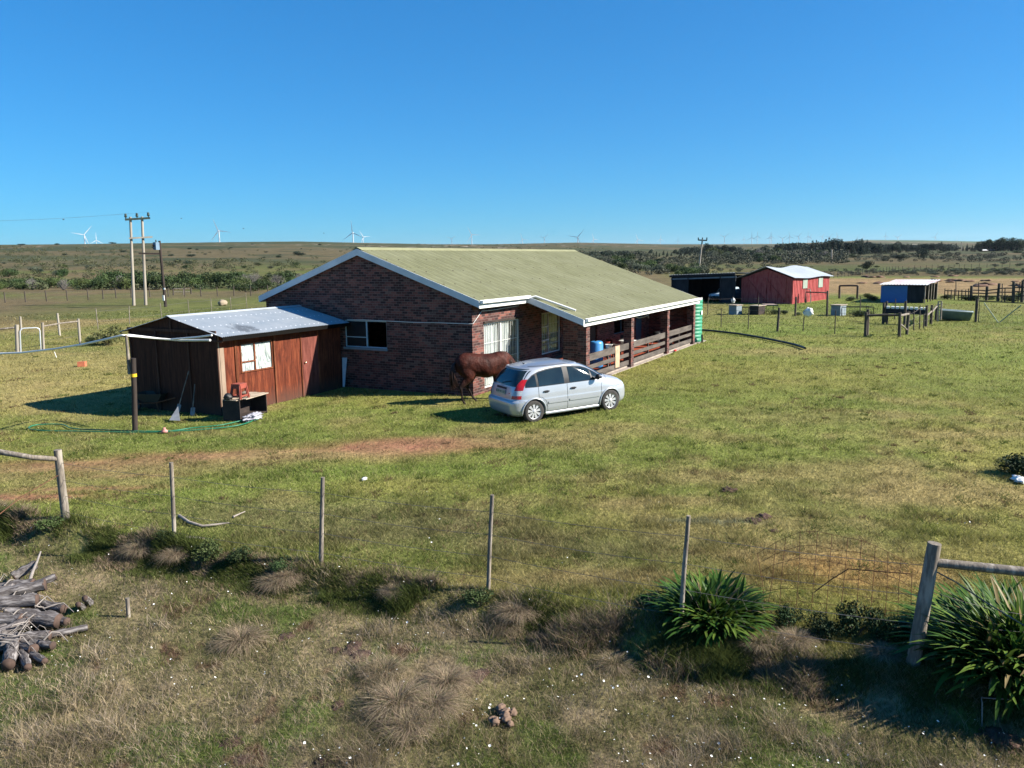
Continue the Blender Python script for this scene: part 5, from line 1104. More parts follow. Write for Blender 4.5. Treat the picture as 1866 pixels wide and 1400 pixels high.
# dung, stones, molehills, litter
DUNG = mat('dry_dung', (.20, .135, .095), (.13, .085, .06), sc=14, rough=.95, obj=True)
for k, (px, py, r) in enumerate([(912, 1300, .055), (903, 1322, .05), (921, 1308, .06), (934, 1306, .05), (922, 1318, .055), (930, 1325, .04), (914, 1296, .045), (897, 1318, .045)]):
    blob('dung_ball', GT(px, py)+Vector((0, 0, r*.9)), r, DUNG, 'dry brown ball of dung in the little heap on the near grass', 'dung', k, 'dry dung heap', (1.1, .9, .8), .3, 3)
SOIL = mat('dark_mole_soil', (.060, .034, .028), (.10, .06, .045), sc=20, rough=1, bump=.02, bsc=60, obj=True)
for k, (px, py, r, lab) in enumerate([(1372, 949, .17, 'dark molehill, left half of the pair behind the right hand plants'), (1392, 942, .17, 'dark molehill, right half of the pair behind the right hand plants'), (1410, 968, .12, 'small dark molehill just in front of the molehill pair'), (1327, 894, .20, 'dark molehill farthest back on the dry lawn'), (1820, 1345, .25, 'brown soil mound at the foot of the big right hand plant')]):
    blob('molehill', GT(px, py)+Vector((0, 0, -.02)), r*.8, SOIL, lab, 'molehill', k+20, None, (1.2, 1, .40), .35, 4, freq=5)
rs = random.Random(9)
for k, (px, py) in enumerate([(645, 1175), (520, 1160), (610, 1185), (655, 1195), (620, 1240), (640, 1185), (870, 1230), (615, 1285), (420, 1355), (595, 1385), (440, 1385), (1240, 1110)]):
    blob('soil_clod', GT(px, py)+Vector((0, 0, -.01)), (.09+.04*rs.random()), SOIL, 'low patch of turned brown soil in the near grass', 'soil', k+50, 'turned soil patches', (1.3, 1, .22), .35, 3, freq=5)
blob('litter', GT(1856, 878)+Vector((0, 0, .05)), .16, WHITE, 'scrap of pale litter on the grass at the right edge', 'litter', 4, squash=(1.4, .7, .35), amp=.4)
blob('litter', GT(664, 877)+Vector((0, 0, .05)), .05, WHITE, 'tiny white scrap on the bright green grass behind the fence', 'litter', 6, squash=(1.4, .8, .6), amp=.4)
# ------------------------------------------------------------------ trees and bushes (unit height, copied and scaled)
def leafmat(name, c1, c2, c3, sc=.6):
    m, N, L, B = nt(name); g = N.new('ShaderNodeNewGeometry'); oi = N.new('ShaderNodeObjectInfo')
    a = N.new('ShaderNodeTexNoise'); a.inputs['Scale'].default_value = sc; a.inputs['Detail'].default_value = 3; L.new(g.outputs['Position'], a.inputs[0])
    c = ramp(N, L, a.outputs[0], [(.32, c1), (.5, c2), (.68, c3)])
    h = N.new('ShaderNodeHueSaturation'); L.new(c, h.inputs['Color']); L.new(math_node(N, L, 'ADD', .75, math_node(N, L, 'MULTIPLY', oi.outputs['Random'], .5)), h.inputs['Value'])
    L.new(math_node(N, L, 'ADD', .485, math_node(N, L, 'MULTIPLY', oi.outputs['Random'], .03)), h.inputs['Hue'])
    L.new(h.outputs[0], B.inputs['Base Color']); B.inputs['Roughness'].default_value = .7; B.inputs['Specular IOR Level'].default_value = .2; return m
BARK = mat('tree_bark', (.12, .095, .075), (.07, .055, .045), sc=6, rough=.95)
def crown_mesh(name, m, blobs, n, ls, seed, gap=.0, parent=None):
    r = np.random.default_rng(seed); V = []; ws = np.array([b[3]**2 for b in blobs]); ws = ws/ws.sum()
    idx = r.choice(len(blobs), n, p=ws); B = np.array([b[:3] for b in blobs])[idx]; R = np.array([b[3:6] if len(b) > 4 else (b[3], b[3], b[3]*.8) for b in blobs])[idx]
    d = r.normal(size=(n, 3)); d /= np.linalg.norm(d, axis=1)[:, None]; rad = r.uniform(.55, 1.05, n)**.6
    nz = .75+.5*vn(d[:, 0]*2+idx*3.1, d[:, 1]*2+d[:, 2]*1.7, .5, seed)
    c = B+d*R*(rad*nz)[:, None]; c[:, 2] = np.maximum(c[:, 2], .02)
    a = r.normal(size=(n, 3)); a /= np.linalg.norm(a, axis=1)[:, None]; q = np.cross(a, d+r.normal(size=(n, 3))*.6); q /= np.linalg.norm(q, axis=1)[:, None]+1e-9
    s = (ls*r.uniform(.6, 1.3, n))[:, None]; v = np.stack([c-a*s, c-q*s*.6, c+a*s, c+q*s*.6], 1).reshape(-1, 3)
    me = bpy.data.meshes.new(name); me.from_pydata(v.tolist(), [], np.arange(4*n).reshape(-1, 4).tolist()); me.materials.append(m)
    o = bpy.data.objects.new(name, me); COL.objects.link(o); o.parent = parent; return o
def limbs(name, segs, parent, m=BARK):
    b = MB()
    for pts, r0, r1 in segs: b.tube(pts, [r0+(r1-r0)*i/(len(pts)-1) for i in range(len(pts))], 6, wob=.1)
    return b.build(name, m, parent, local=True)
def mk(kind, seed, m, cat):
    r = random.Random(seed); t = thing('tree' if kind in ('tree', 'gum', 'pine') else 'bush', 'x', cat)
    if kind == 'bush':
        bl = [(r.uniform(-.45, .45), r.uniform(-.45, .45), r.uniform(.25, .62), r.uniform(.24, .38)) for _ in range(9)]+[(0, 0, .45, .42)]
        crown_mesh('crown', m, bl, 1500, .045, seed, parent=t)
        limbs('trunk', [([(0, 0, -.05), (x*.3, y*.3, .2), (x, y, z)], .035, .01) for x, y, z, _ in [b[:4] for b in bl[:5]]], t)
    elif kind == 'tree':
        bl = [(r.uniform(-.28, .28), r.uniform(-.28, .28), r.uniform(.4, .82), r.uniform(.15, .26)) for _ in range(10)]+[(0, 0, .6, .28)]
        crown_mesh('crown', m, bl, 1500, .036, seed, parent=t)
        limbs('trunk', [([(0, 0, -.05), (.01, 0, .3), (0, .01, .55)], .035, .02)]+[([(0, 0, .3), (x*.6, y*.6, z*.8), (x, y, z)], .02, .006) for x, y, z, _ in [b[:4] for b in bl[:6]]], t)
    elif kind == 'pine':
        bl = [(r.uniform(-.05, .05), r.uniform(-.05, .05), .15+.75*k/7, .27*(1-k/8.5)+.03) for k in range(8)]
        crown_mesh('crown', m, bl, 1300, .03, seed, parent=t); limbs('trunk', [([(0, 0, -.05), (0, 0, .5), (0, 0, .95)], .03, .008)], t)
    elif kind == 'gum':
        bl = [(r.uniform(-.35, .35), r.uniform(-.3, .3), r.uniform(.35, .85), r.uniform(.16, .26)) for _ in range(11)]
        crown_mesh('crown', m, bl, 1500, .034, seed, parent=t); limbs('trunk', [([(0, 0, -.05), (.02, 0, .4)], .035, .025)]+[([(.02, 0, .3), (x*.5, y*.5, z*.7), (x, y, z)], .022, .006) for x, y, z, _ in [b[:4] for b in bl]], t)
    elif kind == 'grey':                           # leafless, many fine stems
        segs = []
        for k in range(46):
            a = r.uniform(0, 6.28); q = r.uniform(.15, .6); h = r.uniform(.5, .95)*(1-.4*q); segs.append(([(0, 0, -.03), (q*.5*math.cos(a), q*.5*math.sin(a), h*.45), (q*math.cos(a+.2), q*math.sin(a+.2), h), ], .018, .007))
        limbs('trunk', segs, t, m)
        crown_mesh('crown', m, [(r.uniform(-.35, .35), r.uniform(-.35, .35), r.uniform(.4, .75), .22) for _ in range(6)], 700, .02, seed, parent=t)
    return t
LG1 = leafmat('leaf_dark_green', (.018, .034, .012), (.032, .055, .018), (.055, .085, .026))
LG2 = leafmat('leaf_mid_green', (.035, .055, .017), (.06, .088, .026), (.095, .125, .038))
LG3 = leafmat('leaf_deep_blue_green', (.010, .022, .014), (.018, .034, .020), (.03, .05, .028))
LG4 = leafmat('leaf_grey_green', (.05, .062, .04), (.075, .09, .058), (.11, .125, .08))
LGY = leafmat('twig_grey', (.12, .11, .10), (.17, .155, .14), (.22, .20, .18))
LGR = leafmat('leaf_yellow_green', (.07, .085, .028), (.11, .125, .045), (.16, .165, .07), 2)
KIN = {}
def plant(kind, matl, key, px, py, hpx, wf, label, group, cat, rz=None, tall=None):
    """stand a bush whose foot is at pixel (px,py) and that is hpx pixels high"""
    g = GT(px, py); d = math.hypot(g.x, g.y); h = hpx*math.sqrt(d*d)/FPX*1.02; k = key+str(rnd.randrange(3))
    if k not in KIN:
        t = mk(kind, len(KIN)*13+5, matl, cat); KIN[k] = t; tag(t, label, cat, group); t.location = g; t.scale = (h*wf, h*wf, h); t.rotation_euler[2] = rnd.uniform(0, 6.28)
    else:
        t = dup(KIN[k], g, rnd.uniform(0, 6.28), label, group, (h*wf, h*wf, h), cat)
        if 'group' in t and not group: del t['group']
    return t
R5 = random.Random(77)
# dense belt at the foot of the left hill
x = -60
while x < 560:
    kd = R5.random(); by = 526+R5.uniform(-3, 2)-(3 if x > 350 else 0)
    hp = R5.uniform(15, 23) if x < 190 else R5.uniform(22, 31)
    if kd < .42: plant('bush', LG1, 'a', x, by, hp, 1.0, 'dark green bush in the dense belt at the foot of the left hill', 'green bushes at the foot of the left hill', 'bush')
    elif kd < .78: plant('bush', LG2, 'b', x, by+1, hp*.85, 1.1, 'olive green bush in the dense belt at the foot of the left hill', 'olive bushes at the foot of the left hill', 'bush')
    else: plant('grey', LGY, 'c', x, by+1, hp*.9, 1.0, 'grey leafless bush in the dense belt at the foot of the left hill', 'grey bushes at the foot of the left hill', 'bush')
    x += R5.uniform(11, 17)
for (px, py, hp, wf) in [(215, 524, 34, .9), (15, 505, 16, 1.2), (111, 506, 16, 1.1), (448, 532, 18, 1.3), (470, 530, 22, 1.1), (262, 512, 14, 1.2), (440, 512, 20, 1.1), (520, 512, 16, 1.1)]:
    plant('bush', LG1, 'a', px, py, hp, wf, 'dark green bush in the dense belt at the foot of the left hill', 'green bushes at the foot of the left hill', 'bush')
for k in range(34):
    px = R5.uniform(-40, 640); py = R5.uniform(484, 512); plant('bush', [LG4, LG2, LG1][k % 3], 'd'+str(k % 3), px, py, R5.uniform(4, 9), 1.5, 'low scrubby bush scattered over the lower slope of the left hill', 'scrub on the lower left slope', 'bush')
for (px, py, hp, wf) in [(313, 485, 8, 1.3), (325, 480, 8, 1.3), (342, 482, 8, 1.2), (349, 468, 5, 2.4), (312, 467, 4, 1.8), (225, 460, 4, 1.6), (543, 466, 9, 1.6), (507, 470, 5, 1.6), (73, 497, 7, 1.1), (583, 447, 3, 1.8), (460, 446, 2, 2), (40, 447.5, 3, 3.0), (105, 446.5, 3, 2), (204, 444, 3, 3)]:
    plant('bush', LG3, 'e', px, py, hp, wf, 'isolated dark shrub dotted on the open left hillside', 'dark shrubs on the left hillside', 'bush')
for k in range(26):
    px = R5.uniform(-40, 1040); py = R5.uniform(452, 482); plant('bush', LG3, 'e', px, py, R5.uniform(1.5, 3.5), 1.8, 'isolated dark shrub dotted on the open left hillside', 'dark shrubs on the left hillside', 'bush')
# green thicket behind the far end of the roof
for k in range(34):
    px = R5.uniform(1120, 1275); py = np.interp(px, [1120, 1275], [488, 506])+R5.uniform(-14, 3)
    plant('bush', [LG2, LG1, LG4][k % 3], 'f'+str(k % 3), px, py, R5.uniform(12, 20), 1.1, 'leafy green bush in the thicket behind the far end of the house roof', 'green thicket behind the roof', 'bush')
for k in range(14):
    px = R5.uniform(1060, 1150); plant('bush', LG4, 'f2', px, 466+(px-1060)*.2+R5.uniform(-3, 5), R5.uniform(6, 11), 1.3, 'low grey green bush just beyond the house roof ridge', 'low bushes beyond the roof ridge', 'bush')
# grey green scrub in the middle distance
for k in range(54):
    px = R5.uniform(1290, 1530); py = R5.uniform(466, 479)-(0 if px < 1430 else 3)
    hp = R5.uniform(10, 22) if px < 1420 else R5.uniform(7, 14)
    if k % 5 == 4: plant('grey', LGY, 'c', px, py, hp, .9, 'grey leafless tree in the scrub beyond the red barn', 'grey trees beyond the barn', 'tree')
    else: plant('bush', [LG4, LG2, LG4, LG1][k % 4], 'g'+str(k % 4), px, py, hp, .9, 'grey green bush in the scrub beyond the red barn', 'scrub beyond the barn', 'bush')
# dark tree line
def line(x0, x1, yb, hmin, hmax, step, kinds=('tree', 'pine'), key='t', jit=1.5):
    x = x0
    while x < x1:
        kd = R5.choice(kinds); plant(kd, LG3, key+kd, x, (yb(x) if callable(yb) else yb)+R5.uniform(-jit, jit), R5.uniform(hmin, hmax), .95 if kd == 'tree' else .8, 'dark evergreen tree in the long tree line on the right horizon', 'dark trees on the right horizon', 'tree'); x += R5.uniform(.6, 1.3)*step
line(1075, 1168, 469, 8, 12, 6); line(1186, 1300, 467, 7, 11, 6); line(1240, 1345, 462, 9, 14, 7); line(1290, 1352, 466, 14, 22, 9)
line(1415, 1500, 462, 12, 18, 7); line(1480, 1580, 464, 18, 28, 8); line(1560, 1640, 463, 12, 20, 8); line(1625, 1735, 459, 11, 17, 7); line(1735, 1790, 458, 5, 9, 6); line(1762, 1785, 457, 9, 13, 8)
for k in range(11): plant('gum', LG1, 'gum', 1784+k*7.6, 458, R5.uniform(15, 21), 1.0, 'tall spreading gum tree in the grove at the right edge of the horizon', 'gum trees at the right edge', 'tree')
for (px, py, hp, wf, lb) in [(1684, 472, 20, .75, 'big rounded dark bush standing alone on the green rise at right'), (1640, 474, 11, 1.6, 'broad low dark bush left of the big rounded bush at right'), (1580, 491, 16, 1.0, 'lone grey green bush at the edge of the brown paddock')]:
    plant('bush', LG3 if py < 480 else LG4, 'h', px, py, hp, wf, lb, None, 'bush')
for k in range(28):
    px = R5.uniform(1540, 1890); py = R5.uniform(459, 500); plant('bush', [LG4, LG1][k % 2], 'i'+str(k % 2), px, py, R5.uniform(3, 6)*(1 if py < 480 else .8), 2.0, 'low scrub bush on the green rise at right', 'low scrub on the right rise', 'bush')
for k in range(26):
    px = R5.uniform(1590, 1900); py = R5.uniform(494, 500.5); plant('bush', LG4, 'j', px, py, R5.uniform(3, 6), 2.2, 'low grey bush along the far edge of the brown paddock', 'grey scrub along the paddock edge', 'bush')
# bush by the left gate and weeds
plant('bush', LGR, 'k', 196, 629, 36, .95, 'straggly yellow green bush growing left of the shed', None, 'bush')
plant('bush', LGR, 'k', 172, 627, 18, 1.2, 'small low part of yellow green scrub left of the straggly bush', None, 'bush')
for k, (px, py, hp, w_) in enumerate([(1552, 549, 9, 1.6), (1590, 548, 10, 1.6), (1580, 543, 9, 1.8), (1760, 547, 9, 2.2), (1800, 547, 9, 2), (1840, 549, 12, 2), (1866, 547, 16, 1.5), (1725, 545, 8, 2), (1411, 573, 10, 1.6), (1430, 573, 8, 1.6), (1560, 577, 12, 1.4), (1572, 577, 12, 1.4), (1583, 576, 10, 1.4), (1775, 548, 8, 2), (1455, 575, 6, 2)]):
    plant('bush', LG1 if k % 2 else LG2, 'w'+str(k % 2), px, py, hp, w_, 'clump of green weeds growing among the pens and fences at right', 'weeds among the pens', 'weeds')

# ------------------------------------------------------------------ wind turbines
TW = mat('turbine_white', (.56, .58, .60), (.52, .54, .56), sc=.05, rough=.5)
TUR = [(153.3, 428, 18, 40), (175.5, 438, 12, 0), (398, 420.7, 21, -22), (642.5, 424.4, 21, -5), (662, 432, 13, -35), (823, 435.5, 10, 55), (859.5, 428, 15.5, -28), (952, 436, 11, -20), (991.6, 433.6, 10, 50), (1052.7, 432.6, 17, 40), (1082, 436, 11, -20), (1162, 437, 12, -20), (1204, 436, 9, 0), (1235, 439, 7, 5), (1320, 432, 10, 55), (1356, 435.7, 6, 0), (1370, 433, 11, 0), (1380, 431, 9, 0), (1403, 433, 9, 10), (1406, 431.5, 8, 0), (1426, 435, 10, 60), (1439, 431.5, 9, -10), (1455, 431, 9, 40), (1472.5, 431, 8, 0), (1476.5, 432, 6, 30), (1498.6, 431.5, 8, 28), (1511, 432.5, 8, 45), (1526, 431, 8, -15), (1563, 433, 5, 0), (1574, 433, 5, 10), (1614, 430, 7, 0), (1636, 433, 9, 55), (1704, 432, 8, 25), (1744, 437.5, 5, 0)]
LB = {0: 'tall white wind turbine near the left edge of the horizon, left of the small one', 1: 'small white wind turbine just right of the leftmost turbine', 2: 'large white wind turbine alone on the hill crest left of the house', 3: 'largest white wind turbine directly above the house gable', 4: 'smaller wind turbine close to the right of the one above the gable', 5: 'small wind turbine above the roof, left of a larger one', 6: 'white wind turbine above the house roof with a steep upper blade', 9: 'larger wind turbine above the right end of the roof ridge', 11: 'lone wind turbine on the low hill just right of the roof ridge'}
for i, (px, py, R, ph) in enumerate(TUR):
    dist = 50*FPX/R; hub = PR(px, py, dist*.985); t = thing('wind_turbine', LB.get(i, 'distant pale wind turbine in the long row on the right horizon' if px > 1180 else 'small pale wind turbine above the house roof'), 'wind turbine', (hub.x, hub.y, TZ(hub.x, hub.y)), group=None if i in LB else ('wind turbines on the right horizon' if px > 1180 else 'small turbines above the roof'))
    u = Vector((hub.x, hub.y, 0)).normalized(); yaw = R5.uniform(-.5, .5); n_ = Matrix.Rotation(yaw, 3, 'Z') @ (-u); side = Vector((-n_.y, n_.x, 0)); up = Vector((0, 0, 1))
    b = MB(); b.tube([Vector((hub.x, hub.y, TZ(hub.x, hub.y)-3))-n_*4, hub-n_*4-up*1.5], [2.6, 1.7], 12); b.build('tower', TW, t)
    b = MB(); b.obox(hub-n_*4.5, n_, side, up, 5.5, 2, 2); b.tube([hub+n_*.8, hub+n_*3.2], [2.0, .8], 10); b.build('nacelle', TW, t)
    for k in range(3):
        a = math.radians(ph+120*k); d = up*math.cos(a)+side*math.sin(a)*-1*(-1 if True else 1); q = d.cross(n_); c0 = hub+n_*1.6
        p = [c0+d*1-q*.9, c0+d*9-q*1.9, c0+d*25-q*1.3, c0+d*50-q*.4, c0+d*50+q*.3, c0+d*25+q*.9, c0+d*9+q*1.3, c0+d*1+q*.9]
        b = MB(); b.prism(p, n_*.7); b.build('blade', TW, t)

# ------------------------------------------------------------------ poles and power lines
INS = mat('dark_insulator', (.05, .07, .06), (.03, .04, .035), rough=.3)
LPOLE = mat('grey_pole_wood', (.36, .33, .28), (.24, .21, .17), sc=1.5, st=(1, 1, .15), rough=.9)
hb1 = G(243.5, 557, 0); rH = math.hypot(hb1.x, hb1.y); hb1.z = TZ(hb1.x, hb1.y)
hpole = thing('pole_structure', 'twin grey wooden power poles joined by crossarms beyond the shed', 'power pole', hb1)
for (bx, by, tx, ty) in ((243.8, 557.5, 237.5, 395.5), (265.5, 557.5, 258.8, 395)):
    b = MB(); A = PR(bx, by, rH); A.z = TZ(A.x, A.y)-.3; b.tube([A, PR(tx, ty, rH)], [.17, .13], 10); b.build('pole', LPOLE, hpole)
b = MB(); b.beam(PR(227.5, 400.5, rH-.2), PR(273.5, 397.5, rH-.2), .14, .22); b.build('crossarm', INS, hpole)
b = MB(); b.beam(PR(235, 434.5, rH-.25), PR(278, 432, rH-.25), .12, .16); b.build('crossarm', LPOLE, hpole)
tips = []
for px, py in ((229.5, 400), (250, 399), (270.7, 397.5)):
    p = PR(px, py, rH-.2); b = MB(); b.lathe(p, [(.04, 0), (.05, .2), (.13, .22), (.15, .36), (.10, .42), (.13, .46), (.10, .58), (.001, .62)], 10); b.build('insulator', INS, hpole); tips.append(p+Vector((0, 0, .62)))
tb_ = PR(302, 560.5, rH-5); tb_.z = TZ(tb_.x, tb_.y); tp_ = thing('transformer_pole', 'leaning dark creosoted pole carrying a small grey transformer', 'power pole', tb_)
rT = rH-5; b = MB(); b.tube([tb_-Vector((0, 0, .3)), PR(290.5, 439, rT)], [.16, .12], 10); b.build('pole', DPOST, tp_)
b = MB(); b.beam(PR(252.5, 462, rT-.2), PR(291, 462.5, rT-.2), .14, .18); b.build('crossarm', DPOST, tp_)
TRF = mat('blue_grey_transformer', (.16, .24, .32), (.12, .19, .26), sc=2, rough=.5)
c = PR(285, 448, rT-.15); b = MB(); b.box(c+Vector((-.22, -.2, -.42)), c+Vector((.22, .24, .35))); b.build('transformer', TRF, tp_)
for k in range(3): b = MB(); q = c+Vector((-.1+.1*k, .12*k-.1, .35)); b.lathe(q, [(.03, 0), (.07, .04), (.05, .1), (.07, .14), (.03, .25), (.001, .27)], 8); b.build('bushing', INS, tp_)
b = MB(); b.tube([PR(281, 449, rT-.2), PR(277, 447, rT-.2)], .10, 8); b.tube([PR(283, 454, rT-.2), PR(276.5, 451, rT-.2)], .05, 6); b.build('fuse_bracket', DPOST, tp_)
for (px, py, h, m_) in ((299.5, 526.5, .09, WHITE), (298.2, 543, .28, WHITE)):
    p = PR(px, py, rT-.22); b = MB(); b.box(p-Vector((.05, .12, h)), p+Vector((.02, .12, h))); b.build('notice_plate', m_, tp_)
for i, p in enumerate(tips):                         # lines away to the left and to the back
    tgt = PR(-700+i*14, 372, rH*1.0+10); b = MB(); Q = [p.lerp(tgt, k/14)-Vector((0, 0, 1.2*4*(k/14)*(1-k/14))) for k in range(15)]; b.tube(Q, .004, 4); o = b.build('power_line', WIRE, None, local=True); tag(o, 'thin power line leaving the twin poles towards the left', 'power line', 'power lines from the twin poles to the left')
for k, (px, py) in enumerate(((115.6, 400), (330.5, 398), (443.5, 416.5), (590, 425))):
    p = PR(px, py, rH+(12 if k else 3)); o = blob('bird', p, .11, TRIM, ['small dark bird high in the sky left of the twin poles', 'small dark bird in the sky just right of the twin poles', 'small dark bird above the large lone turbine\'s right side', 'small dark bird low in the sky left of the turbines over the gable'][k], 'bird', k, None, (1, .4, .45), .3, 2)
ub = GT(1273, 494); rU = math.hypot(ub.x, ub.y); up_ = thing('utility_pole', 'distant T shaped power pole standing in the scrub left of the barn', 'power pole', ub)
b = MB(); b.tube([ub-Vector((0, 0, .3)), PR(1280, 436, rU)], [.28, .2], 8); b.build('pole', LPOLE, up_)
b = MB(); b.beam(PR(1272, 437.5, rU), PR(1288.5, 438.5, rU), .3, .35); b.build('crossarm', INS, up_)
for px in (1272.6, 1280, 1288): p = PR(px, 437.5, rU); b = MB(); b.tube([p, p+Vector((0, 0, .7))], .18, 6); b.build('insulator', INS, up_)
for (px, pb, pt2_) in ((1515.5, 478, 455), (1752, 458, 441)):
    g = GT(px, pb); r = math.hypot(g.x, g.y); b = MB(); b.tube([g, PR(px, pt2_, r)], .3, 6); o = b.build('utility_pole', LPOLE, None, local=True); tag(o, 'faint far power pole in front of the dark tree line, nearer the '+('middle' if px < 1600 else 'right edge'), 'power pole')
for (px, py, w_, h_, lb) in ((1792, 458.5, 8, 3, 'tiny white roofed building under the gum trees at right'), (1806, 458, 9, 2.5, 'tiny blue roofed building right of the white one under the gums')):
    g = GT(px, py); r = math.hypot(g.x, g.y); s = r/FPX; t = thing('far_building', lb, 'building', g)
    ex_ = Vector((_r[0], _r[1], 0)); ey_ = Vector((-_r[1], _r[0], 0)); b = MB(); b.obox(g+Vector((0, 0, h_*s*.25)), ex_, ey_, (0, 0, 1), w_*s/2, 3, h_*s*.25); b.build('wall', CR, t)
    b = MB(); c = g+Vector((0, 0, h_*s*.5)); b.prism([c-ex_*w_*s*.53-ey_*3.4, c+ex_*w_*s*.53-ey_*3.4, c+ex_*w_*s*.53+Vector((0, 0, h_*s*.5)), c-ex_*w_*s*.53+Vector((0, 0, h_*s*.5))], ey_*.3); b.build('roof', WHITE if px < 1800 else TIN, t)

# ------------------------------------------------------------------ barn, carport, shelter
def proj(p):
    v = np.array([p[0], p[1], p[2]-CAM_H]); z = v@_f; return 933+FPX*(v@_r2)/z, 700-FPX*(v@_u2)/z
def along(P, d, px):                               # distance along d from P until the column px is met
    lo, hi = -60.0, 60.0; f = lambda s: proj(P+d*s)[0]-px
    if f(lo)*f(hi) > 0: return 5
    for _ in range(60):
        m_ = (lo+hi)/2
        if f(lo)*f(m_) <= 0: hi = m_
        else: lo = m_
    return (lo+hi)/2
def zat(p, py):                                      # height of the image row py above the point p
    lo, hi = -5.0, 30.0
    for _ in range(50):
        m_ = (lo+hi)/2
        if proj((p[0], p[1], m_))[1] > py: lo = m_
        else: hi = m_
    return lo
B0 = G(1443, 554.5); e1 = Vector((math.sin(math.radians(101)), math.cos(math.radians(101)), 0)); e2 = Vector((-e1.y, e1.x, 0))
Lb = along(B0, e1, 1509.5); Wb = along(B0, e2, 1350)
REDP = mat('faded_red_boards', (.30, .045, .045), (.40, .105, .10), sc=1.3, st=(4, 4, .5), rough=.85, c3=(.22, .03, .032), spec=.1)
ze = zat(B0, 508); zr = zat(B0+e2*Wb/2, 490.5)
barn = thing('red_barn', 'faded red timber barn with pale corrugated roof in the far yard', 'barn', B0)
def P3(u, v, z): return B0+e1*u+e2*v+Vector((0, 0, z))
b = MB(); b.prism([P3(0, 0, -.2), P3(0, Wb, -.2), P3(0, Wb, ze), P3(0, Wb/2, zr), P3(0, 0, ze)], e1*Lb); b.build('wall', REDP, barn)
b = MB()
k = .1
while k < Lb: b.obox(P3(k, -.02, ze/2), e1, e2, (0, 0, 1), .03, .02, ze/2-.05); k += .42
b.build('cover_strips', REDP, barn)
for (va, vb) in ((.12, .48), (.49, .85)):
    b = MB(); b.obox(P3(-.05, Wb*(va+vb)/2, 1.25), e1, e2, (0, 0, 1), .03, Wb*(vb-va)/2, 1.25); b.beam(P3(-.10, Wb*va, .2), P3(-.10, Wb*vb, 2.3), .03, .12, up=e1); b.build('barn_door', REDP, barn)
b = MB(); nn = int(Lb/.15*4)
for s in (0, 1):
    def RP(i, j, s=s):
        u = -.35+(Lb+.75)*i/nn; t = j/3; v = Wb/2+(-1 if s == 0 else 1)*(Wb/2+.35)*t; z = zr+.20-(zr-ze)*(t*(Wb/2+.35)/(Wb/2))+.015*math.cos(2*PI*u/.15)+.10*math.cos(u*.8+.4)*(1-t*.5)-.05
        return P3(u, v, z)
    b.grid(RP, nn+1, 4)
WGALV = mat('pale_barn_roof', (.42, .46, .49), (.34, .38, .41), sc=.6, rough=.5, metal=.1)
b.build('roof', WGALV, barn, fixn=False)
GPL = mat('grey_green_planks', (.30, .36, .30), (.2, .24, .2), sc=3, st=(1, 1, .3), rough=.9)
for (xa, xb, yt, yb) in ((1460.5, 1468.5, 509, 526), (1489, 1496.5, 507, 524)):
    ua = along(B0, e1, xa); ub_ = along(B0, e1, xb); zt = zat(P3(ua, 0, 0), yt); zb = zat(P3(ua, 0, 0), yb); b = MB(); b.obox(P3((ua+ub_)/2, -.05, (zt+zb)/2), e1, e2, (0, 0, 1), (ub_-ua)/2, .03, (zt-zb)/2); b.build('shutter', GPL, barn)
# carport beside it
Wl = along(B0, e2, 1231); cp = thing('carport', 'dark open fronted carport built against the red barn', 'carport', P3(0, Wl, 0))
zc1 = zat(P3(0, Wl, 0), 501.5); zc0 = zat(P3(0, Wb+.3, 0), 497)
DKB = mat('dark_blue_grey_boards', (.035, .038, .045), (.022, .025, .03), sc=3, st=(1, 1, .4), rough=.9, spec=.1)
xs = [along(B0, e2, x_) for x_ in (1346, 1319, 1261, 1232)]
for (a, c_) in ((xs[0], xs[1]), (xs[2], xs[3])):
    b = MB(); b.obox(P3(-.9, (a+c_)/2, 1.2), e1, e2, (0, 0, 1), .04, (c_-a)/2, 1.35); b.build('front_panel', DKB, cp)
b = MB(); b.obox(P3(2.6, Wl, 1.3), e1, e2, (0, 0, 1), 3.5, .05, 1.45); b.obox(P3(6.1, (Wl+Wb)/2, 1.2), e1, e2, (0, 0, 1), .05, (Wl-Wb)/2-.05, 1.4); b.build('back_wall', DKB, cp)
b = MB(); nn = 100
b.grid(lambda i, j: P3(-1.3+8*j/2, Wb+.12+(Wl-Wb+.2)*i/nn, zc0+(zc1-zc0)*i/nn-.10*j+.02*math.cos(i*1.6)+.03), nn+1, 3); b.build('roof', WGALV, cp, fixn=False)
b = MB(); b.beam(P3(-1.25, Wb+.15, zc0-.12), P3(-1.25, Wl+.1, zc1-.12), .08, .2); b.build('fascia', DKB, cp)
b = MB(); b.beam(P3(-1.0, Wb+.15, zc0-.40), P3(-1.0, Wl+.1, zc1-.40), .04, .14); b.build('gutter', mat('dull_blue_gutter', (.16, .24, .34), (.12, .18, .27)), cp)
for a in (xs[0], xs[1], xs[2], xs[3]): b = MB(); b.beam(P3(-1.0, a, 0), P3(-1.0, a, zc0-.2), .1, .1, up=e1); b.build('post', DKB, cp)
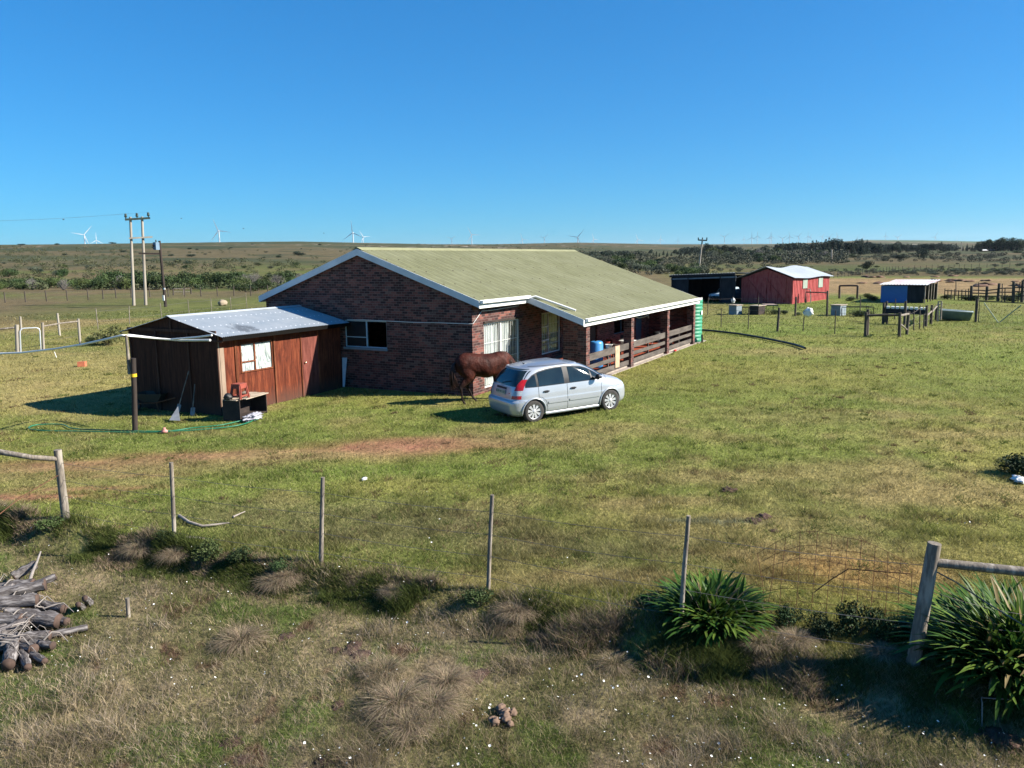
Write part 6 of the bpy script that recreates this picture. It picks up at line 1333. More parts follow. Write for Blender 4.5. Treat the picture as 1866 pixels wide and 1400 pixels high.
# car inside
cx = (xs[1]+along(B0, e2, 1291))/2; cc = P3(.5, cx, 0); pc = thing('parked_car', 'pale blue car parked nose out in the dark carport', 'car', cc, math.atan2(e1.y, e1.x))
CPB = mat('pale_blue_car_paint', (.48, .62, .74), (.44, .58, .70), rough=.25, coat=.5)
hw = .85
sec = [(-.45, .25, .62), (-.40, .25, .78), (0, .25, .88), (.9, .25, .98), (1.3, .25, 1.02), (1.9, .25, 1.42), (2.4, .25, 1.48), (3.2, .25, 1.45), (3.8, .25, 1.05), (4.2, .3, .98), (4.25, .4, .7)]
b = MB(); b.grid(lambda i, j: (lambda s: Vector((s[0], [-1, -1, -.98, -.86 if s[2] > 1.1 else -.93, 0, .86 if s[2] > 1.1 else .93, .98, 1, 1][j]*hw, [s[1], s[1]+.2, min(s[2], .8), s[2]-.03, s[2]+.02, s[2]-.03, min(s[2], .8), s[1]+.2, s[1]][j])))(sec[i]), len(sec), 9); b.build('body', CPB, pc, local=True)
b = MB(); b.add([(1.33, -.68, 1.05), (1.33, .68, 1.05), (1.86, .6, 1.42), (1.86, -.6, 1.42)], [(0, 1, 2, 3)]); b.build('windscreen', GLASS, pc, local=True)
b = MB(); b.box((-.50, -.55, .42), (-.46, .55, .55)); b.build('grille', TRIM, pc, local=True)
for s in (-1, 1):
    b = MB(); b.lathe((-.44, .66*s, .66), [(.001, -.03), (.09, -.02), (.10, .03)], 14, 'x'); b.build('headlight', CLRL, pc, local=True)
    for x_ in (.45, 3.2): b = MB(); b.lathe((x_, .72*s, .30), [(.001, -.1), (.28, -.1), (.30, -.05), (.30, .05), (.28, .1), (.001, .1)], 20, 'y'); b.build('wheel', RUBBER, pc, local=True)
# white lean-to roof between
b = MB(); b.box(P3(-.6, Wb*.9, .0)-Vector((0, 0, 0)), P3(-.3, Wb*.85, .35)); 
bk = G(1403, 549); pot(bk, .18, .35, TIN, 'small pale bucket at the foot of the red barn doors', 'bucket')
# blue shelter
S0 = G(1652, 552); s2 = Vector((math.sin(math.radians(8)), math.cos(math.radians(8)), 0)); s1 = Vector((s2.y, -s2.x, 0))
WL_ = along(S0, s2, 1604.5); WR_ = along(S0, -s2, 1682); hh = zat(S0, 521); SL_ = 7.5; hb = zat(S0+s1*SL_+s2*WL_, 511.5)
shl = thing('field_shelter', 'low livestock shelter with a bright blue end wall and patched white roof', 'shelter', S0)
def Q3(u, v, z): return S0+s1*u+s2*v+Vector((0, 0, z))
b = MB(); b.obox(Q3(0, WL_/2, hh/2-.05), s1, s2, (0, 0, 1), .03, WL_/2, hh/2+.05); b.build('end_wall', mat('bright_blue_sheet', (.05, .17, .42), (.04, .14, .36), sc=1, rough=.5), shl)
b = MB(); b.obox(Q3(0, -WR_/2-.02, hh/2-.08), s1, s2, (0, 0, 1), .03, WR_/2-.01, hh/2); b.obox(Q3(SL_, (WL_-WR_)/2, hh/2), s1, s2, (0, 0, 1), .03, (WL_+WR_)/2, hh/2); b.obox(Q3(SL_/2, WL_, hh/2), s1, s2, (0, 0, 1), SL_/2, .03, hh/2); b.build('side_wall', DKB, shl)
nn = 60; b = MB(); b.grid(lambda i, j: Q3(-.3+(SL_+.8)*j/4, -WR_-.4+(WL_+WR_+.6)*i/nn, hh+.05+(hb-hh)*j/4*.9+.03*math.cos(i*1.7)+.04*math.sin(j*2.2)+.06), nn+1, 5); b.build('roof', mat('patched_pale_roof', (.52, .55, .57), (.44, .45, .45), sc=.5, c3=(.46, .30, .30), rough=.6), shl, fixn=False)
for u in (0, 2.0, 3.6, 5.2, 7.2):
    b = MB(); b.tube([Q3(u, -WR_-.1, -.1), Q3(u, -WR_-.1, hh+(hb-hh)*u/SL_+.05)], .06, 6); b.build('post', POSTW, shl)
# pens, hutches, gates
def simple_posts(thing_, lst, r=.05, m=POSTW):
    out = []
    for (px, pb, tx, ty) in lst:
        g = GT(px, pb); rr_ = math.hypot(g.x, g.y); tp = PR(tx, ty, rr_); b = MB(); b.tube([g-Vector((0, 0, .2)), g.lerp(tp, .5), tp], [r*1.05, r, r*.92], 8, wob=.1); b.build('post', m, thing_); out.append((g, tp))
    return out
def rail(thing_, a, c_, r=.045, m=POSTW, name='rail'):
    b = MB(); b.tube([a, a.lerp(c_, .5)+Vector((0, 0, rnd.uniform(-.03, .03))), c_], r, 7, wob=.08); b.build(name, m, thing_)
DP2 = mat('dark_fence_wood', (.09, .075, .06), (.05, .042, .035), sc=5, st=(1, 1, .3), rough=.9)
f1 = thing('garden_fence', 'thin post and wire fence running across the lawn past the hutches', 'fence', GT(1416, 604))
o = simple_posts(f1, [(1314, 597, 1314.5, 562), (1363.5, 600, 1364.5, 562), (1463, 605, 1466, 566), (1521, 609, 1523, 566)], .028, DP2); o2 = simple_posts(f1, [(1416.5, 604, 1420, 561)], .075, DP2)
o = [o[0], o[1], o2[0], o[2], o[3]]
f2 = thing('stock_pen', 'wooden stock pen of upright posts and rails in the right yard', 'pen', GT(1638, 614))
c1_ = simple_posts(f2, [(1577, 613, 1578.5, 569), (1580, 611, 1582, 564), (1638.5, 614.5, 1640, 570), (1652, 610, 1656, 568), (1609, 590, 1611, 552), (1614, 588, 1616, 549), (1648, 593, 1650.5, 549), (1687, 595, 1689, 557), (1696, 591, 1698.5, 556), (1705, 584, 1707, 560)], .085, DP2)
c2_ = simple_posts(f2, [(1665, 602, 1665.5, 566), (1676, 600, 1676.5, 557), (1630, 582, 1632, 545), (1683, 598, 1684, 572)], .035, DP2)
rail(f2, c1_[0][0].lerp(c1_[0][1], .86), c1_[2][0].lerp(c1_[2][1], .90), .07, DP2); rail(f2, c1_[2][1].lerp(c1_[2][0], .12), c1_[3][1].lerp(c1_[3][0], .1), .07, POSTW); rail(f2, c1_[7][1].lerp(c1_[7][0], .5), c1_[8][1].lerp(c1_[8][0], .32), .06, POSTW); rail(f2, c1_[8][1].lerp(c1_[8][0], .4), PR(1711, 554, math.hypot(*c1_[9][0][:2])), .06, POSTW); rail(f2, c1_[2][0].lerp(c1_[2][1], .55), c1_[3][0].lerp(c1_[3][1], .2), .05, POSTW, 'brace')
for h in (.3, .6, .9):
    strand(f1, [a.lerp(t, h) for a, t in o]+[c1_[0][0].lerp(c1_[0][1], h)], r=.006, sag=.02)
    strand(f2, [c1_[3][0].lerp(c1_[3][1], h), c2_[0][0].lerp(c2_[0][1], h), c2_[1][0].lerp(c2_[1][1], h), c1_[7][0].lerp(c1_[7][1], h), c1_[8][0].lerp(c1_[8][1], h)], r=.006, sag=.02)
bg_ = o[3][1]; blob('feed_bag', bg_+Vector((.0, -.25, -.12)), .30, WHITE, 'white bag hooked on top of a thin fence post', 'bag', 12, squash=(.5, .9, .9), amp=.35, sub=3)
tg = c1_[4][0].lerp(c1_[4][1], .66); tt_ = thing('feed_trough', 'long raised feed trough with scalloped white rim inside the stock pen', 'trough', GT(1650, 592))
rT2 = math.hypot(*c1_[4][0][:2])
a = PR(1614, 566, rT2); c_ = PR(1691, 569, rT2+.0); b = MB(); d = (c_-a).normalized(); b.beam(a, c_, .45, .34); b.build('trough_body', DKB, tt_)
for k in range(9): p = a.lerp(c_, (k+.5)/9)+Vector((0, 0, .22)); b = MB(); b.obox(p, d, (-d.y, d.x, 0), (0, 0, 1), (c_-a).length/18-.04, .24, .07); b.build('rim', WHITE, tt_)
for t_ in (.05, .95): p = a.lerp(c_, t_); b = MB(); b.tube([Vector((p.x, p.y, TZ(p.x, p.y)-.1)), p], .07, 7); b.build('leg', DP2, tt_)
gt = thing('ladder_frame', 'narrow pale rusted ladder frame standing at the pen corner by the boat', 'frame', GT(1711, 586))
rL = math.hypot(*GT(1711, 586)[:2])
for (xa, ya, xb, yb) in ((1709, 586, 1710, 549), (1714.5, 583, 1716, 549)): b = MB(); b.tube([PR(xa, ya, rL), PR(xb, yb, rL)], .05, 7); b.build('upright', CRT, gt)
for k in range(7): b = MB(); b.tube([PR(1709.2, 582-k*5.3, rL), PR(1715.5, 580-k*5.2, rL)], .035, 6); b.build('rung', CRT, gt)
# half boat used as a trough
ba = GT(1714, 585); bb = GT(1766, 586); bt = thing('old_boat', 'old grey green dinghy lying on the grass as a water trough', 'boat', ba)
e = (bb-ba).normalized(); f_ = Vector((-e.y, e.x, 0)); LL = (bb-ba).length
b = MB(); n = 14; 
def bw_(t): return .55*(1-.55*max(0, (t-.5)/.5)**2)
for wsc, zo in ((1, 0), (.93, .03)):
    b.grid(lambda i, j: ba+e*(LL*(i/(n-1))*(1+.13*abs([1, .8, .4, 0, .4, .8, 1][j])))+f_*([-1, -.9, -.6, 0, .6, .9, 1][j]*bw_(i/(n-1))*wsc+.6)+Vector((0, 0, [.72, .5, .16, .05, .16, .5, .72][j]*(1+.0*i)-.12*(i/(n-1))+zo)), n, 7)
b.build('hull', mat('grey_green_hull', (.12, .17, .15), (.08, .12, .11), rough=.6), bt)
b = MB()
for s in (-1, 1): b.tube([ba+e*(LL*1.13*(i/(n-1)))+f_*(s*bw_(i/(n-1))+.6)+Vector((0, 0, .74-.12*(i/(n-1)))) for i in range(n)], .045, 6)
b.tube([ba+e*LL*1.13+f_*(s*bw_(1)+.6)+Vector((0, 0, .62)) for s in (-1, 1)], .06, 6); b.build('gunwale', mat('pale_rim', (.55, .62, .60), (.45, .52, .5)), bt)
# farm gate
GP = mat('pale_green_tube', (.26, .34, .26), (.20, .27, .2), rough=.5)
g1 = GT(1778, 587); rg_ = math.hypot(g1.x, g1.y); fg = thing('farm_gate', 'wide tubular farm gate with V shaped braces at the right edge', 'gate', g1)
b = MB(); b.tube([g1-Vector((0, 0, .2)), PR(1780.5, 545, rg_)], .09, 8, wob=.1); b.build('gate_post', DP2, fg)
for pts in ([(1783, 587), (1785, 549), (1870, 553), (1925, 556), (1922, 596), (1850, 591.5), (1783, 587)],): b = MB(); b.tube([PR(x_, y_, rg_+.1) for x_, y_ in pts], .032, 6); b.build('gate_frame', DKB, fg)
for pts in ([(1793, 552), (1819.5, 589)], [(1819.5, 589), (1861, 556)]): b = MB(); b.tube([PR(x_, y_, rg_+.1) for x_, y_ in pts], .035, 6); b.build('brace', GP, fg)
b = MB()
for k in range(14): b.tube([PR(1787+k*9.5, 588+k*.4, rg_+.1), PR(1788+k*9.5, 551+k*.35, rg_+.1)], .005, 3)
for k in range(5): b.tube([PR(1784, 556+k*7, rg_+.1), PR(1922, 563+k*7, rg_+.1)], .005, 3)
b.build('gate_mesh', WIRE, fg)
# corral at the back
cr = thing('corral_fence', 'weathered dark post and rail corral fence behind the farm gate', 'fence', GT(1770, 547))
co = simple_posts(cr, [(1769, 548, 1770.5, 521), (1797.5, 548, 1799, 522), (1818, 549, 1821, 516.5), (1846, 551, 1847.5, 513), (1862, 551, 1864, 512), (1900, 553, 1902, 515)], .13, DP2)
co2 = simple_posts(cr, [(1721, 545, 1722, 526), (1727, 546, 1727.5, 528), (1733, 546, 1734, 528), (1739, 547, 1740, 527), (1746, 547, 1747, 529), (1752, 547, 1753, 528), (1759, 547, 1760, 528), (1765, 548, 1765, 526), (1783, 549, 1783.5, 515), (1826, 550, 1826.5, 517), (1831, 551, 1831.5, 525), (1742, 540, 1742, 513), (1855, 551, 1859, 514)], .045, DP2)
for hgt in (.35, .6, .85): 
    for i in range(5): rail(cr, co[i][0].lerp(co[i][1], hgt*.8+.03), co[i+1][0].lerp(co[i+1][1], hgt*.8), .055, DP2)
rail(cr, co2[0][0].lerp(co2[0][1], .8), co[0][0].lerp(co[0][1], .6), .05, DP2); rail(cr, co2[0][0].lerp(co2[0][1], .4), co[0][0].lerp(co[0][1], .35), .04, DP2)
fr_ = thing('timber_goalpost', 'dark timber frame of two posts and a top rail beyond the barn', 'frame', GT(1545, 545)); ff_ = simple_posts(fr_, [(1529.5, 544, 1530, 521), (1562, 545, 1563, 521)], .11, DP2); rail(fr_, ff_[0][1], ff_[1][1], .09, DP2)
tg_ = thing('tube_gate', 'thin dark tubular gate standing in front of the red barn side', 'gate', GT(1485, 552)); gg = GT(1485, 553); rG = math.hypot(gg.x, gg.y)
b = MB(); b.tube([PR(1467, 552, rG), PR(1467, 529, rG), PR(1470, 527, rG), PR(1476, 527.5, rG), PR(1477, 531, rG), PR(1477, 552, rG)], .04, 6); b.build('gate_frame', GP, tg_)
b = MB(); b.tube([PR(1469, 552, rG), PR(1469, 532.5, rG), PR(1507, 533.5, rG), PR(1507, 553, rG)], .07, 6); b.build('gate_frame', DP2, tg_)
f3 = thing('hutch_fence', 'taller pole fence behind the hutches in front of the barn', 'fence', GT(1382, 574)); o3 = simple_posts(f3, [(1289, 574, 1291, 542), (1335, 573, 1335, 541), (1382, 574, 1382, 541)], .03, DP2)+simple_posts(f3, [(1449, 576, 1450.5, 541), (1507, 577, 1508, 530)], .075, DP2)+simple_posts(f3, [(1567, 577, 1568, 541)], .035, DP2)
for h in (.3, .6, .9): strand(f3, [a.lerp(t, h) for a, t in o3]+[c1_[4][0].lerp(c1_[4][1], h)], r=.006)
def hutch(px, py, wpx, hpx, dm, lab, m=DKB, top=None):
    g = GT(px, py); r = math.hypot(g.x, g.y); s = r/FPX; t = thing('hutch', lab, 'hutch', g); ex_ = Vector((math.sin(1.9), math.cos(1.9), 0)); ey_ = Vector((-ex_.y, ex_.x, 0)); w_ = wpx*s; h_ = hpx*s
    c = g+ey_*0+ex_*w_*.2; b = MB(); b.obox(c+Vector((0, 0, h_/2)), ex_, ey_, (0, 0, 1), dm/2, w_/2, h_/2); b.build('box', m, t)
    b = MB(); b.obox(c+Vector((0, 0, h_+.03)), ex_, ey_, (0, 0, 1), dm/2+.1, w_/2+.06, .025); b.build('lid', top or CRT, t); return t, c, ex_, ey_
HB = mat('blue_grey_hutch', (.22, .27, .30), (.16, .20, .23), rough=.8)
hutch(1338, 573.5, 15, 16, .8, 'blue grey hutch farthest left in the yard behind the pipe', HB); blob('white_sack', GT(1349, 560)+Vector((-3, 0, .75)), .25, WHITE, 'white sack propped on the leftmost hutch', 'sack', 3, squash=(.5, .6, .9), amp=.3)
hutch(1378, 573.5, 17, 15, 1.0, 'dark hutch with a slanted plank lid in the middle of the yard', CR)
hutch(1526, 575, 16, 17, 1.0, 'blue grey hutch with two pale lids at the right of the yard', HB)
for (x0, x1, y0, y1, lab, m_) in ((1396, 1418, 557, 573, 'green netted pen with pinkish plank lid beside the middle hutch', True), (1534, 1592, 560, 576, 'long low wire pen full of weeds beside the right hutch', False), (1352, 1374, 561, 573, 'low bench frame between the left and middle hutches', False)):
    g = GT((x0+x1)/2, y1); r = math.hypot(g.x, g.y); t = thing('wire_pen', lab, 'pen', g); b = MB()
    cs = [PR(x0, y1, r), PR(x1, y1, r), PR(x1, y0, r), PR(x0, y0, r)]; off_ = Vector((_f[0], _f[1], 0))*1.2
    for q in (Vector((0, 0, 0)), off_):
        for i in range(4): b.beam(cs[i]+q, cs[(i+1) % 4]+q, .05, .05)
    for i in (2, 3): b.beam(cs[i], cs[i]+off_, .05, .05)
    for k in range(1, 12):
        u = k/12; b.tube([cs[0].lerp(cs[1], u), cs[3].lerp(cs[2], u)], .008, 3)
    b.build('pen_frame', DP2 if not m_ else mat('green_netting', (.05, .10, .06), (.03, .07, .04)), t)
    if m_: b = MB(); b.prism([cs[3]+Vector((0, 0, .03)), cs[2]+Vector((0, 0, .03)), cs[2]+off_+Vector((0, 0, .03)), cs[3]+off_+Vector((0, 0, .03))], (0, 0, .04)); b.build('lid', mat('pinkish_planks', (.5, .36, .30), (.4, .28, .24)), t)
# wire fences far off
def far_fence(label, pts, npost, hpx, r, rails=2, m=DP2, name='far_fence'):
    P = [GT(*p) for p in pts]; t = thing(name, label, 'fence', P[0]); L = [0]
    for i in range(1, len(P)): L.append(L[-1]+(P[i]-P[i-1]).length)
    tops_ = []
    for k in range(npost):
        s = L[-1]*k/(npost-1); i = max(j for j in range(len(P)-1) if L[j] <= s+1e-6); q = P[i].lerp(P[i+1], (s-L[i])/(L[i+1]-L[i])); q.z = TZ(q.x, q.y)
        d = math.hypot(q.x, q.y); h = hpx; b = MB(); tp = q+Vector((rnd.uniform(-.05, .05), rnd.uniform(-.05, .05), h*rnd.uniform(.9, 1.1))); b.tube([q-Vector((0, 0, .2)), tp], r, 5); b.build('post', m, t); tops_.append((q, tp))
    for h in ([.35, .85] if rails == 2 else [.3, .6, .9]): strand(t, [a.lerp(c, h) for a, c in tops_], r=.008, sag=.01)
    return t
far_fence('long thin fence along the near edge of the brown paddock', [(1512, 507), (1560, 502), (1640, 494), (1760, 489), (1880, 486)], 42, 1.25, .055)
far_fence('wire fence crossing the pasture in front of the left bush belt', [(-60, 553), (28, 552), (101, 549), (168, 547), (226, 543), (305, 541), (440, 540), (520, 539)], 19, 1.35, .07)
far_fence('thin droppers of the wire fence right behind the shed', [(179, 600), (245, 590), (309, 582), (360, 575), (420, 566), (450, 561)], 7, 1.45, .03, m=POSTW)
gf = thing('far_gate', 'small pale field gate in the fence before the left bush belt', 'gate', GT(330, 537)); g_ = GT(330, 538); rr_ = math.hypot(g_.x, g_.y)
for (a, c_, m_) in (((316, 539), (315.5, 526), DP2), ((334.5, 538), (334.5, 526), POSTW), ((348, 536), (348, 526), DP2)): b = MB(); b.tube([PR(*a, rr_), PR(*c_, rr_)], .09, 6); b.build('post', m_, gf)
for ya in (526.5, 532): b = MB(); b.tube([PR(316, ya, rr_), PR(348, ya, rr_)], .05, 6); b.build('rail', POSTW, gf)
# left gate and its posts
lg = thing('yard_fence', 'grey post and rail fence with stout posts at the left edge', 'fence', GT(32, 642))
lo = simple_posts(lg, [(32, 642, 30.5, 592)], .105, LPOLE)+simple_posts(lg, [(79, 638, 77.5, 588), (146, 628, 142.5, 581), (109, 612, 104.5, 571), (38.5, 602, 37, 577), (-40, 645, -44, 598)], .07, LPOLE)
rail(lg, lo[1][0].lerp(lo[1][1], .86), lo[2][0].lerp(lo[2][1], .9), .045, POSTW); rail(lg, lo[5][0].lerp(lo[5][1], .86), lo[0][0].lerp(lo[0][1], .9), .055, POSTW)
for h in (.35, .7): strand(lg, [lo[1][0].lerp(lo[1][1], h), lo[2][0].lerp(lo[2][1], h)], r=.006)
mg = thing('metal_gate', 'narrow galvanised tube gate between the two left hand posts', 'gate', GT(55, 642)); rM = math.hypot(*GT(55, 641)[:2])
b = MB(); b.tube([PR(38, 643, rM), PR(36.5, 604, rM), PR(39, 599.5, rM), PR(44, 598.5, rM), PR(66, 597.5, rM), PR(70.5, 599, rM), PR(72.5, 603, rM), PR(75, 640, rM), PR(38, 643, rM)], .032, 8); b.build('gate_frame', GALV, mg)
b = MB()
for k in range(1, 9): b.tube([PR(37+k*4.2, 641.5, rM), PR(36.5+k*4, 599, rM)], .004, 3)
b.build('gate_mesh', WIRE, mg)
g = GT(103, 652); b = MB(); b.tube([g, g+Vector((-.05, .05, .30))], .018, 6); o_ = b.build('white_peg', WHITE, None, local=True); tag(o_, 'short white peg in the grass under the sagging white pipe', 'peg')
blob('boulder', GT(406, 557)+Vector((0, 0, .25)), .48, mat('pale_boulder', (.34, .28, .19), (.26, .21, .15), sc=4, obj=True), 'pale rounded boulder in the pasture just above the shed roof', 'boulder', 4, squash=(1.1, .9, .75), amp=.2)
for k in range(26):
    px = R5.uniform(1560, 1880); py = R5.uniform(503, 527); blob('brown_tuft', GT(px, py), R5.uniform(.6, 1.1), mat('brown_tuft', (.10, .05, .03), (.16, .09, .05), sc=3) if k == 0 else bpy.data.materials['brown_tuft'], 'low brown tuft of dead plants in the brown paddock', 'tuft', k, 'brown tufts in the paddock', (1.6, 1.1, .35), .4, 2)

# scrub that reads as one mass: thousands of small clumps over the slopes
def scrub(name, label, boxes, m, size):
    r = np.random.default_rng(len(name)+len(boxes)); V = []; F = []
    for (x0, x1, y0, y1, n, h0, h1) in boxes:
        for k in range(n):
            px = r.uniform(x0, x1); py = r.uniform(y0, y1); g = GT(px, py); d = math.hypot(g.x, g.y); h = r.uniform(h0, h1)*d/FPX; q = size
            c = r.normal(size=(q, 3)); c /= np.linalg.norm(c, axis=1)[:, None]; c *= (r.uniform(.3, 1, q)**.5)[:, None]; c = c*np.array([h*.95, h*.95, h*.5])+np.array([g.x, g.y, g.z+h*.45])
            a = r.normal(size=(q, 3)); a /= np.linalg.norm(a, axis=1)[:, None]; b_ = np.cross(a, r.normal(size=(q, 3))); b_ /= np.linalg.norm(b_, axis=1)[:, None]; s = h*.125
            V.append(np.stack([c-a*s, c-b_*s*.7, c+a*s, c+b_*s*.7], 1).reshape(-1, 3))
    V = np.concatenate(V); me = bpy.data.meshes.new(name); me.from_pydata(V.tolist(), [], np.arange(len(V)).reshape(-1, 4).tolist()); me.materials.append(m)
    o = bpy.data.objects.new(name, me); COL.objects.link(o); tag(o, label, 'scrub', kind='stuff')
scrub('hillside_scrub', 'low mixed scrub covering the lower left hillside', [(-80, 640, 476, 516, 300, 4, 9), (-80, 900, 455, 480, 150, 1.5, 3.5), (-80, 250, 450, 475, 160, 2, 5), (620, 1100, 447, 458, 90, 1.5, 3.5)], leafmat('scrub_left', (.045, .055, .024), (.072, .078, .035), (.11, .10, .058), .05), 80)
scrub('belt_scrub', 'dense undergrowth filling the bush belt at the foot of the left hill', [(-80, 540, 518, 529, 170, 6, 14), (190, 540, 508, 522, 90, 8, 14)], leafmat('scrub_belt', (.030, .044, .018), (.055, .068, .028), (.088, .088, .050), .08), 120)
scrub('plain_scrub', 'grey green scrubland filling the middle distance beyond the barn', [(1285, 1540, 464, 482, 210, 5, 12), (1440, 1900, 464, 478, 150, 3, 7), (1100, 1300, 470, 502, 110, 7, 13), (1050, 1180, 462, 474, 80, 4, 8), (1500, 1900, 492, 502, 170, 2.5, 5.5), (1280, 1480, 480, 500, 70, 3, 7)], leafmat('scrub_plain', (.045, .055, .032), (.070, .078, .048), (.10, .10, .070), .05), 110)
scrub('far_woodland', 'dark woodland mass behind the tree line on the right horizon', [(1418, 1600, 454, 463, 260, 7, 13), (1600, 1740, 453, 458, 150, 5, 9), (1240, 1350, 457, 464, 110, 5, 9), (1080, 1170, 464, 468, 70, 4, 8), (1785, 1880, 452, 458, 120, 6, 11)], leafmat('woodland_dark', (.012, .022, .015), (.020, .034, .022), (.034, .05, .03), .02), 90)
# the air itself
hz = MB(); hz.box((-21500, -21500, -8), (21500, 21500, 420)); hm = bpy.data.materials.new('haze_air'); hm.use_nodes = True; HN = hm.node_tree.nodes; HL = hm.node_tree.links; HN.remove(HN['Principled BSDF'])
pv = HN.new('ShaderNodeVolumePrincipled'); pv.inputs['Color'].default_value = (.75, .86, 1, 1); pv.inputs['Density'].default_value = .000022; pv.inputs['Anisotropy'].default_value = .3; HL.new(pv.outputs[0], HN['Material Output'].inputs['Volume'])
ho = hz.build('haze', hm, None, local=True); ho['kind'] = 'stuff'; tag(ho, 'thin pale blue haze over the far hills', 'haze', kind='stuff')
# ------------------------------------------------------------------ grass: blades as real faces
def grass_mat():
    m, N, L, B = nt('grass_blades'); N.remove(B); o = N['Material Output']
    a = N.new('ShaderNodeAttribute'); a.attribute_name = 'Col'
    d = N.new('ShaderNodeBsdfDiffuse'); t = N.new('ShaderNodeBsdfTranslucent'); x = N.new('ShaderNodeMixShader'); x.inputs[0].default_value = .35
    L.new(a.outputs[0], d.inputs[0]); L.new(a.outputs[0], t.inputs[0]); L.new(d.outputs[0], x.inputs[1]); L.new(t.outputs[0], x.inputs[2]); L.new(x.outputs[0], o.inputs[0]); return m
GRM = grass_mat()
def blades(name, x, y, h, w, lean, col, curved, label, cat, z=None):
    n = len(x); z = terr(x, y)-.01 if z is None else z; r = np.random.default_rng(len(name)*7+n % 97)
    a = r.uniform(0, 2*PI, n); b = r.uniform(0, 2*PI, n); P = np.stack([x, y, z], 1)
    s = np.stack([np.cos(a), np.sin(a), 0*a], 1)*w[:, None]*.5; l = np.stack([np.cos(b), np.sin(b), 0*b], 1)*(h*lean)[:, None]; U = np.zeros((n, 3)); U[:, 2] = h
    if curved:
        v = np.stack([P-s, P+s, P+U*.6+l*.35-s*.7, P+U*.6+l*.35+s*.7, P+U+l], 1).reshape(-1, 3); k = 5
        f = (np.arange(n)*5)[:, None]; q = np.concatenate([f+0, f+1, f+3, f+2, f+2, f+3, f+4], 1).ravel(); ls = (np.arange(n)*7)[:, None]+np.array([[0, 4]]); lt = np.tile([4, 3], n); 
    else:
        v = np.stack([P-s, P+s, P+U+l], 1).reshape(-1, 3); k = 3; q = np.arange(3*n); ls = np.arange(n)*3; lt = np.full(n, 3)
    me = bpy.data.meshes.new(name); me.vertices.add(len(v)); me.vertices.foreach_set('co', v.ravel())
    me.loops.add(len(q)); me.loops.foreach_set('vertex_index', q.astype(np.int32)); ls = ls.ravel()
    me.polygons.add(len(ls)); me.polygons.foreach_set('loop_start', ls.astype(np.int32)); me.polygons.foreach_set('loop_total', lt.astype(np.int32)); me.update(calc_edges=True)
    at = me.color_attributes.new('Col', 'FLOAT_COLOR', 'POINT'); c = np.repeat(np.concatenate([col, np.ones((n, 1))], 1), k, 0); at.data.foreach_set('color', c.ravel())
    me.materials.append(GRM); o = bpy.data.objects.new(name, me); COL.objects.link(o); return tag(o, label, cat, kind='stuff')
def clear(x, y):
    k = ~((x > 22.7) & (x < 44) & (y > 11.05) & (y < 23.2)); k &= ~((x > SX-.02) & (x < HX) & (y > SY-.01) & (y < SY2+.05)); return k
ng = np.random.default_rng(5)
TS = [(725, 1285, .46, 0), (815, 1245, .38, 3), (700, 1225, .36, 1), (790, 1290, .40, 0), (745, 1325, .38, 3), (505, 1060, .40, 0), (525, 1050, .34, 3), (320, 1010, .34, 3), (255, 1000, .38, 0), (290, 1000, .3, 3), (940, 1115, .36, 3), (925, 1140, .25, 1), (440, 1170, .42, 0), (230, 1150, .30, 3), (400, 1215, .5, 0), (450, 1240, .42, 3), (300, 1240, .4, 3), (250, 1085, .3, 0), (420, 1060, .25, 0), (500, 1255, .4, 1), (555, 1290, .35, 2), (130, 1385, .5, 3), (650, 1060, .3, 1), (720, 1075, .28, 3), (1060, 1310, .3, 2), (1120, 1210, .3, 2), (1520, 1370, .4, 1), (1560, 1385, .35, 1), (1440, 1330, .3, 2), (600, 1050, .25, 3), (840, 1090, .25, 3), (1450, 1165, .3, 3), (1610, 1190, .28, 3), (1380, 1170, .25, 1), (690, 1400, .5, 3), (330, 1330, .4, 1), (870, 1170, .3, 2), (990, 1190, .28, 2), (160, 990, .3, 0)]
def sample(n, r0, r1, spread=.70):
    u = ng.uniform(1/r1, 1/r0, n); r = 1/u; a = ng.uniform(-spread, spread, n)+YAW; return r*np.sin(a), r*np.cos(a), r
# lawn
x, y, r = sample(1050000, 8.5, 85, .88); k = clear(x, y); x, y, r = x[k], y[k], r[k]
xf = np.interp(y, FY, FX); wf = fbm(x, y, .8, 61, 3)-.5; k = (x-xf+wf*.5 > -.1) | (r > 24); x, y, r, xf = x[k], y[k], r[k], xf[k]
c = gcol(x, y); dirt = (c[:, 0] > c[:, 1]*1.35); k = ~(dirt & (ng.random(len(x)) < .8)); x, y, r, c = x[k], y[k], r[k], c[k]
n = len(x); tuft = fbm(x, y, .45, 201, 3); tf = sst(.5, .72, tuft)
h = (.028+.05*ng.random(n)**2+.05*tf)*(1+sst(20, 60, r)*.6); w_ = np.maximum(.006, r*.0008)*(.7+.6*ng.random(n))
mot = .76+.48*fbm(x, y, .28, 301, 3)*1.0; v_ = ((.60+.85*ng.random(n))*mot)[:, None]; dry = (ng.random(n) < .24)[:, None]
col = c*v_*1.08; col = np.where(dry, col*.35+np.array([.30, .26, .13])*v_*.8, col); col = col*(1-.15*tf[:, None]*(1-dry*.5))
wr = ng.uniform(1/60, 1/9.5, 1500); wa = ng.uniform(-.7, .7, 1500)+YAW; wx = np.sin(wa)/wr; wy = np.cos(wa)/wr; kk = clear(wx, wy) & (wx > np.interp(wy, FY, FX)+.3) & (fbm(wx, wy, 3, 401, 3) > .44); wx, wy = wx[kk], wy[kk]
ii = ng.integers(0, len(wx), 30000); rad = ng.uniform(.04, .16, len(wx))[ii]; qx = wx[ii]+ng.normal(0, 1, len(ii))*rad*1.4; qy = wy[ii]+ng.normal(0, 1, len(ii))*rad; qr = np.hypot(qx, qy); tone = ng.random(len(wx))[ii]
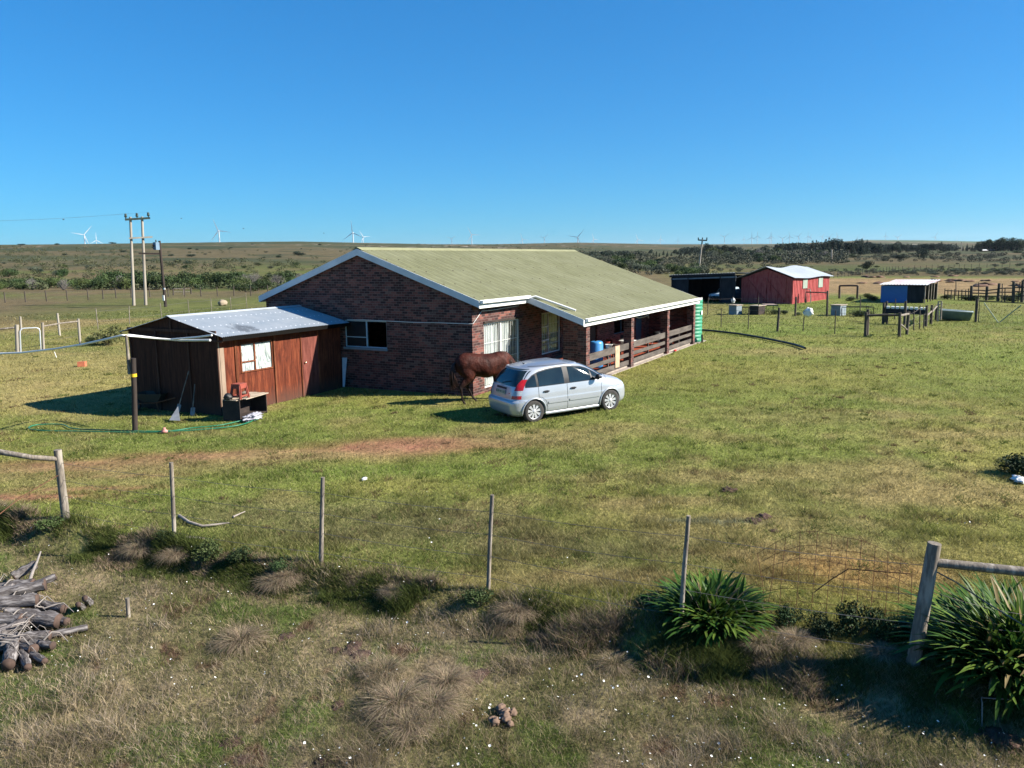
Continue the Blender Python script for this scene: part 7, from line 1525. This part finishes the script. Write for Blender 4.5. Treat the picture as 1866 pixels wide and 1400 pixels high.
wc = np.where((tone > .35)[:, None], np.array([.060, .085, .022]), np.array([.11, .075, .045]))*(.8+.9*ng.random(len(ii)))[:, None]
blades('lawn_weeds', qx, qy, .03+.06*ng.random(len(ii)), np.maximum(.009, qr*.0012), .9+.5*ng.random(len(ii)), wc, False, 'dark low weeds and dead scraps dotted through the lawn', 'weeds')
blades('lawn_grass', x, y, h, w_, .55+.6*ng.random(n), col, False, 'short mown grass of the lawn around the house', 'grass')
# rough foreground grass
x, y, r = sample(500000, 4.6, 19, .86); xf = np.interp(y, FY, FX); wf = fbm(x, y, .8, 61, 3)-.5; k = (x-xf+wf*.6 < .25) & (r < 24); x, y, r = x[k], y[k], r[k]
n = len(x); c = gcol(x, y); tn = fbm(x, y, .55, 211, 4); tf = sst(.45, .75, tn); strw = sst(.48, .62, fbm(x, y, 1.4, 221, 4))
for (qx, qy, qs, qv) in TS:
    g = GT(qx, qy+6); strw = np.maximum(strw, np.exp(-((x-g.x)**2+(y-g.y)**2)/(qs*.9)**2)*(.7+.6*fbm(x, y, .3, 225, 2)))
strw = np.clip(strw, 0, 1)
h = .035+.05*ng.random(n)+.16*tf*(.4+.6*ng.random(n))*(.4+.8*strw); w_ = np.maximum(.0035, r*.0006)*(.6+.7*ng.random(n))
isd = (ng.random(n) < .30+.50*strw)[:, None]; v_ = ((.50+.9*ng.random(n))*(.35+1.15*fbm(x, y, .22, 311, 3)))[:, None]
col = np.where(isd, np.array([.33, .262, .165])*v_, (np.array([.092, .112, .03])*(1-strw[:, None]*.3)+c*.25)*v_)
grey = (ng.random(n) < .25*strw)[:, None]; col = np.where(grey, np.array([.33, .27, .21])*v_, col)
blades('rough_grass', x, y, h, w_, .5+.9*ng.random(n), np.clip(col, .01, 1), True, 'rough mixed green and dead grass in the foreground paddock', 'grass')
# scrub growing on the little bank under the fence
yb = ng.uniform(-4, 17, 130000); xf = np.interp(yb, FY, FX); dens = fbm(yb, yb*0, .9, 231, 3); xb = xf-.12+ng.normal(0, .20, len(yb)); k = ng.random(len(yb)) < sst(.30, .62, fbm(xb, yb, .7, 241, 4))
xb, yb = xb[k], yb[k]; n = len(xb); kk = fbm(xb, yb, .8, 251, 3); hh2 = (.08+.22*sst(.4, .7, fbm(xb, yb, .6, 261, 3)))*(.5+.6*ng.random(n)); r = np.hypot(xb, yb)
isd = (kk > .5)[:, None] & (ng.random(n) < .75)[:, None]; v_ = (.6+.8*ng.random(n))[:, None]; col = np.where(isd, np.array([.25, .19, .13])*v_, np.array([.08, .10, .03])*v_)
blades('bank_scrub', xb, yb, hh2, np.maximum(.004, r*.0007), .4+.7*ng.random(n), col, True, 'tangled dead and green growth on the low bank beneath the wire fence', 'scrub')
# white flowers
def flowers():
    n = 950; x, y, r = sample(n*3, 5, 22, .72); xf = np.interp(y, FY, FX); cl = fbm(x, y, 1.8, 271, 3); k = ((x < xf+.2) & (cl > .47)) | ((x > xf) & (cl > .56) & (ng.random(len(x)) < .5) & (r < 17)); x, y, r = x[k][:n], y[k][:n], r[k][:n]
    b = MB()
    for i in range(len(x)):
        z = TZ(x[i], y[i])+.06+.07*ng.random(); c = Vector((x[i], y[i], z)); rr_ = .006+.012*ng.random()**2; t = Vector((ng.normal()*.4, ng.normal()*.4, 1)).normalized(); a = t.orthogonal().normalized(); q = t.cross(a)
        vs = [c]+[c+(a*math.cos(u*PI/4)+q*math.sin(u*PI/4))*(rr_ if u % 2 else rr_*.72)+t*.005 for u in range(8)]; b.add(vs, [(0, 1+u, 1+(u+1) % 8) for u in range(8)])
    o = b.build('white_flowers', mat('white_petals', (.82, .82, .78), (.75, .75, .7)), None, local=True, fixn=False); tag(o, 'tiny white wild flowers sprinkled through the foreground grass', 'flowers', kind='stuff')
flowers()
# dry tussocks: individual clumps
def tussock_mesh(seed, nb, green):
    r = np.random.default_rng(seed); b = MB(); cols = []
    a = r.uniform(0, 6.283, nb); q = r.uniform(0, 1, nb)**.7; L = r.uniform(.3, 1.15, nb)
    V = []; F = []
    for i in range(nb):
        ca, sa = math.cos(a[i]), math.sin(a[i]); p0 = np.array([ca*.30*q[i]+.05*r.normal(), sa*.30*q[i]+.05*r.normal(), -.02]); w = np.array([-sa, ca, 0])*.0055; tw = np.array([-sa, ca, 0])*r.normal()*.22; out = .12+.75*q[i]
        pts = [p0, p0+(np.array([ca*out*.3, sa*out*.3, .38])+tw*.3)*L[i]*.9, p0+(np.array([ca*out*.75, sa*out*.75, .60-.30*q[i]])+tw)*L[i], p0+(np.array([ca*out*1.15, sa*out*1.15, .58-.50*q[i]+.15*r.normal()])+tw*2)*L[i]]
        o = len(V); 
        for j, p in enumerate(pts[:3]): V += [p-w*(1-.2*j), p+w*(1-.2*j)]
        V.append(pts[3]); F += [(o, o+1, o+3, o+2), (o+2, o+3, o+5, o+4), (o+4, o+5, o+6)]
        g = r.random() < green; k = .6+.8*r.random(); c = (np.array([.07, .09, .03]) if g else (np.array([.36, .29, .19]) if r.random() < .65 else np.array([.26, .19, .14])))*k; cols += [c]*7
    me = bpy.data.meshes.new('tussock'); me.from_pydata([tuple(v) for v in V], [], F); at = me.color_attributes.new('Col', 'FLOAT_COLOR', 'POINT')
    at.data.foreach_set('color', np.concatenate([np.array(cols), np.ones((len(cols), 1))], 1).ravel()); me.materials.append(GRM); return me
TM = [tussock_mesh(s, 1700, g) for s, g in ((1, .12), (2, .2), (3, .3), (4, .08))]
for i, (px, py, s, v) in enumerate([t for k_, t in enumerate(TS) if k_ in (0, 1, 2, 3, 4, 5, 6, 7, 8, 10, 11, 12, 23, 25, 31, 32, 33)]):
    g = GT(px, py+6); o = bpy.data.objects.new('grass_tussock', TM[v]); COL.objects.link(o); o.location = g-Vector((0, 0, .02)); o.scale = (s, s, s*.95); o.rotation_euler[2] = rnd.uniform(0, 6.28)
    tag(o, 'biggest dry straw tussock, at the middle bottom of the near grass' if i == 0 else 'dry straw coloured grass tussock in the rough foreground', 'tussock', None if i == 0 else 'dry tussocks in the foreground')
# small green shrubs on the bank
for (px, py, hp, w) in [(375, 1020, 42, 1.0), (440, 1025, 30, 1.2), (300, 995, 34, .7), (875, 1105, 40, 1.1), (1180, 1100, 20, 1.8), (1560, 1160, 75, .7), (1500, 1165, 50, .9), (1600, 1165, 55, .8), (1640, 1160, 40, .9), (1440, 1140, 45, .9), (95, 968, 26, 1.2), (510, 1040, 24, 1.4), (1846, 862, 30, 1.2), (1868, 868, 40, 1.2)]:
    plant('bush', LG2 if px % 2 else LG1, 'sb'+str(px % 2), px, py, hp, w, 'low leafy green shrub rooted on the bank beside the wire fence' if py > 900 else 'low leafy weeds at the right edge of the lawn', 'green shrubs on the fence bank' if py > 900 else 'weeds at the right edge of the lawn', 'shrub')
# strap leaved lilies
def lily(name, c, R, H, n, seed, label):
    r = np.random.default_rng(seed); t = thing(name, label, 'plant', c); V = []; F = []; cols = []
    for i in range(n):
        rad = R*.80*math.sqrt(r.random()); a = r.uniform(0, 6.283); cx, cy = rad*math.cos(a), rad*math.sin(a); da = a+r.normal()*.7 if rad > R*.25 else r.uniform(0, 6.283); q = rad/R
        L = H*r.uniform(.5, 1.2); lean = .15+.85*q*r.uniform(.7, 1.2); w = r.uniform(.013, .024); d = np.array([math.cos(da), math.sin(da), 0]); s = np.array([-d[1], d[0], 0]); el = math.radians(82-38*q+r.normal()*13); p = np.array([cx, cy, H*.12*(1-q)]); o = len(V); m_ = 7
        for j in range(m_):
            u = j/(m_-1); ww = w*(.7+.6*math.sin(min(1, u*1.3)*PI*.9))*(1 if j < m_-1 else .15); V += [p-s*ww, p+np.array([0, 0, -.3*ww]), p+s*ww]
            p = p+(d*math.cos(el)+np.array([0, 0, 1])*math.sin(el))*L/(m_-1); el -= math.radians(5+11*lean)
        for j in range(m_-1):
            for k_ in (0, 1): F.append((o+3*j+k_, o+3*j+k_+1, o+3*j+4+k_, o+3*j+3+k_))
        k_ = r.uniform(.6, 1.25); u = r.random(); c_ = np.array([.22, .17, .08]) if u < .04 else (np.array([.11, .17, .03]) if u < .35 else np.array([.045, .10, .018])); cols += [c_*k_]*(3*m_)
    me = bpy.data.meshes.new('leaves'); me.from_pydata([tuple(v) for v in V], [], F); at = me.color_attributes.new('Col', 'FLOAT_COLOR', 'POINT'); at.data.foreach_set('color', np.concatenate([np.array(cols), np.ones((len(cols), 1))], 1).ravel())
    me.polygons.foreach_set('use_smooth', [True]*len(F)); me.materials.append(LILM); o = bpy.data.objects.new('leaves', me); COL.objects.link(o); o.parent = t; ORG[o.name] = ORG[t.name]
    return t
def lily_mat():
    m, N, L, B = nt('lily_leaf'); a = N.new('ShaderNodeAttribute'); a.attribute_name = 'Col'; L.new(a.outputs[0], B.inputs['Base Color']); B.inputs['Roughness'].default_value = .45; B.inputs['Specular IOR Level'].default_value = .12
    t = N.new('ShaderNodeBsdfTranslucent'); L.new(a.outputs[0], t.inputs[0]); x = N.new('ShaderNodeMixShader'); x.inputs[0].default_value = .25; o = N['Material Output']; L.new(B.outputs[0], x.inputs[1]); L.new(t.outputs[0], x.inputs[2]); L.new(x.outputs[0], o.inputs[0]); return m
LILM = lily_mat()
c = GT(1293, 1128); lily('lily_clump', c-Vector((0, 0, .03)), .58, .54, 820, 3, 'bushy clump of green strap leaves behind the slim leaning pole')
c = GT(1860, 1215); lily('lily_clump', c-Vector((0, 0, .05)), .90, .86, 1500, 4, 'large dark green strap leaved clump behind the thick post at right')
